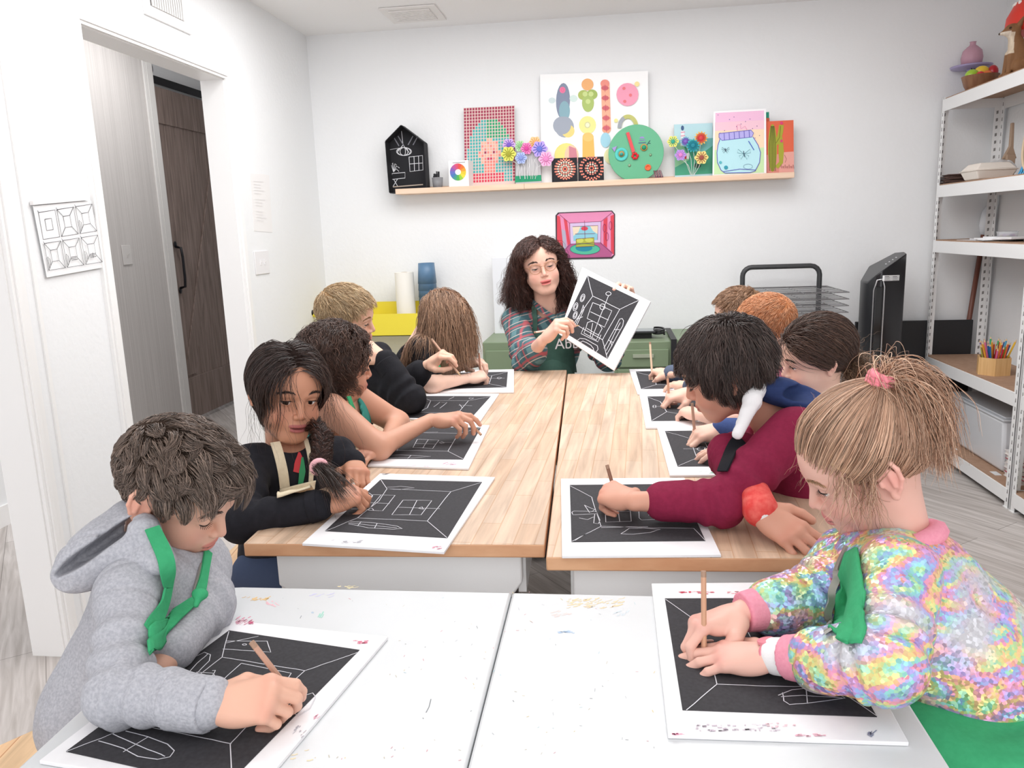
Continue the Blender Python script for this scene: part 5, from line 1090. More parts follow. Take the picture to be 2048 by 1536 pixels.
def legs(prims, Pv, fw, m, parent, seat=.455, sc=1.):
    """hips, thighs on the seat, shins and shoes"""
    fw = unit((fw[0], fw[1], 0)); rt = A([fw[1], -fw[0], 0]); Pv = A(Pv, float); z = seat+.075*sc; q = []
    for s_ in (1, -1):
        h = A([Pv[0], Pv[1], z])+rt*.065*s_*sc; k = h+fw*.24*sc+A([0, 0, .01]); a = A([k[0], k[1], .08])+fw*.02
        q += [rc(h, k, .066*sc, .05*sc, .03), rc(k, a, .048*sc, .034*sc, .02)]
    sobj('trousers', q, .011, m, parent); sh = []
    for s_ in (1, -1):
        h = A([Pv[0], Pv[1], 0])+rt*.065*s_*sc+fw*.26*sc; sobj('shoe', [ell(h+fw*.03+A([0, 0, .035]), (.035, .085, .034), .01, R=np.stack([rt, fw, A([0, 0, 1.])], 1)), Pr(lambda P: .003-P[..., 2], (-9,)*3, (9,)*3, .003, '&')], .008, mat('shoe_dark', '#3f3d45', .6), parent)
def brow_pt(H_, p): return H_.w(p)
UP = A([0, 0, 1.])
ONLY = os.environ.get('PPL', '').split(',') if os.environ.get('PPL') else None
def want(k): return ONLY is None or k in ONLY
class Person:
    def __init__(s, key, lab, H_, arms, C, Pv, fw, sc=1., hd=.002, ha=.002, skin=('#e9b79c', '#e08f7c', '#c9736b'), eyes=(-12, -34), mouth=0., adult=False, noears=(), face=True, iris='#4a2f22', brow='#3a2a22', gaze=(0, -25), chest=(.122, .082, .125), waist=.100, sides=(1, -1)):
        s.H = H_; s.sc = sc; s.fw = unit((fw[0], fw[1], 0)); rt = A([s.fw[1], -s.fw[0], 0]); s.C = C = A(C, float); s.Pv = Pv = A(Pv, float); s.rt = rt
        s.root = thing('person', lab, 'person', (Pv[0], Pv[1], 0)); s.arms = arms
        n0 = H_.w((0, -.022, -.045)); hd_ = unit(H_.w((0, -.040, -.165))-n0); M_ = (A(arms[0]['S'])+A(arms[1]['S']))/2+UP*.015; n1 = n0+unit(hd_*.45+unit(M_-n0)*.55)*.120*H_.s; H_.n0, H_.n1 = n0, n1
        hp = [q.xf(H_.R, H_.t, H_.s) for q in head_prims(eyes, mouth, adult, noears)[:-1]]+[rc(n0, n1, .039*H_.s, .044*H_.s, .03*H_.s)]; parts = []
        nails = []; kn = []; s.pins = {}; s.tips = {}; s.AR = {}
        s.neck = n1; aps = []
        for a in arms:
            f = A(a['K'])-A(a['W']); pr, pin, tips, nl, R = arm_hand(a['W'], a['E'], a.get('pose', 'curl'), -1 if a['n'] == 'R' else 1, f, a['b'], a.get('hs', sc), a.get('rel', .029*sc)/a.get('hs', sc))
            if a.get('bareup'): pr = [rc(a['S'], a['E'], .040*sc, .031*sc, .02)]+pr
            s.pins[a['n']] = pin; s.tips[a['n']] = tips; s.AR[a['n']] = R; nails += nl; aps.append(pr); kn += tips+[A(a['W'])+R @ A([x*sc, .064*sc, .004]) for x in (-.019, -.006, .0075, .021)]
        cf = skincol(*skin, H_, nails, knuck=kn)
        V, Q = sdf_mesh(hp, hd); parts.append((V, Q))
        for pr in aps: parts.append(sdf_mesh(pr, ha))
        Rb = np.stack([rt, s.fw, A([0, 0, 1.])], 1); up = unit(s.neck-Pv); r2 = unit(rt-up*(rt@up)); Rt = np.stack([r2, np.cross(up, r2), up], 1); s.Rt = Rt
        core = [ell(C, A(chest)*sc*.86, .03, R=Rt), rc(C, Pv, .07*sc, .075*sc, .04), rc(C, s.neck, .06*sc, .040*sc, .03)]+[rc(a['S'], a['E'], .034*sc, .026*sc, .02) for a in arms]
        parts.append(sdf_mesh(core, .010)); V, Q = join(parts)
        mesh_obj('body', V, Q, skinm, s.root, True, cf(V)); s.hp = hp; s.aps = aps
        if face: face_parts(s.root, H_, gaze, eyes, iris, brow, sides=sides)
        s.garm = [ell(C, A(chest)*sc*A([.92, .9, .95]), .03, R=Rt), rc(C, Pv, waist*sc*.88, (waist+.012)*sc*.88, .04), rc(arms[0]['S'], arms[1]['S'], .043*sc, .043*sc, .035), rc(C+up*.03, s.neck-up*.030*sc, .055*sc, .046*sc, .035)]
        s.cut = [ell((0, .016, -.040), (.060, .074, .074), .006, '-').xf(H_.R, H_.t, H_.s)]
    def sleeves(s, frac=1.0, ru=.043, re=.036, rw=.029, amp=.004, k=.018):
        out = []
        for a in s.arms:
            S_, E_, W_ = A(a['S']), A(a['E']), A(a['W']); sd0 = a['n'] == 'R'
            fr = a.get('frac', frac); sc = s.sc*a.get('fat', 1.)
            wr = lambda P, t, q=sd0: -amp*np.sin(t*26+2.*wav(P, 22, 3+q))*np.exp(-((t-.85)/.35)**2)-amp*.5*wav(P, 40, 5+q)
            wr2 = lambda P, t, q=sd0: -amp*np.sin(t*24+2.2*wav(P, 24, 6+q))*np.exp(-((t-.1)/.35)**2)-amp*.5*wav(P, 38, 8+q)
            if fr < 1: E2 = S_+(E_-S_)*fr; out.append(rc(S_, E2, ru*sc, (ru+(re-ru)*fr)*sc*1.04, k, wr=wr)); continue
            out.append(rc(S_, E_, ru*sc, re*sc, k, wr=wr)); W2 = E_+(W_-E_)*(1-a.get('short', .06)); out.append(rc(E_, W2, re*sc, (re+(rw-re)*(1-a.get('short', .06)))*sc, k*.7, wr=wr2))
        return out
    def cuffs(s, m, name='cuff', l=.05, r0=.030, r1=.027, cut=.0, rib=None):
        for a in s.arms:
            if a.get('nocuff'): continue
            E_, W_ = A(a['E']), A(a['W']); d = unit(W_-E_); p1 = E_+(W_-E_)*(1-a.get('short', .06)+a.get('cut', cut)); p0 = p1-d*a.get('cl', l)*s.sc
            q = [rc(p0, p1, r0*s.sc, r1*s.sc, .005), Pr(lambda P, p1=p1, d=d: (P-p1)@d-.002, (-9,)*3, (9,)*3, .003, '&'), Pr(lambda P, p0=p0, d=d: -((P-p0)@d), (-9,)*3, (9,)*3, .003, '&')]
            an = lambda P, p0=p0, d=d: -.0009*np.abs(np.sin(22*np.arctan2((P-p0)@np.cross(d, (0, 0, 1.)), (P-p0)@np.cross(d, np.cross(d, (0, 0, 1.))))))
            sobj(name, q, .0022, m, s.root, disp=an)
    def cloth(s, name, prims, m, h=.005, seed=1, amp=.003, fr=24, **k): return sobj(name, prims, h, m, s.root, disp=cloth(amp, fr, seed), **k)
    def pencil(s, n, lab, top, dz=0., c='#c9a08a', plane=None, group='pencils in the children\'s hands', tl=.045):
        p = s.pins[n]; zc = float((RM@(p-CAM))[2]); T = PD(top[0], top[1], zc+dz); d = unit(p-T); t = tl
        if plane is not None and d[2] < -.05: t = min(max((plane-p[2])/d[2], .01), .07)
        pencil(lab, p+d*t, T, c, r=.0037, group=group)
def cutface(H_, y=.03, z=.02): pass
def shorthair(P, H_, c1, c2, n=6500, ln=.040, crown=(0, -.045, .095), fwd=.8, lift=.004, vol=None, ZL=ZL0, noise=.35, r=.0006, capc=None, name='hair', steps=9, swirl=0., thick=.010, side=0., tb=1., fl_=0., front=None, grav=.1, bias=None, clump_=.6, ng=260, h=.004, extra=()):
    vol = vol or [ell((0, -.015, .028), (.0735+thick*.7, .0915+thick*.7, .0775+thick), .02), ell((0, .026, .026), (.060+thick*.6, .050+thick*.5, .052+thick*.7), .03)]
    R0 = roots(n, ZL, bias=bias); cr = A(crown); D0 = R0-cr; D0[:, 2] *= .6; D0 /= np.linalg.norm(D0, axis=1, keepdims=True)
    top = np.clip((R0[:, 2]-.03)/.05, 0, 1)[:, None]; D0 = D0*(1-.5*top)+A([side, fwd, .15])*top*.9+swirl*np.cross(R0-cr, (0, 0, 1.))*8
    tp = tb+(1-tb)*np.clip((R0[:, 2]-.01)/.05, 0, 1)*np.clip((R0[:, 1]+.09)/.06, 0, 1); off = rng.uniform(.15, 1., n)**.6*thick*tp+.001; l = ln*rng.uniform(.7, 1.25, n)*(.35+.65*tp)*(1+fl_*np.clip(R0[:, 1]/.06, 0, 1))
    g = H_.ld((0, 0, -1))
    Pn = grow(R0, D0, steps, 1., SCALP, off, stiff=1., grav=grav, g=g, noise=noise) if False else None
    Pn = grow2(R0, D0, steps, l/steps, SCALP, off, 1., grav, g, noise, pull=.22)
    Pn = clump(Pn, ng, clump_)
    cap = [off_(p, -.0008) for p in (vol if False else SCALP)]; cap = [off_(p, -thick*.25*(tb if tb < 1 else 1)) for p in SCALP]+[maskpr(ZL, .006)]
    return build_hair(name, P.root, H_, [(Pn, r*rng.uniform(.7, 1.4, n), hcol(n, c1, c2, P=R0))]+list(extra), cap, capc or c1, h=h)
def grow2(P0, D0, steps, st, coll, off, stiff, grav, g, noise, fld=None, curl=0., cf=9., pull=0.):
    n = len(P0); P = [P0]; d = D0/(np.linalg.norm(D0, axis=1, keepdims=True)+1e-9); p = P0.copy(); st = st*np.ones(n); g = A(g, float); ph = rng.uniform(0, 6.28, n); nz = rng.normal(size=(n, 3))*noise
    cfr = cf*rng.uniform(.8, 1.25, n)
    for k in range(steps):
        v = d*stiff+g*grav
        if fld is not None: v = v+fld(p, k/steps)
        v = v+nz*.35+rng.normal(size=(n, 3))*noise*.35; d = v/(np.linalg.norm(v, axis=1, keepdims=True)+1e-9); e = d
        if curl:
            a = np.cross(d, g+.013); a /= np.linalg.norm(a, axis=1, keepdims=True)+1e-9; b = np.cross(d, a); w = (ph+k*cfr*.35)[:, None]; e = d+curl*(a*np.sin(w)+b*np.cos(w))
        N, f = nrm(coll, p); o_ = off*min(1, (k+1)/3.); vn = (e*N).sum(1); fix = (f < o_+.004) & (vn < 0); e[fix] = e[fix]-N[fix]*vn[fix, None]*.95
        vd = (d*N).sum(1); d[fix] = d[fix]-N[fix]*vd[fix, None]*.8; d /= np.linalg.norm(d, axis=1, keepdims=True)+1e-9
        p = p+e*st[:, None]; N, f = nrm(coll, p); push = np.where(f < o_, (o_-f)*(1 if k > 2 else .8), pull*(o_-f)); p = p+N*push[:, None]; P.append(p.copy())
    return np.stack(P, 1)
# ---------------------------------------------------------------- drawing boards
bdm = mat('board_foam', '#f3f3f5', .55, noise=(30, '#e6e4e8', .35))
pap = mat('black_paper', '#2b2a2e', .8, bump=(500, .2, .0004), noise=(180, '#3a393e', .5))
def board(lab, bq, pq, z, lines, zc=None, marks=(), w=.0011, name='drawing_board'):
    Pz = lambda u, v: PZ(u, v, z+.006); B = [Pz(*q) if len(q) == 2 else A(q) for q in bq]
    if len(B) == 3: B.insert(1, B[0]+B[2]-B[1]) if False else None
    t = thing(name, lab, 'drawing board', (B[0][0], B[0][1], z), group='white boards with black paper on the tables')
    MB().prism([p-A([0, 0, .0055]) for p in B][::-1], (0, 0, .0050)).build('board', bdm, t, bevel=.0008)
    Q = [Pz(*q) if len(q) == 2 else A(q) for q in pq]
    pp = MB().prism([p-A([0, 0, .0004]) for p in Q][::-1], (0, 0, .0008)).build('black_paper', pap, t)
    a = Art((0, 0, z+.0068), (0, 0, 1), 0, step=.00002, tw=w)
    for L_ in lines:
        if L_[0] == 'r': a.k = 1; a.ring(*L_[1:], c='#dcdce2')
        else: a.k = 1; a.line(wob(L_), '#dcdce2')
    a.build('chalk_drawing', vcm, pp)
    if marks:
        a = Art((0, 0, z+.0063), (0, 0, 1), 0, step=.00001, tw=.002)
        for (u, v, w_, h_, c, n, an, sd_) in marks:
            r = random.Random(sd_)
            for i in range(n): x = u+(r.random()-.5)*w_; y = v+(r.random()-.5)*h_; l = 3+r.random()*8; a.k = 1; a.line([(x, y), (x+l*math.cos(an), y-l*math.sin(an))], c, .0006+.0016*r.random())
        a.build('paint_stains', vcm, t)
    return t
def wob(L_):
    out = []
    for i in range(len(L_)-1):
        a, b = A(L_[i], float), A(L_[i+1], float); n = max(2, int(np.linalg.norm(b-a)/18))
        for k in range(n): out.append(tuple(a+(b-a)*k/n+rng.normal(0, .28, 2)*(k > 0)))
    return out+[tuple(L_[-1])]
def para(a, b, c): return a+c-b
def q4(fl, fr, nl, z):   # far-left, far-right, near-left photo corners -> world quad
    a, b, c = (PZ(*p, z+.006) for p in (fl, fr, nl)); return [a, b, c+b-a, c]
def qw(fl, nl, wd, z, ov=0):
    a, c = PZ(*fl, z+.006), PZ(*nl, z+.006); return [a, a+TXD*wd, c+TXD*wd, c]
Wh = (WZ)
S2 = lambda L_, o, s: [tuple(((x/s)+o[0], (y/s)+o[1]) for x, y in l) for l in L_]
z1 = lambda L_: S2(L_, (0, 780), 2.031)
board('large white board with black paper under the arm of the boy in the grey hoodie', q4((446, 1238), (776, 1272), (78, 1520), WZ), q4((458, 1261), (719, 1300), (132, 1503), WZ), WZ,
 z1([[(930, 980), (902, 1085), (1238, 1140), (1455, 1065)], [(1238, 1140), (1100, 1265), (935, 1437), (940, 1536)], [(902, 1085), (700, 1240), (555, 1358), (940, 1437)], [(555, 1358), (270, 1468)],
 [(920, 1020), (1085, 1020), (1100, 1065), (905, 1052)], [(915, 1028), (1050, 1000)], [(980, 1110), (870, 1210)], [(980, 1110), (1183, 1150), (1130, 1235)], [(1160, 1265), (1216, 1273)],
 [(455, 1395), (510, 1420), (600, 1460), (655, 1480), (670, 1488)], [(500, 1470), (600, 1410)], [(510, 1385), (600, 1408), (680, 1438), (708, 1465), (690, 1490), (640, 1500), (560, 1488), (500, 1455), (400, 1425)],
 [(700, 1180), (790, 1085), (830, 1065), (855, 1075), (850, 1100), (760, 1190)], [(735, 1185), (800, 1110), (830, 1085), (845, 1070)], [(760, 1190), (800, 1145), (865, 1150), (885, 1180), (880, 1205)], [(790, 1160), (850, 1165)], [(830, 1200), (870, 1150), (875, 1138), (862, 1140)],
 [(1190, 1310), (1240, 1240), (1270, 1230), (1282, 1245), (1260, 1290), (1210, 1322), (1190, 1310)], [(925, 1370), (965, 1372), (985, 1355)]])+[('r', 489, 1289, 4, 1.5)], marks=((487, 1243, 34, 14, '#d9688c', 30, .5, 1), (717, 1284, 24, 6, '#e86a8c', 12, .1, 2), (630, 1437, 10, 10, '#e0a0b4', 4, .6, 3), (600, 1467, 30, 30, '#b8b6be', 8, .7, 9)), w=.0012)
z2 = lambda L_: S2(L_, (1250, 680), 1.7945)
board('large white board with black paper in front of the child in the sequin jacket', [(1303, 1166), (1640, 1163), (1818, 1484), (1336, 1469)], [(1329.7, 1197), (1620, 1196), (1754, 1434), (1365, 1420)], WZ,
 z2([[(145, 930), (240, 997)], [(330, 1045), (440, 1045), (530, 1040), (545, 1060)], [(440, 1045), (450, 1065)], [(320, 1195), (330, 1235), (220, 1328)], [(330, 1235), (500, 1242), (750, 1245), (905, 1350)], [(575, 1062), (660, 1055), (665, 1080), (580, 1080), (575, 1062)], [(615, 1035), (630, 1080)], [(600, 1072), (655, 1066)], [(680, 1065), (700, 1055), (725, 1075), (690, 1080), (680, 1065)],
 [(550, 1275), (600, 1255), (680, 1248), (740, 1255), (790, 1285), (720, 1295), (640, 1305), (590, 1308), (570, 1295), (565, 1265)], [(560, 1280), (640, 1275), (780, 1285)], [(650, 1250), (655, 1305)]]), marks=((1420, 1185, 130, 5, '#e2385c', 26, .02, 4), (1470, 1455, 160, 14, '#c9bcc8', 50, .05, 5), (1620, 1470, 60, 5, '#ecb4c4', 14, .05, 6), (1560, 1450, 60, 10, '#eec6ce', 12, .1, 8), (1740, 1470, 12, 8, '#8a8ea4', 10, .7, 7), (1355, 1468, 24, 3, '#e58aa8', 9, .0, 8)), w=.0012)
z3 = lambda L_: S2(L_, (450, 540), 2.793)
board('white board with black paper in front of the girl with the braid', [(760, 946), (990, 953.5), (888, 1103), (604, 1086)], [(761.5, 959), (964, 964), (894.7, 1076), (650, 1062)], TZ,
 z3([[(870, 1170), (905, 1222), (1262, 1238), (1430, 1187)], [(1262, 1238), (1130, 1402), (1240, 1495)], [(1130, 1402), (740, 1385), (560, 1458)], [(905, 1222), (860, 1290), (740, 1385)], [(905, 1213), (980, 1208), (1058, 1217), (980, 1226), (905, 1222)], [(995, 1285), (1155, 1288), (1095, 1368), (932, 1367), (995, 1285)], [(1072, 1287), (1030, 1368)], [(970, 1325), (1200, 1333)], [(1080, 1330), (1110, 1338), (1100, 1322), (1080, 1330)], [(825, 1255), (950, 1258), (880, 1345), (755, 1340), (825, 1255)], [(870, 1258), (800, 1342)], [(805, 1300), (920, 1305)], [(770, 1340), (820, 1330), (830, 1342)],
 [(700, 1405), (830, 1412), (960, 1430), (990, 1445), (940, 1448), (800, 1440), (690, 1418)], [(760, 1405), (740, 1430)], [(850, 1415), (835, 1442)], [(690, 1412), (960, 1440)], [(770, 1250), (805, 1245), (825, 1260), (800, 1310), (740, 1335), (705, 1335)], [(755, 1270), (790, 1262), (795, 1285), (740, 1318)]]), marks=((770, 948, 14, 3, '#55555c', 6, .1, 1), (690, 1083, 60, 6, '#b9b9c0', 16, .1, 2), (870, 1096, 24, 5, '#e58aa0', 8, .2, 3)), w=.0014)
board('white board with black paper under the bare arms of the curly haired child', [PZ(735, 930, TZ+.006)+PZ(979, 850, TZ+.006)-PZ(937, 936, TZ+.006), (979, 850), (937, 936), (735, 930)], [PZ(736.5, 917, TZ+.006)+PZ(962, 855, TZ+.006)-PZ(926, 919, TZ+.006), (962, 855), (926, 919), (736.5, 917)], TZ,
 z3([[(1430, 882), (1305, 912), (1245, 1012), (1330, 1055)], [(1245, 1012), (900, 1005)], [(1075, 945), (1195, 950), (1160, 997), (1050, 992), (1075, 945)], [(1135, 948), (1105, 995)], [(1062, 968), (1180, 972)], [(1195, 965), (1270, 962)], [(1205, 958), (1225, 965), (1210, 970), (1198, 963)], [(1305, 912), (1080, 908), (1190, 905)], [(960, 960), (920, 1005)], [(1010, 925), (960, 1010)], [(830, 1040), (980, 1032), (1150, 1042), (1050, 1050), (860, 1050)], [(920, 1032), (900, 1050)], [(1040, 1034), (1020, 1052)]]), marks=((895, 928, 40, 4, '#e7a4bd', 14, .2, 3), (840, 932, 60, 3, '#d5a9bb', 8, .1, 5)), w=.0014)
board('white board with black paper beside the blond boy', [(838, 786), (998, 787), (955, 849), (779, 832)], [(833, 792), (981.7, 792.4), (940.5, 838), (793.7, 835)], TZ,
 z3([[(1095, 708), (1150, 730), (1360, 730), (1485, 707)], [(1360, 730), (1300, 800), (1370, 830)], [(1075, 760), (1100, 735), (1150, 730), (1130, 770), (1090, 790), (1060, 785), (1075, 760)], [(1165, 765), (1200, 738), (1240, 740), (1200, 772)], [(1300, 800), (1080, 795), (960, 822)], [(1305, 755), (1380, 758)], [(1310, 750), (1325, 770)], [(1250, 723), (1280, 708)], [(1365, 712), (1390, 715), (1375, 722), (1362, 716)]]), w=.0016)
board('white board with black paper, the farthest on the left table', [(905, 741), (1028, 738), (1027.5, 783.5), (871, 785)], [(905, 746), (1015.7, 743.4), (1013, 774.5), (881.5, 778)], TZ,
 z3([[(1580, 568), (1490, 590), (1475, 635), (1573, 655)], [(1475, 635), (1340, 638), (1210, 662)], [(1485, 604), (1562, 604)], [(1520, 604), (1530, 598), (1545, 602), (1530, 610), (1520, 604)], [(1490, 590), (1440, 590)]]), w=.002)
z5 = lambda L_: S2(L_, (1100, 540), 2.4)
board('white board with black paper under the reaching hand of the boy in maroon', [(1121.7, 956.7), (1368.7, 954.6), (1442.5, 1108.7), (1124, 1111)], [(1139.6, 970), (1359, 968), (1411, 1081.7), (1143, 1084)], TZ,
 z5([[(97, 1036), (200, 1090), (218, 1150), (245, 1230), (105, 1303)], [(245, 1230), (480, 1238), (690, 1240), (745, 1298)], [(245, 1236), (470, 1232)], [(105, 1163), (115, 1157), (220, 1160), (225, 1170), (110, 1175), (105, 1163)], [(165, 1128), (215, 1150), (190, 1165), (165, 1128)], [(140, 1190), (180, 1198), (210, 1185)], [(215, 1170), (210, 1215), (232, 1218), (240, 1200), (225, 1165)], [(265, 1150), (268, 1210), (390, 1206), (385, 1150)], [(325, 1145), (335, 1208)], [(265, 1160), (388, 1158)], [(425, 1150), (428, 1190), (440, 1200), (540, 1198)], [(470, 1155), (475, 1178)],
 [(340, 1266), (380, 1240), (450, 1238), (530, 1245), (480, 1260), (400, 1268), (340, 1266)], [(580, 1040), (600, 1035)], [(530, 1165), (525, 1190)], [(120, 1298), (180, 1262)]]), w=.0013)
board('white board with black paper in front of the child with denim sleeve', qw((1314.6, 854.6), (1339.6, 949.6), .262, TZ), qw((1330, 862), (1355.4, 933), .215, TZ), TZ,
 z5([[(555, 776), (670, 808), (760, 803)], [(670, 808), (705, 902), (615, 940)], [(705, 902), (800, 900), (860, 935)], [(640, 858), (720, 858)], [('a')]][:-1]+[[(705, 858), (725, 848), (745, 852), (740, 864), (715, 866), (705, 858)], [(745, 830), (760, 860), (790, 885)]]), marks=((1425, 945, 60, 4, '#7fc4a4', 16, .1, 2),), w=.0014)
board('white board with black paper in front of the red haired boy', qw((1279, 788), (1291.7, 854.6), .262, TZ), qw((1295, 793), (1303, 842), .215, TZ), TZ,
 z5([[(470, 610), (530, 632), (560, 680), (490, 722)], [(490, 655), (520, 655)], [(495, 650), (508, 650), (508, 660), (495, 660), (495, 650)], [(520, 655), (560, 655)], [(560, 680), (620, 690)]]), w=.0017)
board('white board with black paper, the farthest on the right table', qw((1258, 738), (1275, 787), .262, TZ), qw((1271.7, 743), (1282, 778), .215, TZ), TZ,
 z5([[(414, 490), (500, 510), (570, 512)], [(500, 510), (510, 550), (440, 570)], [(510, 550), (565, 552)], [(512, 522), (528, 522), (528, 540), (513, 540), (512, 522)], [(513, 531), (528, 530)]]), w=.002)
# the board held up by the teacher
nb = unit(-unit(PD(1205, 635, 3.0)-CAM)*.86+A([-.22, 0, .42])); ob = PD(1205, 640, 3.02)
BQ = [(1164.4, 534), (1301.5, 603), (1228, 741), (1117.5, 668)]
t = thing('held_drawing_board', 'tilted white board with a finished chalk room drawing held up by the teacher', 'drawing board', tuple(ob), group=None)
MB().prism([PP(u, v, ob, nb) for u, v in BQ], -nb*.010).build('board', bdm, t, bevel=.0015)
pp = MB().prism([PP(u, v, ob+nb*.0012, nb) for u, v in ((1175, 551), (1278, 600.4), (1214.8, 717.6), (1122, 660))], -nb*.001).build('black_paper', pap, t)
a = Art(ob, nb, .0016, step=.00002, tw=.0021); ch = '#dcdce2'
z4 = lambda L_: S2(L_, (950, 420), 4.2675)
for L_ in z4([[(962, 565), (1005, 735), (1235, 848), (1395, 772)], [(1235, 848), (1088, 1107), (1128, 1265)], [(1088, 1107), (875, 985), (740, 1027)], [(1005, 735), (820, 1005)], [(1005, 790), (1168, 860), (1105, 1000), (957, 925), (1005, 790)], [(985, 868), (1140, 940)], [(1140, 730), (1000, 1085)], [(960, 960), (930, 1050), (1035, 1110), (1085, 1010), (1055, 975), (1010, 950), (960, 960)], [(930, 1000), (905, 1055), (1050, 1125), (1075, 1065)], [(955, 1010), (1060, 1070)], [(1005, 965), (985, 1075)],
 [(875, 1110), (895, 1095), (940, 1100), (1010, 1140), (1045, 1160), (1050, 1190), (1035, 1210)], [(895, 1130), (920, 1118), (990, 1155), (1010, 1180), (1015, 1200)], [(1100, 1180), (1235, 930), (1255, 925), (1268, 945), (1262, 985), (1120, 1240)], [(1120, 1200), (1240, 960)], [(1190, 1020), (1235, 1020)], [(1140, 1110), (1180, 1130)], [(1155, 1120), (1170, 1160)], [(845, 1000), (905, 870), (925, 810), (930, 850), (870, 980)], [(870, 930), (920, 910)]]): a.k = 1; a.line(wob(L_), ch)
for (x, y, rx, ry, ro) in ((1139, 714, 22, 16, 0), (1088, 826, 22, 25, 0), (918, 750, 17, 34, .35), (918, 752, 9, 22, .35), (858, 826, 17, 36, .35), (858, 826, 9, 22, .35), (855, 897, 15, 32, .35), (855, 897, 8, 20, .35)): a.k = 1; a.ring(x/4.2675+950, y/4.2675+420, rx/4.2675, ry/4.2675, ch, rot=ro)
a.build('chalk_drawing', vcm, pp)
def fab(name, c, c2=None, s=90, bump=.3, rough=.85, fac=.5): return mat(name, c, rough, noise=(s, c2 or c, fac), bump=(s*3, bump, .0012), spec=.2)
def neckhole(H_, r=.046, d=.10): # cut the garment open around the neck
    return rc(H_.n0+unit(H_.n0-H_.n1)*.02, H_.n1, r*H_.s*1.15, r*H_.s, .004, '-')
def collar(P, m, r=.050, w=.02, z=-.150, name='neckband', th=.004, tilt=.35):
    H_ = P.H; c = H_.n1+unit(H_.n0-H_.n1)*.026; ax = unit(unit(H_.n0-c)+UP*.3+P.fw*tilt); e = unit(np.cross(ax, P.fw)); g = np.cross(ax, e)
    return MB().tube([c+r*P.H.s*(e*math.cos(q)*1.08+g*math.sin(q)) for q in np.linspace(0, 6.283, 40, endpoint=False)], w/2, 8, closed=True).build(name, m, P.root, smooth=True)
HG = "pencils held by the children"
# ---------------------------------------------------------------- boy in grey hoodie
if want('P1'):
    H1 = Head((-.651, 1.055, .940), (91, 34, 9), .99)
    arms = [dict(n='R', S=PD(262, 1182, 1.09), E=PD(235, 1384, .96), W=PZ(430, 1412, .760), K=PZ(545, 1396, .768), b=(-.1, -.55, .8), pose='write', hs=1.0, rel=.03),
            dict(n='L', S=PD(398, 1128, 1.27), E=PD(412, 1212, 1.20), W=PZ(343, 1300, .752), K=PZ(280, 1338, .745), b=(.3, -.3, .9), pose='curl', hs=1.05)]
    P = Person('P1', 'boy with short tousled brown hair in a grey hoodie and green apron straps, drawing', H1, arms, PD(315, 1205, 1.21), PD(215, 1425, 1.20), (1, .1, 0), hd=.0014, ha=.0016, skin=('#e3b29b', '#dc8f7e', '#c4726b'), eyes=(-22, -38), iris='#3a241a', brow='#4a372e', gaze=(10, -35), sides=(1, -1))
    gh = mat('grey_marl', '#b9bac0', .9, noise=(260, '#9d9ea6', .75), bump=(500, .35, .001), spec=.15)
    g = P.garm+P.sleeves(1, .042, .036, .031, .0055, .03)+[neckhole(H1, .045)]
    P.cloth('hoodie', g+P.cut, gh, .0033, 2, .0036, 22); P.cuffs(gh, 'sleeve_cuff', .050, .0335, .0315, cut=.0)
    P.g = g
    # hood lying on the back
    hc = PD(222, 1092, 1.13); ax = unit(PD(285, 1040, 1.14)-PD(130, 1150, 1.16)); nv = unit(CAM-hc); up2 = np.cross(ax, nv); up2 = up2 if up2[2] > 0 else -up2; Rh = np.stack([ax, nv, up2], 1)
    hood = [ell(hc, (.060, .052, .036), .02, R=Rh), rc(PD(285, 1060, 1.10), PD(335, 1115, 1.09), .020, .012, .03), rc(PD(225, 1110, 1.11), PD(310, 1128, 1.08), .018, .014, .03), rc(PD(262, 1022, 1.16), PD(290, 1062, 1.12), .016, .02, .03), ell(hc-ax*.012+up2*.012+nv*.038, (.056, .05, .0085), .006, '-', R=Rh), neckhole(H1, .046)]
    P.cloth('hood', hood, gh, .003, 5, .003, 26)
    gn = fab('apron_green', '#43ab76', '#3a9d6b', 120)
    strap('apron_strap', g+hood, [(302, 1058), (316, 1085), (331, 1120), (334, 1165), (322, 1215), (296, 1262)], [.020, .021, .022, .022, .022, .024], gn, P.root, off=.006)
    strap('apron_strap', g, [(412, 1105), (404, 1150), (398, 1190)], .015, gn, P.root, off=.006); patch('apron_bib', g, [(292, 1255), (288, 1290), (290, 1312)], [(408, 1186), (396, 1210), (380, 1228)], gn, P.root, off=.008)
    strap('zipper', g, [(402, 1128), (392, 1165), (384, 1200)], .005, mat('zip_grey', '#9a9690', .4, metal=.3), P.root, off=.003)
    sobj('strap_knot', [ell(PD(400, 1188, 1.10), (.012, .008, .009), .004), rc(PD(400, 1188, 1.10), PD(392, 1210, 1.09), .006, .004, .004)], .002, gn, P.root)
    legs(None, P.Pv, (1, .1, 0), fab('sweatpants', '#4a4d57'), P.root)
    shorthair(P, H1, '#33271f', '#9a8578', n=11000, ln=.038, crown=(.005, -.055, .090), fwd=1.5, thick=.014, noise=.24, tb=.30, fl_=.75, r=.00058, front=1, capc='#3b3029', clump_=.85, ng=230, steps=9, h=.003)
    P.pencil('R', 'brown pencil held by the boy in the grey hoodie', (503, 1284), -.02, '#c39a86', WZ+.007, HG)
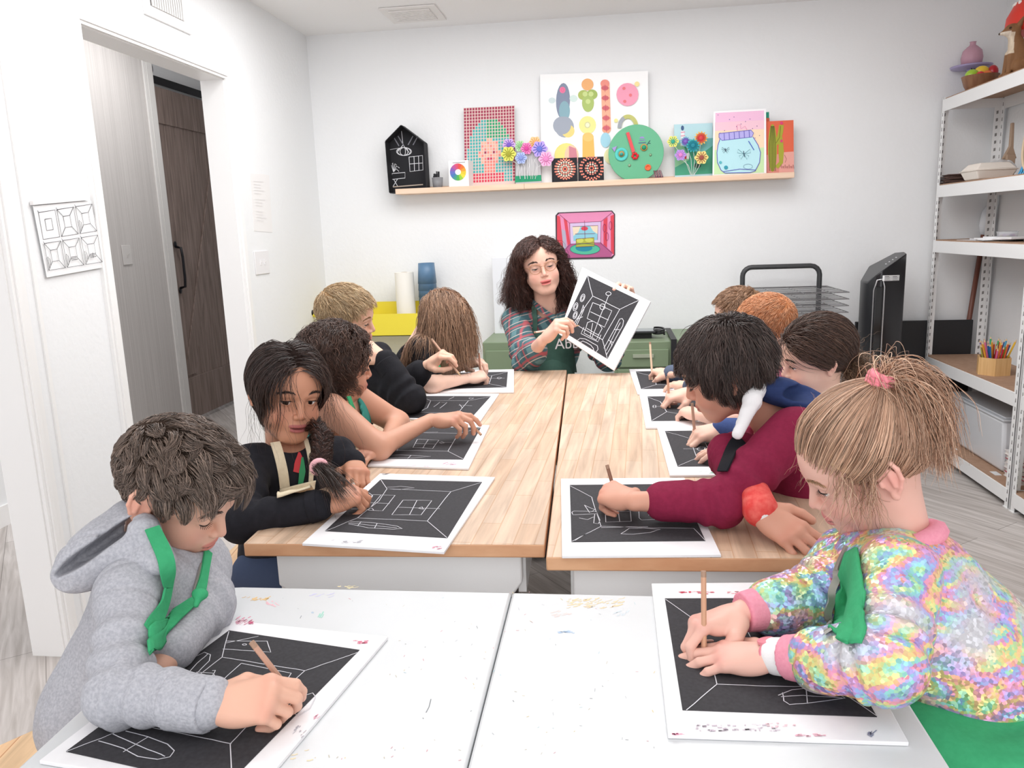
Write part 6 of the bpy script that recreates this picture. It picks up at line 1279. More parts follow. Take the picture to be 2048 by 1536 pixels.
# ---------------------------------------------------------------- girl with braid
if want('P2'):
    H2 = Head((-.724, 1.637, .968), (137.5, 10, -8))
    arms = [dict(n='R', S=PD(503, 930, 1.70), E=PD(485, 1044, 1.54), W=PZ(648, 1008, .785), K=PZ(722, 985, .795), b=(-.1, -.35, .9), pose='write'),
            dict(n='L', S=PD(672, 912, 1.83), E=PD(680, 925, 1.82), W=PZ(706, 925, .785), K=PZ(726, 962, .775), b=(.1, .25, .95), pose='curl')]
    P = Person('P2', 'girl with a long dark braid in a black shirt and cream apron, looking aside', H2, arms, PD(590, 968, 1.80), PD(560, 1100, 1.88), (.80, -.6, 0), hd=.0016, ha=.0018, skin=('#cd9478', '#c67a64', '#a9585c'), eyes=(8, -34), mouth=.0014, iris='#2d1a12', brow='#2b1d18', gaze=(20, -14))
    bk = fab('black_jersey', '#25252b', '#1c1c21', 80); g = P.garm+P.sleeves(1, .046, .039, .030, .004)+[neckhole(H2, .05)]; P.cloth('long_sleeve_shirt', g+P.cut+[ell((0, .02, -.075), (.062, .080, .062), .006, '-').xf(H2.R, H2.t)], bk, .0045, 3); P.cuffs(bk, 'sleeve_cuff', .02, .0325, .031); P.g = g
    cr = fab('apron_cream', '#eadcc0', '#ddcdae', 140)
    strap('apron_strap', g, [(536, 845), (545, 870), (556, 905), (566, 945), (570, 975)], .021, cr, P.root, off=.005); strap('apron_strap', g, [(610, 880), (616, 900), (622, 935), (620, 965)], .010, cr, P.root, off=.005)
    patch('apron_bib', g, [(560, 975), (558, 1003)], [(626, 960), (622, 985)], cr, P.root, off=.012, nv=8)
    strap('print', g, [(598, 905), (600, 925), (594, 945)], [.004, .022, .018], mat('print_red', '#c9383f'), P.root, off=.002, th=.001); strap('print', g, [(604, 915), (605, 940), (600, 970)], [.004, .014, .010], mat('print_green', '#2f8f5c'), P.root, off=.003, th=.001)
    legs(None, P.Pv, (.9, -.4, 0), fab('jeans', '#3f4a63'), P.root)
    ZL = ([0, .35, .7, 1.0, 1.3, 1.6, 2.0, 2.6, 3.15], [.064, .060, .048, .022, -.002, -.012, -.035, -.055, -.062])
    n = 7500; R0 = roots(n, ZL); part = A([.01, 0, 0]); side = np.where(R0[:, 0] > .006, 1., -1.); back = R0[:, 1] < -.02
    side = np.where(R0[:, 0]+rng.normal(0, .004, n) > .006, 1., -1.); D0 = np.stack([side*.9, -.25*np.ones(n)+.5*np.clip(R0[:, 1]/.06, 0, 1)*.3, -.15*np.ones(n)], 1); tie = A([-.055, -.028, -.085])
    fld = lambda p, t: (tie-p)/np.linalg.norm(tie-p, axis=1, keepdims=True)*(.25+1.1*t)+A([0, -.15, -.25])
    g0 = H2.ld((0, 0, -1)); off = rng.uniform(.1, 1, n)*.012+.003; Pn = grow2(R0, D0, 17, .0105*rng.uniform(.85, 1.1, n), SCALP+head_prims()[:4], off, .75, .12, g0, .12, fld=fld, pull=.12)
    m2 = 70; R1_ = roots(m2, ZL, bias=lambda p: (p[:, 1] > .0)); s_ = np.sign(R1_[:, 0]+.0001); coll = SCALP+[q for q in head_prims()[:8]]
    Wn = grow2(R1_, np.stack([s_*.9, .25*np.ones(m2), -.3*np.ones(m2)], 1), 22, .0095*rng.uniform(.6, 1.1, m2), coll, .006+rng.uniform(0, .012, m2), .7, .40, g0, .22, curl=.25, cf=3)
    # braid: three woven strands in front of the left shoulder
    b0 = H2.l(H2.w(tie)); path = [H2.w((-.058, -.020, -.070)), PD(646, 870, 1.66), PD(644, 905, 1.60), PD(638, 934, 1.56)]; path = A(path)
    tt = np.linspace(0, 1, 60); ctr = np.stack([np.interp(tt, np.linspace(0, 1, 4), path[:, i]) for i in range(3)], 1); T = unit(path[-1]-path[0]); ex = unit(np.cross(T, UP+A([.3, 0, 0]))); ey = np.cross(T, ex); bs = []
    for k in range(3):
        w = tt*26+k*2.094; c_ = ctr+ex*(.014*np.sin(w))[:, None]+ey*(.009*np.sin(2*w))[:, None]
        for _ in range(130): o = rng.normal(0, .0042, 2); bs.append(H2.l(c_+ex*o[0]+ey*o[1]+rng.normal(0, .0004, (60, 3))))
    bs = A(bs); e0 = H2.l(path[-1]); tl = []
    for _ in range(420):
        d = A(H2.ld(unit(PD(694, 975, 1.50)-path[-1])))+rng.normal(0, .16, 3); o = rng.normal(0, .006, 3); L_ = .085*rng.uniform(.6, 1.1); tl.append([e0+o+d*L_*x+H2.ld((0, 0, -1))*(.03*x*x-.01*x) for x in np.linspace(-.12, 1, 10)])
    build_hair('hair', P.root, H2, [(clump(Pn, 300, .35), .0006*rng.uniform(.7, 1.3, n), hcol(n, '#1d1412', '#54403a', P=R0)), (Wn, .00035*np.ones(m2), hcol(m2, '#2a1c18', '#5c463c')), (bs, .0007, hcol(len(bs), '#21140f', '#5a3529')), (A(tl), .0005, hcol(420, '#241713', '#5a4238'))], [off_(p, -.002) for p in SCALP]+[maskpr(ZL)], '#1f1613')
    MB().tube([path[-1]+.0135*(ex*math.cos(q)+ey*math.sin(q)) for q in np.linspace(0, 6.28, 16, endpoint=False)], .006, 8, closed=True).build('hair_tie', mat('tie_pink', '#f2b6bd', .6), P.root, smooth=True)
    P.pencil('R', 'pale pencil stub held by the girl with the braid', (703, 958), .0, '#d9d0c6', TZ+.007, HG)
# ---------------------------------------------------------------- curly haired child
if want('P3'):
    H3 = Head((-.722, 1.959, .975), (56, 8, 14))
    arms = [dict(n='R', S=PD(662, 818, 1.97), E=PZ(757, 895, .785), W=PZ(868, 840, .815), K=PD(922, 836, 2.05), b=(-.15, -.25, .95), pose='point'),
            dict(n='L', S=PD(716, 800, 2.13), E=PZ(795, 845, .785), W=PZ(765, 890, .785), K=PZ(722, 912, .775), b=(0, .1, 1), pose='rest')]
    for a_ in arms: a_['bareup'] = 1
    P = Person('P3', 'child with curly dark hair and bare arms in a green apron, pointing a pencil', H3, arms, PD(665, 860, 2.12), PD(600, 985, 2.2), (.9, -.2, 0), hd=.002, ha=.002, skin=('#d09b82', '#c98272', '#b56c6a'), eyes=(-5, -34), gaze=(0, -10), iris='#2d1a12', brow='#2b1d18')
    g = P.garm+[neckhole(H3, .06)]; gn = fab('apron_green', '#43ab76', '#3a9d6b', 120); P.cloth('tank_top', P.garm[:2]+[ell(A(P.C)+UP*.02, (.10, .08, .10), .02)]+P.cut+[neckhole(H3, .06)], fab('tank_teal', '#3f8f84'), .006, 4)
    strap('apron_strap', g+[P.hp[-1]], [(695, 795), (702, 815), (708, 835)], .018, gn, P.root, off=.006)
    ar = [q for a in P.aps for q in a]
    legs(None, P.Pv, (1, -.2, 0), fab('jeans', '#3f4a63'), P.root)
    n = 6500; ZL = ([0, .35, .7, 1.0, 1.3, 1.6, 2.0, 2.6, 3.15], [.060, .055, .035, .0, -.02, -.03, -.05, -.06, -.065]); R0 = roots(n, ZL); D0 = R0-A([0, .01, .085]); D0[:, 1] -= .05+.12*np.clip((R0[:, 1]-.0)/.05, 0, 1); g0 = H3.ld((0, 0, -1))
    coll = SCALP+head_prims()[:6]
    Pn = grow2(R0, D0, 18, (.0062-.0042*np.clip((R0[:, 1]-.01)/.05, 0, 1))*rng.uniform(.5, 1.15, n), coll, rng.uniform(.1, 1, n)*.013+.003, .85, .20, g0, .22, curl=.9, cf=2.7, pull=.10)
    build_hair('hair', P.root, H3, [(clump(Pn, 130, .88), .0007*rng.uniform(.7, 1.3, n), hcol(n, '#221612', '#7a5c4f', P=R0))], [off_(p, -.005) for p in SCALP]+[maskpr(ZL)], '#241813')
    P.pencil('R', 'pencil pointed at the board by the curly haired child', (955, 862), -.01, '#d0a68c', None, HG, tl=-.02)
# ---------------------------------------------------------------- blond boy
if want('P4'):
    H4 = Head((-.869, 2.479, 1.043), (84, 12, 14))
    arms = [dict(n='R', S=PD(735, 745, 2.50), E=PZ(822, 800, .80), W=PD(766, 716, 2.43), K=PD(734, 690, 2.43), b=(.7, -.3, .3), pose='fist', short=.10),
            dict(n='L', S=PD(757, 715, 2.72), E=PD(800, 782, 2.62), W=PD(858, 728, 2.56), K=PD(905, 692, 2.50), b=(-.7, -.2, .6), pose='write', short=.30)]
    P = Person('P4', 'blond boy in a black hoodie resting his cheek on his fist', H4, arms, PD(720, 790, 2.68), PD(665, 895, 2.75), (1, 0, 0), hd=.0022, ha=.0022, skin=('#edbfa6', '#e59a86', '#cf807c'), eyes=(-8, -34), gaze=(0, -15), iris='#5a6a72', brow='#a98560')
    bk = fab('black_fleece', '#222227', '#1a1a1e', 60); g = P.garm+P.sleeves(1, .052, .047, .036, .006)+[neckhole(H4, .048)]; P.cloth('hoodie', g+P.cut, bk, .006, 6, .004, 22); P.cuffs(bk, 'sleeve_cuff', .04, .039, .036)
    P.cloth('hood', [rc(PD(668, 725, 2.62), PD(716, 732, 2.50), .035, .03, .03), rc(PD(668, 725, 2.62), PD(700, 715, 2.75), .035, .03, .03)], bk, .006, 8)
    legs(None, P.Pv, (1, 0, 0), fab('jeans', '#3f4a63'), P.root)
    shorthair(P, H4, '#94734f', '#ead0a8', n=6500, ln=.036, crown=(.01, -.06, .085), fwd=1.4, thick=.011, tb=.45, noise=.16, r=.0007, capc='#b08d66', clump_=.4)
    P.pencil('L', 'pencil raised by the blond boy, slanting left', (863, 678), .03, '#c9a08a', None, HG, tl=.04)
# ---------------------------------------------------------------- girl with hair over her face
if want('P5'):
    H5 = Head(PD(886, 640, 2.85), (84, 48, 6))
    arms = [dict(n='R', S=PD(843, 700, 2.76), E=PZ(866, 768, .785), W=PZ(935, 757, .785), K=PZ(972, 749, .79), b=(-.1, -.45, .9), pose='write'),
            dict(n='L', S=PD(868, 682, 2.98), E=PZ(878, 742, .785), W=PZ(937, 729, .80), K=PD(978, 716, 2.92), b=(-.1, .1, 1), pose='curl')]
    for a_ in arms: a_['bareup'] = 1
    P = Person('P5', 'girl with long light brown hair hanging over her face in a black t-shirt', H5, arms, PD(835, 735, 2.95), PD(780, 820, 3.02), (1, 0, 0), hd=.0025, ha=.0022, skin=('#f0c8b4', '#e8a595', '#cf8a84'), face=True, eyes=(-25, -38), iris='#4a5a52', brow='#8a6a50')
    bk = fab('black_cotton', '#202024', '#19191c', 70); g = P.garm+P.sleeves(.62, .046, .040, .03, .003)+[neckhole(H5, .05)]; P.cloth('t_shirt', g+P.cut, bk, .006, 9)
    gn = fab('apron_green', '#43ab76', '#3a9d6b', 120); patch('apron_bib', g, [(872, 718), (868, 740)], [(900, 716), (892, 742)], gn, P.root, off=.006, nv=8, nu=8)
    E_, W_ = A(arms[1]['E']), A(arms[1]['W']); d = unit(W_-E_); c = W_-d*.012; e = unit(np.cross(d, UP)); e2 = np.cross(e, d)
    w_ = MB().tube([c+.0235*(e*math.cos(q)+e2*math.sin(q)) for q in np.linspace(0, 6.28, 24, endpoint=False)], .0055, 6, closed=True); w_.build('watch_strap', mat('watch_yellow', '#f0c93a', .4), P.root, smooth=True)
    q = unit(CAM-c); q = unit(q-d*(q@d)); s2 = np.cross(d, q); MB().box((-.013, -.011, 0), (.013, .011, .007), R=np.stack([d, s2, q], 1), o=c+q*.025).build('watch_face', mat('watch_dark', '#3a3a30', .3), P.root, bevel=.002)
    legs(None, P.Pv, (1, 0, 0), fab('jeans', '#3f4a63'), P.root)
    n = 7500; R0 = roots(n, ([0, 1.2, 1.6, 2, 3.15], [.045, -.01, -.03, -.05, -.06])); s_ = np.where(R0[:, 0] > 0, 1., -1.); D0 = np.stack([s_*.8, .15+0*s_, .1+0*s_], 1); g0 = H5.ld((0, 0, -1))
    gl = [q.xf(H5.R.T, -(H5.R.T @ H5.t), 1.) for q in g]; coll = SCALP+head_prims()[:8]+[gl[0], gl[2], gl[3]]
    Pn = grow2(R0, D0, 24, (.0078+.002*np.clip(-R0[:, 1]/.05, 0, 1))*rng.uniform(.65, 1.1, n), coll, rng.uniform(.1, 1, n)*.010+.003, 1.0, .30, g0, .14, curl=.16, cf=3)
    build_hair('hair', P.root, H5, [(clump(Pn, 260, .5), .0009*rng.uniform(.7, 1.3, n), hcol(n, '#6e4f3c', '#c9a284', P=R0))], [off_(p, -.003) for p in SCALP]+[maskpr(([0, 3.2], [.045, -.05]))], '#6b4c3a', h=.005)
    P.pencil('R', 'pencil upright in the hand of the girl with hair over her face', (958, 706), .0, '#b98672', TZ+.007, HG)
# ---------------------------------------------------------------- teacher
if want('T'):
    HT = Head((-.302, 3.291, 1.155), (169.4, 0, 11), 1.1)
    arms = [dict(n='R', S=PD(1032, 640, 3.36), E=PD(1052, 722, 3.16), W=PD(1088, 678, 2.98), K=PD(1112, 652, 2.94), b=(-.5, -.3, .5), pose='write', hs=1.22, rel=.036, frac=1, short=.55),
            dict(n='L', S=PD(1150, 640, 3.36), E=PD(1215, 715, 3.22), W=PD(1262, 606, 3.16), K=PD(1247, 568, 3.10), b=(.35, .85, .35), pose='hold', hs=1.22, rel=.036, short=.5)]
    P = Person('T', 'woman with curly dark hair and glasses in a plaid shirt and dark green apron', HT, arms, PD(1092, 690, 3.42), PD(1095, 800, 3.42), (.15, -1, 0), sc=1.22, hd=.0020, ha=.0022, skin=('#efc0ab', '#ea9c90', '#d9696a'), eyes=(-12, -36), mouth=.003, adult=True, gaze=(-14, -26), iris='#3a2a20', brow='#3a2a22', chest=(.135, .085, .13), waist=.105)
    pl = bpy.data.materials.new('plaid'); pl.use_nodes = True; MATS['plaid'] = pl; nt = pl.node_tree; L_ = nt.links.new; b = nt.nodes['Principled BSDF']; b.inputs['Roughness'].default_value = .85
    co = nt.nodes.new('ShaderNodeTexCoord'); mp = nt.nodes.new('ShaderNodeMapping'); mp.inputs['Rotation'].default_value = (.3, .4, .5); L_(co.outputs['Object'], mp.inputs[0])
    prev = None
    for i, (axis, sc_, lo_, c_) in enumerate((('X', 34, .3, '#33525c'), ('Z', 34, .3, '#3a6068'), ('X', 34, .90, '#b9585f'), ('Z', 34, .90, '#b8565c'), ('Z', 68, .95, '#d9c9c0'))):
        wv = nt.nodes.new('ShaderNodeTexWave'); wv.bands_direction = axis; wv.inputs['Scale'].default_value = sc_/6.28*1.0; wv.inputs['Distortion'].default_value = .6; wv.inputs['Detail'].default_value = 0; wv.inputs['Detail Scale'].default_value = .5; L_(mp.outputs[0], wv.inputs['Vector'])
        mr = nt.nodes.new('ShaderNodeMapRange'); mr.inputs[1].default_value = lo_; mr.inputs[2].default_value = min(lo_+.12, 1.0); mr.inputs[4].default_value = .8; L_(wv.outputs['Fac'], mr.inputs[0])
        mx = nt.nodes.new('ShaderNodeMix'); mx.data_type = 'RGBA'; L_(mr.outputs[0], mx.inputs[0]); mx.inputs[7].default_value = (*lin(c_), 1)
        if prev: L_(prev, mx.inputs[6])
        else: mx.inputs[6].default_value = (*lin('#5d8287'), 1)
        prev = mx.outputs[2]
    L_(prev, b.inputs['Base Color'])
    g = P.garm+P.sleeves(1, .050, .046, .043, .006)+[neckhole(HT, .058)]; P.cloth('plaid_shirt', g+P.cut, pl, .006, 11, .004, 20); P.cuffs(pl, 'rolled_cuff', .03, .046, .046)
    ga = mat('apron_dark_green', '#2c4b41', .8, noise=(18, '#3b5f52', .8), bump=(60, .4, .003))
    g2 = P.garm
    patch('apron_bib', g2, [(1068, 660), (1058, 700), (1052, 745)], [(1136, 672), (1142, 700), (1146, 745)], ga, P.root, off=.016, nu=20, nv=16)
    P.cloth('apron_skirt', [rc(P.C-UP*.06+P.fw*.03, P.Pv+P.fw*.03, .118, .135, .03), plane((0, 0, 1), float(P.C[2])-.03, .01)], ga, .008, 31, .006, 14)
    strap('apron_strap', g2, [(1068, 600), (1072, 640), (1068, 700)], .020, ga, P.root, off=.012); strap('apron_strap', g2, [(1140, 610), (1150, 650), (1158, 700)], .020, ga, P.root, off=.012)
    strap('shirt_collar', g2+[P.hp[-1]], [(1062, 598), (1078, 615), (1100, 632), (1120, 640)], .022, pl, P.root, off=.010); strap('shirt_collar', g2+[P.hp[-1]], [(1132, 598), (1128, 620), (1120, 640)], .020, pl, P.root, off=.010)
    try:
        fc_ = bpy.data.curves.new('apron_name', 'FONT'); fc_.body = 'Abb'; fc_.size = .062; fc_.extrude = .0008; to = bpy.data.objects.new('tmp', fc_); col.objects.link(to); bpy.context.view_layer.update()
        me = bpy.data.meshes.new_from_object(to.evaluated_get(bpy.context.evaluated_depsgraph_get())); Vt = A([v.co[:] for v in me.vertices]); Ft = [list(p.vertices) for p in me.polygons]; bpy.data.objects.remove(to)
        p0, N0, _ = march(g2, [1106], [699], off=.034); nn = unit(CAM-p0[0]); ex = unit(PD(1145, 690, 3.3)-PD(1108, 692, 3.3)); ey = np.cross(nn, ex); mesh_obj('lettering', p0[0]+Vt[:, :1]*ex+Vt[:, 1:2]*ey+Vt[:, 2:]*nn, Ft, mat('stitch_white', '#e6dede', .7), P.root)
    except Exception as ex_: print('text', ex_)
    gm_ = mat('gold_frame', '#b98a6a', .3, metal=.6)
    b = MB()
    for sx in (1, -1):
        c = A([sx*.0285, .0865, -.007]); b.tube([HT.w(c+A([.0205*math.cos(q), -.004*abs(math.cos(q)) if math.cos(q)*sx > 0 else 0, .0175*math.sin(q)+(.003 if math.sin(q) > .3 and math.cos(q)*sx > .3 else 0)])) for q in np.linspace(0, 6.283, 28, endpoint=False)], .0015, 6, closed=True)
        b.tube([HT.w(c+A([sx*.020, -.004, .007])), HT.w((sx*.066, .045, .004)), HT.w((sx*.074, -.005, .004))], .0014, 6)
    b.tube([HT.w((-.009, .0875, -.002)), HT.w((0, .0895, .000)), HT.w((.009, .0875, -.002))], .0010, 6); gl_ = thing('glasses', 'thin gold framed glasses worn by the woman', 'glasses', tuple(HT.w((0, .09, 0)))); b.build('frame', gm_, gl_, smooth=True)
    for sx in (1, -1): MB().add([HT.w(A([sx*.0285, .0865, -.007])+A([.0195*math.cos(q), 0, .0165*math.sin(q)])) for q in np.linspace(0, 6.283, 24, endpoint=False)], [list(range(24))]).build('lens', mat('lens', '#ffffff', .05, alpha=.04, spec=.1), gl_)
    n = 9000; ZL = ([0, .35, .7, 1.0, 1.3, 1.6, 2.0, 2.6, 3.15], [.066, .062, .046, .016, -.01, -.02, -.04, -.055, -.062]); R0 = roots(n, ZL); s_ = np.where(R0[:, 0] > -.012, 1., -1.); D0 = np.stack([s_*.9, -.15+0*s_, .05+0*s_], 1); g0 = HT.ld((0, 0, -1))
    gl2 = [Pr(lambda P, q=q: q(HT.w(P))/HT.s, (-9,)*3, (9,)*3, q.k) for q in g2[:4]]; coll = SCALP+head_prims(adult=True)[:8]+gl2
    Pn = grow2(R0, D0, 30, .0082*rng.uniform(.55, 1.1, n), coll, rng.uniform(.1, 1, n)*.012+.003, .85, .36, g0, .2, fld=lambda p, t: np.stack([np.sign(p[:, 0])*(.03+1.1*((p[:, 1] > .03) & (np.abs(p[:, 0]) < .066) & (p[:, 2] < .055))), -.06-.5*((p[:, 1] > .03) & (p[:, 2] < .06)), 0*p[:, 0]], 1), curl=.85, cf=2.5)
    build_hair('hair', P.root, HT, [(clump(Pn, 170, .85), .0008*rng.uniform(.7, 1.3, n), hcol(n, '#241513', '#6e4a40', P=R0))], [off_(p, -.002) for p in SCALP]+[maskpr(ZL)], '#231613')
    P.pencil('R', 'thin pale paint stick held by the teacher toward the board', (1068, 665), .03, '#e6cfc0', None, None, tl=.03)
    legs(None, P.Pv, (.1, -1, 0), fab('teacher_trousers', '#2a2a30'), P.root, sc=1.15)
# ---------------------------------------------------------------- child in sequin jacket
if want('R1'):
    G1 = Head((.356, 1.155, .955), (-88, 30, -8))
    arms = [dict(n='R', S=PD(1690, 1120, 1.22), E=PD(1640, 1195, 1.13), W=PZ(1478, 1226, .765), K=PZ(1408, 1245, .758), b=(.1, .25, .95), pose='write', hs=.98, short=.40, cut=.34, cl=.050),
            dict(n='L', S=PD(1800, 1150, 1.00), E=PD(1770, 1330, .90), W=PZ(1545, 1312, .750), K=PZ(1440, 1312, .738), b=(.05, -.1, 1), pose='rest', hs=.98, short=.45, cut=.30, cl=.060)]
    P = Person('R1', 'child with a strawberry blond ponytail in an iridescent sequin jacket and green apron', G1, arms, PD(1825, 1190, 1.13), PD(1985, 1450, 1.10), (-1, .25, 0), hd=.0014, ha=.0016, skin=('#e8b8a8', '#e38d86', '#cc7a7b'), eyes=(3, -36), gaze=(0, -24), iris='#4f6a86', brow='#c19a78', waist=.105)
    sq = bpy.data.materials.new('sequins'); sq.use_nodes = True; MATS['sequins'] = sq; nt = sq.node_tree; L_ = nt.links.new; b = nt.nodes['Principled BSDF']
    co = nt.nodes.new('ShaderNodeTexCoord'); vo = nt.nodes.new('ShaderNodeTexVoronoi'); vo.inputs['Scale'].default_value = 235; L_(co.outputs['Object'], vo.inputs['Vector'])
    mp = nt.nodes.new('ShaderNodeMapping'); mp.inputs['Scale'].default_value = (.5, .5, 1); mp.inputs['Rotation'].default_value = (.3, .35, 0); L_(vo.outputs['Position'], mp.inputs[0])
    n1 = nt.nodes.new('ShaderNodeTexNoise'); n1.inputs['Scale'].default_value = 26; n1.inputs['Detail'].default_value = 2; n1.inputs['Distortion'].default_value = .7; L_(mp.outputs[0], n1.inputs['Vector'])
    ad = nt.nodes.new('ShaderNodeMath'); ad.operation = 'MULTIPLY_ADD'; L_(n1.outputs['Fac'], ad.inputs[0]); ad.inputs[1].default_value = 4.2; sp = nt.nodes.new('ShaderNodeSeparateColor'); L_(vo.outputs['Color'], sp.inputs[0]); m3 = nt.nodes.new('ShaderNodeMath'); m3.operation = 'MULTIPLY'; L_(sp.outputs[0], m3.inputs[0]); m3.inputs[1].default_value = .13; L_(m3.outputs[0], ad.inputs[2])
    fr_ = nt.nodes.new('ShaderNodeMath'); fr_.operation = 'FRACT'; L_(ad.outputs[0], fr_.inputs[0]); rp = nt.nodes.new('ShaderNodeValToRGB'); L_(fr_.outputs[0], rp.inputs[0]); e = rp.color_ramp.elements
    cols_ = [(0, '#f09fbb'), (.14, '#f3bd92'), (.27, '#eee493'), (.4, '#b0e0a8'), (.54, '#93d6d2'), (.68, '#9fbaec'), (.82, '#bea6e8'), (1, '#f09fbb')]
    e[0].color = (*lin(cols_[0][1]), 1); e[1].color = (*lin(cols_[-1][1]), 1)
    for p_, c_ in cols_[1:-1]: k_ = e.new(p_); k_.color = (*lin(c_), 1)
    n2 = nt.nodes.new('ShaderNodeTexNoise'); n2.inputs['Scale'].default_value = 11; L_(vo.outputs['Position'], n2.inputs['Vector']); mr = nt.nodes.new('ShaderNodeMapRange'); mr.inputs[1].default_value = .50; mr.inputs[2].default_value = .66; L_(n2.outputs['Fac'], mr.inputs[0])
    mx = nt.nodes.new('ShaderNodeMix'); mx.data_type = 'RGBA'; L_(mr.outputs[0], mx.inputs[0]); L_(rp.outputs[0], mx.inputs[6]); mx.inputs[7].default_value = (.62, .62, .66, 1); L_(mx.outputs[2], b.inputs['Base Color'])
    b.inputs['Metallic'].default_value = .35; b.inputs['Roughness'].default_value = .28; ml = nt.nodes.new('ShaderNodeVectorMath'); ml.operation = 'SUBTRACT'; L_(vo.outputs['Color'], ml.inputs[0]); ml.inputs[1].default_value = (.5, .5, .5)
    ms = nt.nodes.new('ShaderNodeVectorMath'); ms.operation = 'SCALE'; ms.inputs['Scale'].default_value = .75; L_(ml.outputs[0], ms.inputs[0]); ge = nt.nodes.new('ShaderNodeNewGeometry'); av = nt.nodes.new('ShaderNodeVectorMath'); av.operation = 'ADD'; L_(ge.outputs['Normal'], av.inputs[0]); L_(ms.outputs[0], av.inputs[1]); nm = nt.nodes.new('ShaderNodeVectorMath'); nm.operation = 'NORMALIZE'; L_(av.outputs[0], nm.inputs[0]); L_(nm.outputs[0], b.inputs['Normal'])
    g = P.garm+[ell(PD(1905, 1290, 1.13), (.115, .12, .10), .04)]+P.sleeves(1, .050, .045, .036, .006)+[neckhole(G1, .047), plane((0, 0, -1), -(.60), .01)]
    P.cloth('sequin_jacket', g+P.cut, sq, .0035, 12, .0045, 20); P.g = g
    pk = fab('rib_pink', '#ef9fb2', '#e58ca2', 200); P.cuffs(pk, 'ribbed_cuff', .040, .033, .027, cut=.13)
    collar(P, pk, .052, .030, -.135, 'ribbed_collar')
    a = arms[1]; W_, E_ = A(a['W']), A(a['E']); d = unit(W_-E_); sobj('undershirt_cuff', [rc(W_-d*.030, W_-d*.006, .0245, .0235, .003)], .002, fab('white_cotton', '#f4f2f2'), P.root)
    e = unit(np.cross(d, UP)); e2 = np.cross(e, d); c = W_+d*.004; MB().tube([c+.0205*(e*math.cos(q)+e2*math.sin(q)*.85) for q in np.linspace(0, 6.28, 24, endpoint=False)], .0035, 6, closed=True).lathe(c+e2*.0175, [(.0, 0), (.011, 0), (.011, .004), (0, .005)], 18, axis=e2).build('bracelet', mat('bracelet_pink', '#e58a98', .35), P.root, smooth='auto')
    gn = fab('apron_green', '#43ab76', '#3a9d6b', 120)
    patch('apron_bib', g, [(1700, 1110), (1672, 1190), (1662, 1260), (1690, 1290)], [(1722, 1100), (1735, 1190), (1728, 1270), (1722, 1290)], gn, P.root, off=.006)
    strap('zip_tape', g, [(1700, 1098), (1672, 1160), (1652, 1220), (1662, 1270)], .010, mat('zip_grey', '#9a9690', .4, metal=.3), P.root, off=.008)
    P.cloth('apron_skirt', [ell(PD(1960, 1480, 1.08), (.145, .15, .17), .05), rc(PD(1900, 1530, 1.05), PD(2040, 1560, 1.1), .10, .13, .05), plane((0, 0, 1), .665, .02)], gn, .006, 14, .007, 16)
    legs(None, P.Pv, (-1, .2, 0), fab('leggings_pink', '#ea9fb4'), P.root)
    ZL = ([0, .35, .7, 1.0, 1.3, 1.5, 1.7, 2.0, 2.6, 3.15], [.056, .052, .034, .008, -.010, .012, .008, -.035, -.055, -.060])
    n = 9500; R0 = roots(n, ZL); tie = A([0., -.070, .082]); D0 = tie-R0; off = rng.uniform(.1, 1, n)*.010+.0015
    dist = np.linalg.norm(D0, axis=1); fld = lambda p, t: (tie-p)/(np.linalg.norm(tie-p, axis=1, keepdims=True)+.004)*1.6
    Pn = grow2(R0, D0, 13, (dist*1.22/13).clip(.001, .02), SCALP, off, .4, .0, (0, 0, -1), .10, fld=fld, pull=.15)
    g0 = G1.ld((0, 0, -1)); m = 5200; T0 = tie+rng.normal(0, .007, (m, 3)); D1 = A([0, -1, .22])+rng.normal(0, .30, (m, 3)); Tn = grow2(T0, D1, 20, .0082*rng.uniform(.55, 1.1, m), SCALP, .006, 1.0, .235, g0, .10, curl=.2, cf=2.2)
    m2 = 200; W0 = roots(m2, ZL, bias=lambda p: (p[:, 2] < zline(p, ZL)+.02) & (phi(p) < 1.5) & (phi(p) > .8)); Dw = np.stack([np.sign(W0[:, 0])*.3, .35+0*W0[:, 0], -.6+0*W0[:, 0]], 1); Wn = grow2(W0, Dw, 16, .0060*rng.uniform(.3, 1.0, m2), SCALP+head_prims()[:8], .002+rng.uniform(0, .012, m2), .8, .3, g0, .25, curl=.2, cf=3)
    m3_ = 260; F0 = roots(m3_, ZL); Fn = grow2(F0, F0*.5+(tie-F0)*1.2, 10, .005*rng.uniform(.4, 1.1, m3_), SCALP, .003, 1, .0, g0, .2, curl=.2)
    hb = lambda k, P_=None: hcol(k, '#94694f', '#ecc8ac', P=P_)
    build_hair('hair', P.root, G1, [(clump(Pn, 380, .25), .0006*rng.uniform(.7, 1.3, n), hb(n, R0)), (clump(Tn, 240, .5), .0006, hb(m)), (Wn, .00045, hb(m2)), (Fn, .0003, hb(m3_))], [off_(p, -.001) for p in SCALP]+[maskpr(ZL, .020)], '#b8967c', h=.003)
    tax = unit(G1.wd((0, -.75, .7))); te = unit(np.cross(tax, UP)); tf = np.cross(tax, te); tc = G1.w(tie+A([0, -.004, .006])); b = MB()
    for k in range(3): b.tube([tc+tax*(k*.006)+(.0185+.0015*math.sin(q*9+k))*(te*math.cos(q)+tf*math.sin(q)) for q in np.linspace(0, 6.283, 36, endpoint=False)], .0062, 8, closed=True)
    b.build('hair_tie', mat('tie_coral', '#f58f9c', .6), P.root, smooth=True)
    P.pencil('R', 'brown pencil upright in the hand of the child in the sequin jacket', (1407, 1142), .0, '#d0a184', WZ+.007, HG)
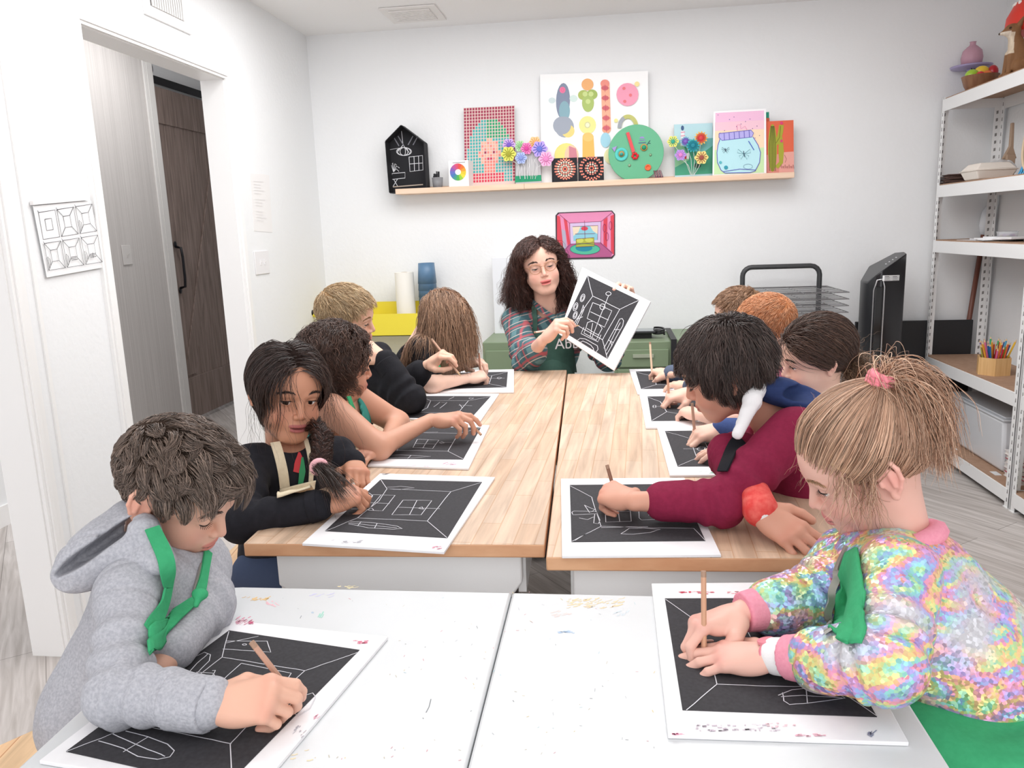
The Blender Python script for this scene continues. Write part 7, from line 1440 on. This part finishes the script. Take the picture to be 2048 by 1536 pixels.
# ---------------------------------------------------------------- boy in maroon
if want('R2'):
    G2 = Head((.217, 1.590, 1.016), (-77, 24, -12), .97)
    arms = [dict(n='R', S=PD(1545, 880, 1.78), E=PD(1462, 915, 1.56), W=PZ(1522, 1022, .800), K=PZ(1578, 1062, .778), b=(-.1, -.55, .85), pose='rest', nocuff=1, short=.80, hs=1.08),
            dict(n='L', S=PD(1585, 865, 1.50), E=PZ(1445, 1005, .80), W=PZ(1262, 1000, .80), K=PZ(1208, 982, .80), b=(.1, -.6, .8), pose='write', short=.36)]
    P = Person('R2', 'boy with thick dark hair in a maroon sweater with a red cast, reaching to draw', G2, arms, PD(1600, 960, 1.68), PD(1680, 1150, 1.75), (-.9, -.15, 0), hd=.0016, ha=.0017, skin=('#daa18a', '#d4836e', '#ba6f66'), eyes=(-20, -38), gaze=(0, -30), iris='#3a241a', brow='#4a3730')
    mr_ = fab('maroon_jersey', '#8c2646', '#7d1f3d', 110); g = P.garm+P.sleeves(1, .052, .043, .034, .005)+[neckhole(G2, .048)]; P.cloth('sweater', g+P.cut, mr_, .004, 15, .004, 20); P.g = g
    a = arms[0]; E_, W_ = A(a['E']), A(a['W']); d = unit(W_-E_); sobj('arm_cast', [rc(E_+d*.03, W_-d*.004, .038, .031, .004)], .0025, mat('cast_red', '#e2433f', .8, noise=(60, '#f27a70', .7), bump=(300, .5, .001)), P.root, disp=cloth(.0004, 90))
    sobj('cast_liner', [rc(W_-d*.002, W_+d*.004, .0235, .0235, .003)], .002, fab('white_cotton', '#f4f2f2'), P.root)
    wh = fab('hood_white', '#f3f2f4'); nb_ = fab('navy_cloth', '#2f3f6b', '#28365e', 120)
    Ns = G2.w((0, -.04, -.13)); b1, b2 = PD(1512, 745, 1.55), PD(1470, 885, 1.50)
    sobj('jacket_lapel', [rc(PD(1528, 748, 1.56), PD(1505, 800, 1.50), .017, .017, .01, fl=unit(CAM-PD(1500, 800, 1.5))), rc(PD(1505, 800, 1.50), PD(1476, 868, 1.46), .016, .011, .01, fl=unit(CAM-PD(1500, 800, 1.5)))], .003, wh, P.root, disp=cloth(.002, 60))
    sobj('hood', [ell(PD(1585, 790, 1.56), (.075, .05, .026), .02, R=frame((.2, .9, .1), (.35, 0, 1))), rc(PD(1530, 778, 1.54), PD(1590, 790, 1.53), .020, .020, .03), ell(PD(1620, 785, 1.52), (.05, .04, .016), .01, '-')], .004, nb_, P.root, disp=cloth(.003, 30))
    strap('apron_strap', g, [(1480, 880), (1462, 912), (1450, 945)], .030, fab('black_webbing', '#1f2026'), P.root, off=.008)
    legs(None, P.Pv, (-1, 0, 0), fab('jeans', '#3f4a63'), P.root)
    n = 9500; ZL = ([0, .35, .7, 1.0, 1.3, 1.6, 2.0, 2.6, 3.15], [.040, .035, .022, .0, -.015, -.025, -.045, -.062, -.066]); R0 = roots(n, ZL); D0 = R0-A([0, -.035, .10]); D0[:, 2] *= .5; D0 += A([0, .02, 0]); g0 = G2.ld((0, 0, -1))*.5+A([0, 0, -.5])
    Pn = grow2(R0, D0, 14, (.0049-.0033*np.clip((R0[:, 1]-.0)/.06, 0, 1))*rng.uniform(.7, 1.1, n), SCALP, rng.uniform(.1, 1, n)*.012+.001, 1.0, .26, g0, .18, curl=.06, fld=lambda p, t: np.stack([0*p[:, 0], -.25*t*np.sign(p[:, 1]-.02)*0+0*p[:, 0], 0*p[:, 0]], 1), pull=.06)
    build_hair('hair', P.root, G2, [(clump(Pn, 260, .65), .00065*rng.uniform(.7, 1.3, n), hcol(n, '#1f1715', '#6a5852', P=R0))], [off_(p, -.002) for p in SCALP]+[maskpr(ZL)], '#221a18', h=.0035)
    P.pencil('L', 'pencil with worn green end held by the boy in maroon', (1214, 930), .02, '#8f6a58', TZ+.007, HG)
# ---------------------------------------------------------------- dark haired child behind him
if want('R3'):
    G3 = Head((.536, 2.171, .945), (-93.5, 16, -13))
    arms = [dict(n='R', S=PD(1570, 850, 2.25), E=PZ(1500, 865, .79), W=PZ(1442, 858, .79), K=PZ(1402, 866, .785), b=(.1, -.3, .95), pose='write', short=.05),
            dict(n='L', S=PD(1640, 850, 2.0), E=PZ(1560, 905, .79), W=PZ(1490, 910, .79), K=PZ(1450, 905, .785), b=(0, 0, 1), pose='rest')]
    P = Person('R3', 'dark haired child in profile with denim blue sleeves, between the maroon boy and the shelving', G3, arms, PD(1640, 890, 2.2), PD(1700, 1000, 2.3), (-1, 0, 0), hd=.0018, ha=.0024, skin=('#f0c6b2', '#eba393', '#d08a84'), eyes=(2, -34), gaze=(0, -15), iris='#3a241a', brow='#3a2a22')
    nv_ = fab('denim_blue', '#44578a', '#38497a', 120); g = P.garm+P.sleeves(1)+[neckhole(G3, .05)]; P.cloth('shirt', g, nv_, .006, 16); legs(None, P.Pv, (-1, 0, 0), fab('jeans', '#3f4a63'), P.root)
    ZL = ([0, .35, .7, 1.0, 1.25, 1.45, 1.7, 2.0, 2.6, 3.15], [.058, .054, .036, .014, .010, .016, .010, -.035, -.060, -.066])
    n = 6500; R0 = roots(n, ZL); tie = A([0, -.085, -.055]); fld = lambda p, t: (tie-p)/(np.linalg.norm(tie-p, axis=1, keepdims=True)+.01)*.9; Pn = grow2(R0, tie-R0, 16, .011*rng.uniform(.8, 1.1, n), SCALP, rng.uniform(.1, 1, n)*.012+.002, .6, .05, (0, 0, -1), .2, fld=fld, curl=.15, cf=3, pull=.1)
    g0 = G3.ld((0, 0, -1)); m = 900; T0 = tie+rng.normal(0, .015, (m, 3)); Tn = grow2(T0, A([0, -.8, -.3])+rng.normal(0, .4, (m, 3)), 16, .006*rng.uniform(.4, 1.2, m), SCALP, .006, .9, .2, g0, .4, curl=.6, cf=5)
    build_hair('hair', P.root, G3, [(clump(Pn, 260, .4), .0007*rng.uniform(.7, 1.3, n), hcol(n, '#2a1c18', '#75594b', P=R0)), (Tn, .0006, hcol(m, '#5c4436', '#b08f70'))], [off_(p, -.006) for p in SCALP]+[maskpr(ZL)], '#2a1d19')
    P.pencil('R', 'brown pencil held by the child with the denim sleeve', (1384, 806), .0, '#c49a86', TZ+.007, HG)
# ---------------------------------------------------------------- red haired boy
if want('R4'):
    G4 = Head(PD(1528, 648, 2.66), (-62, 6, 0))
    arms = [dict(n='R', S=PD(1500, 760, 2.75), E=PZ(1440, 790, .79), W=PZ(1380, 784, .80), K=PZ(1344, 792, .79), b=(.1, -.2, 1), pose='write'), dict(n='L', S=PD(1580, 760, 2.55), E=PZ(1470, 842, .79), W=PZ(1402, 830, .785), K=PZ(1358, 816, .785), b=(.05, 0, 1), pose='curl')]
    P = Person('R4', 'boy with short orange red hair seen from behind', G4, arms, PD(1545, 790, 2.75), PD(1600, 880, 2.85), (-1, .1, 0), hd=.0025, ha=.0024, skin=('#f2c4b0', '#ee9f92', '#d98a84'), noears=(), face=True, brow='#b5683c', eyes=(-10, -34)); P.cloth('shirt', P.garm+P.sleeves(.7)+[neckhole(G4, .05)], fab('shirt_rust', '#7f3f52'), .007, 17); legs(None, P.Pv, (-1, 0, 0), fab('jeans', '#3f4a63'), P.root)
    shorthair(P, G4, '#c07a4c', '#f6bd94', n=6500, ln=.020, crown=(-.012, -.075, .065), fwd=1.1, thick=.007, noise=.12, r=.0007, capc='#c9875c', clump_=.3)
    P.pencil('R', 'pencil held by the red haired boy', (1335, 752), .0, '#d9a68a', TZ+.007, HG)
# ---------------------------------------------------------------- farthest child on the right
if want('R5'):
    G5 = Head(PD(1474, 628, 3.06), (-70, 8, 0))
    arms = [dict(n='R', S=PD(1450, 720, 3.1), E=PZ(1390, 745, .79), W=PZ(1340, 747, .79), K=PZ(1312, 740, .79), b=(.1, -.3, .9), pose='write'), dict(n='L', S=PD(1500, 720, 2.95), E=PZ(1420, 775, .79), W=PZ(1380, 772, .79), K=PZ(1355, 768, .785), b=(0, 0, 1), pose='rest')]
    P = Person('R5', 'child with short light brown hair, farthest on the right side, mostly hidden', G5, arms, PD(1485, 745, 3.12), PD(1520, 830, 3.2), (-1, 0, 0), hd=.003, ha=.0024, skin=('#f0c2ac', '#ea9d8e', '#cf8a84'), face=True, brow='#8a6a50', eyes=(-10, -34)); P.cloth('shirt', P.garm+P.sleeves(1)+[neckhole(G5, .05)], fab('shirt_grey', '#5a6478'), .008, 18); legs(None, P.Pv, (-1, 0, 0), fab('jeans', '#3f4a63'), P.root)
    shorthair(P, G5, '#7c5c44', '#c9a284', n=4500, ln=.030, thick=.010, noise=.25, r=.0009, capc='#83634b')
    P.pencil('R', 'pale pencil held by the farthest child on the right', (1300, 684), .0, '#e8d0b4', TZ+.007, HG)
# ================================================================ LIGHT
w = bpy.data.worlds.new('world'); scene.world = w; w.use_nodes = True
w.node_tree.nodes['Background'].inputs[0].default_value = (.99, .985, 1, 1); w.node_tree.nodes['Background'].inputs[1].default_value = 1.6
def area(name, loc, rot, sx, sy, e, c=(1, 1, 1)):
    l = bpy.data.lights.new(name, 'AREA'); l.shape = 'RECTANGLE'; l.size = sx; l.size_y = sy; l.energy = e; l.color = c
    o = bpy.data.objects.new(name, l); col.objects.link(o); o.location = loc; o.rotation_euler = rot
area('ceiling_panel_light', (-.25, 2.9, CZ-.02), (0, 0, 0), 2.4, 1.9, 58, (.995, .995, 1))
area('ceiling_panel_light', (.1, .2, CZ-.02), (0, 0, 0), 1.8, 1.2, 8, (1, .992, .985))
area('window_daylight', (.2, -1.45, 1.6), (math.radians(90), 0, 0), 3.0, 1.6, 10, (.97, .98, 1))
area('hall_light', (-2.35, 4.3, HC-.02), (0, 0, 0), .4, .4, 12)
area('side_room_light', (-2.4, 1.5, HC-.02), (0, 0, 0), .6, .6, 4)
scene.view_settings.view_transform = 'Standard'; scene.view_settings.look = 'None'; scene.view_settings.gamma = 1; scene.view_settings.exposure = 0.0
try: scene.view_settings.use_curve_mapping = False
except Exception: pass
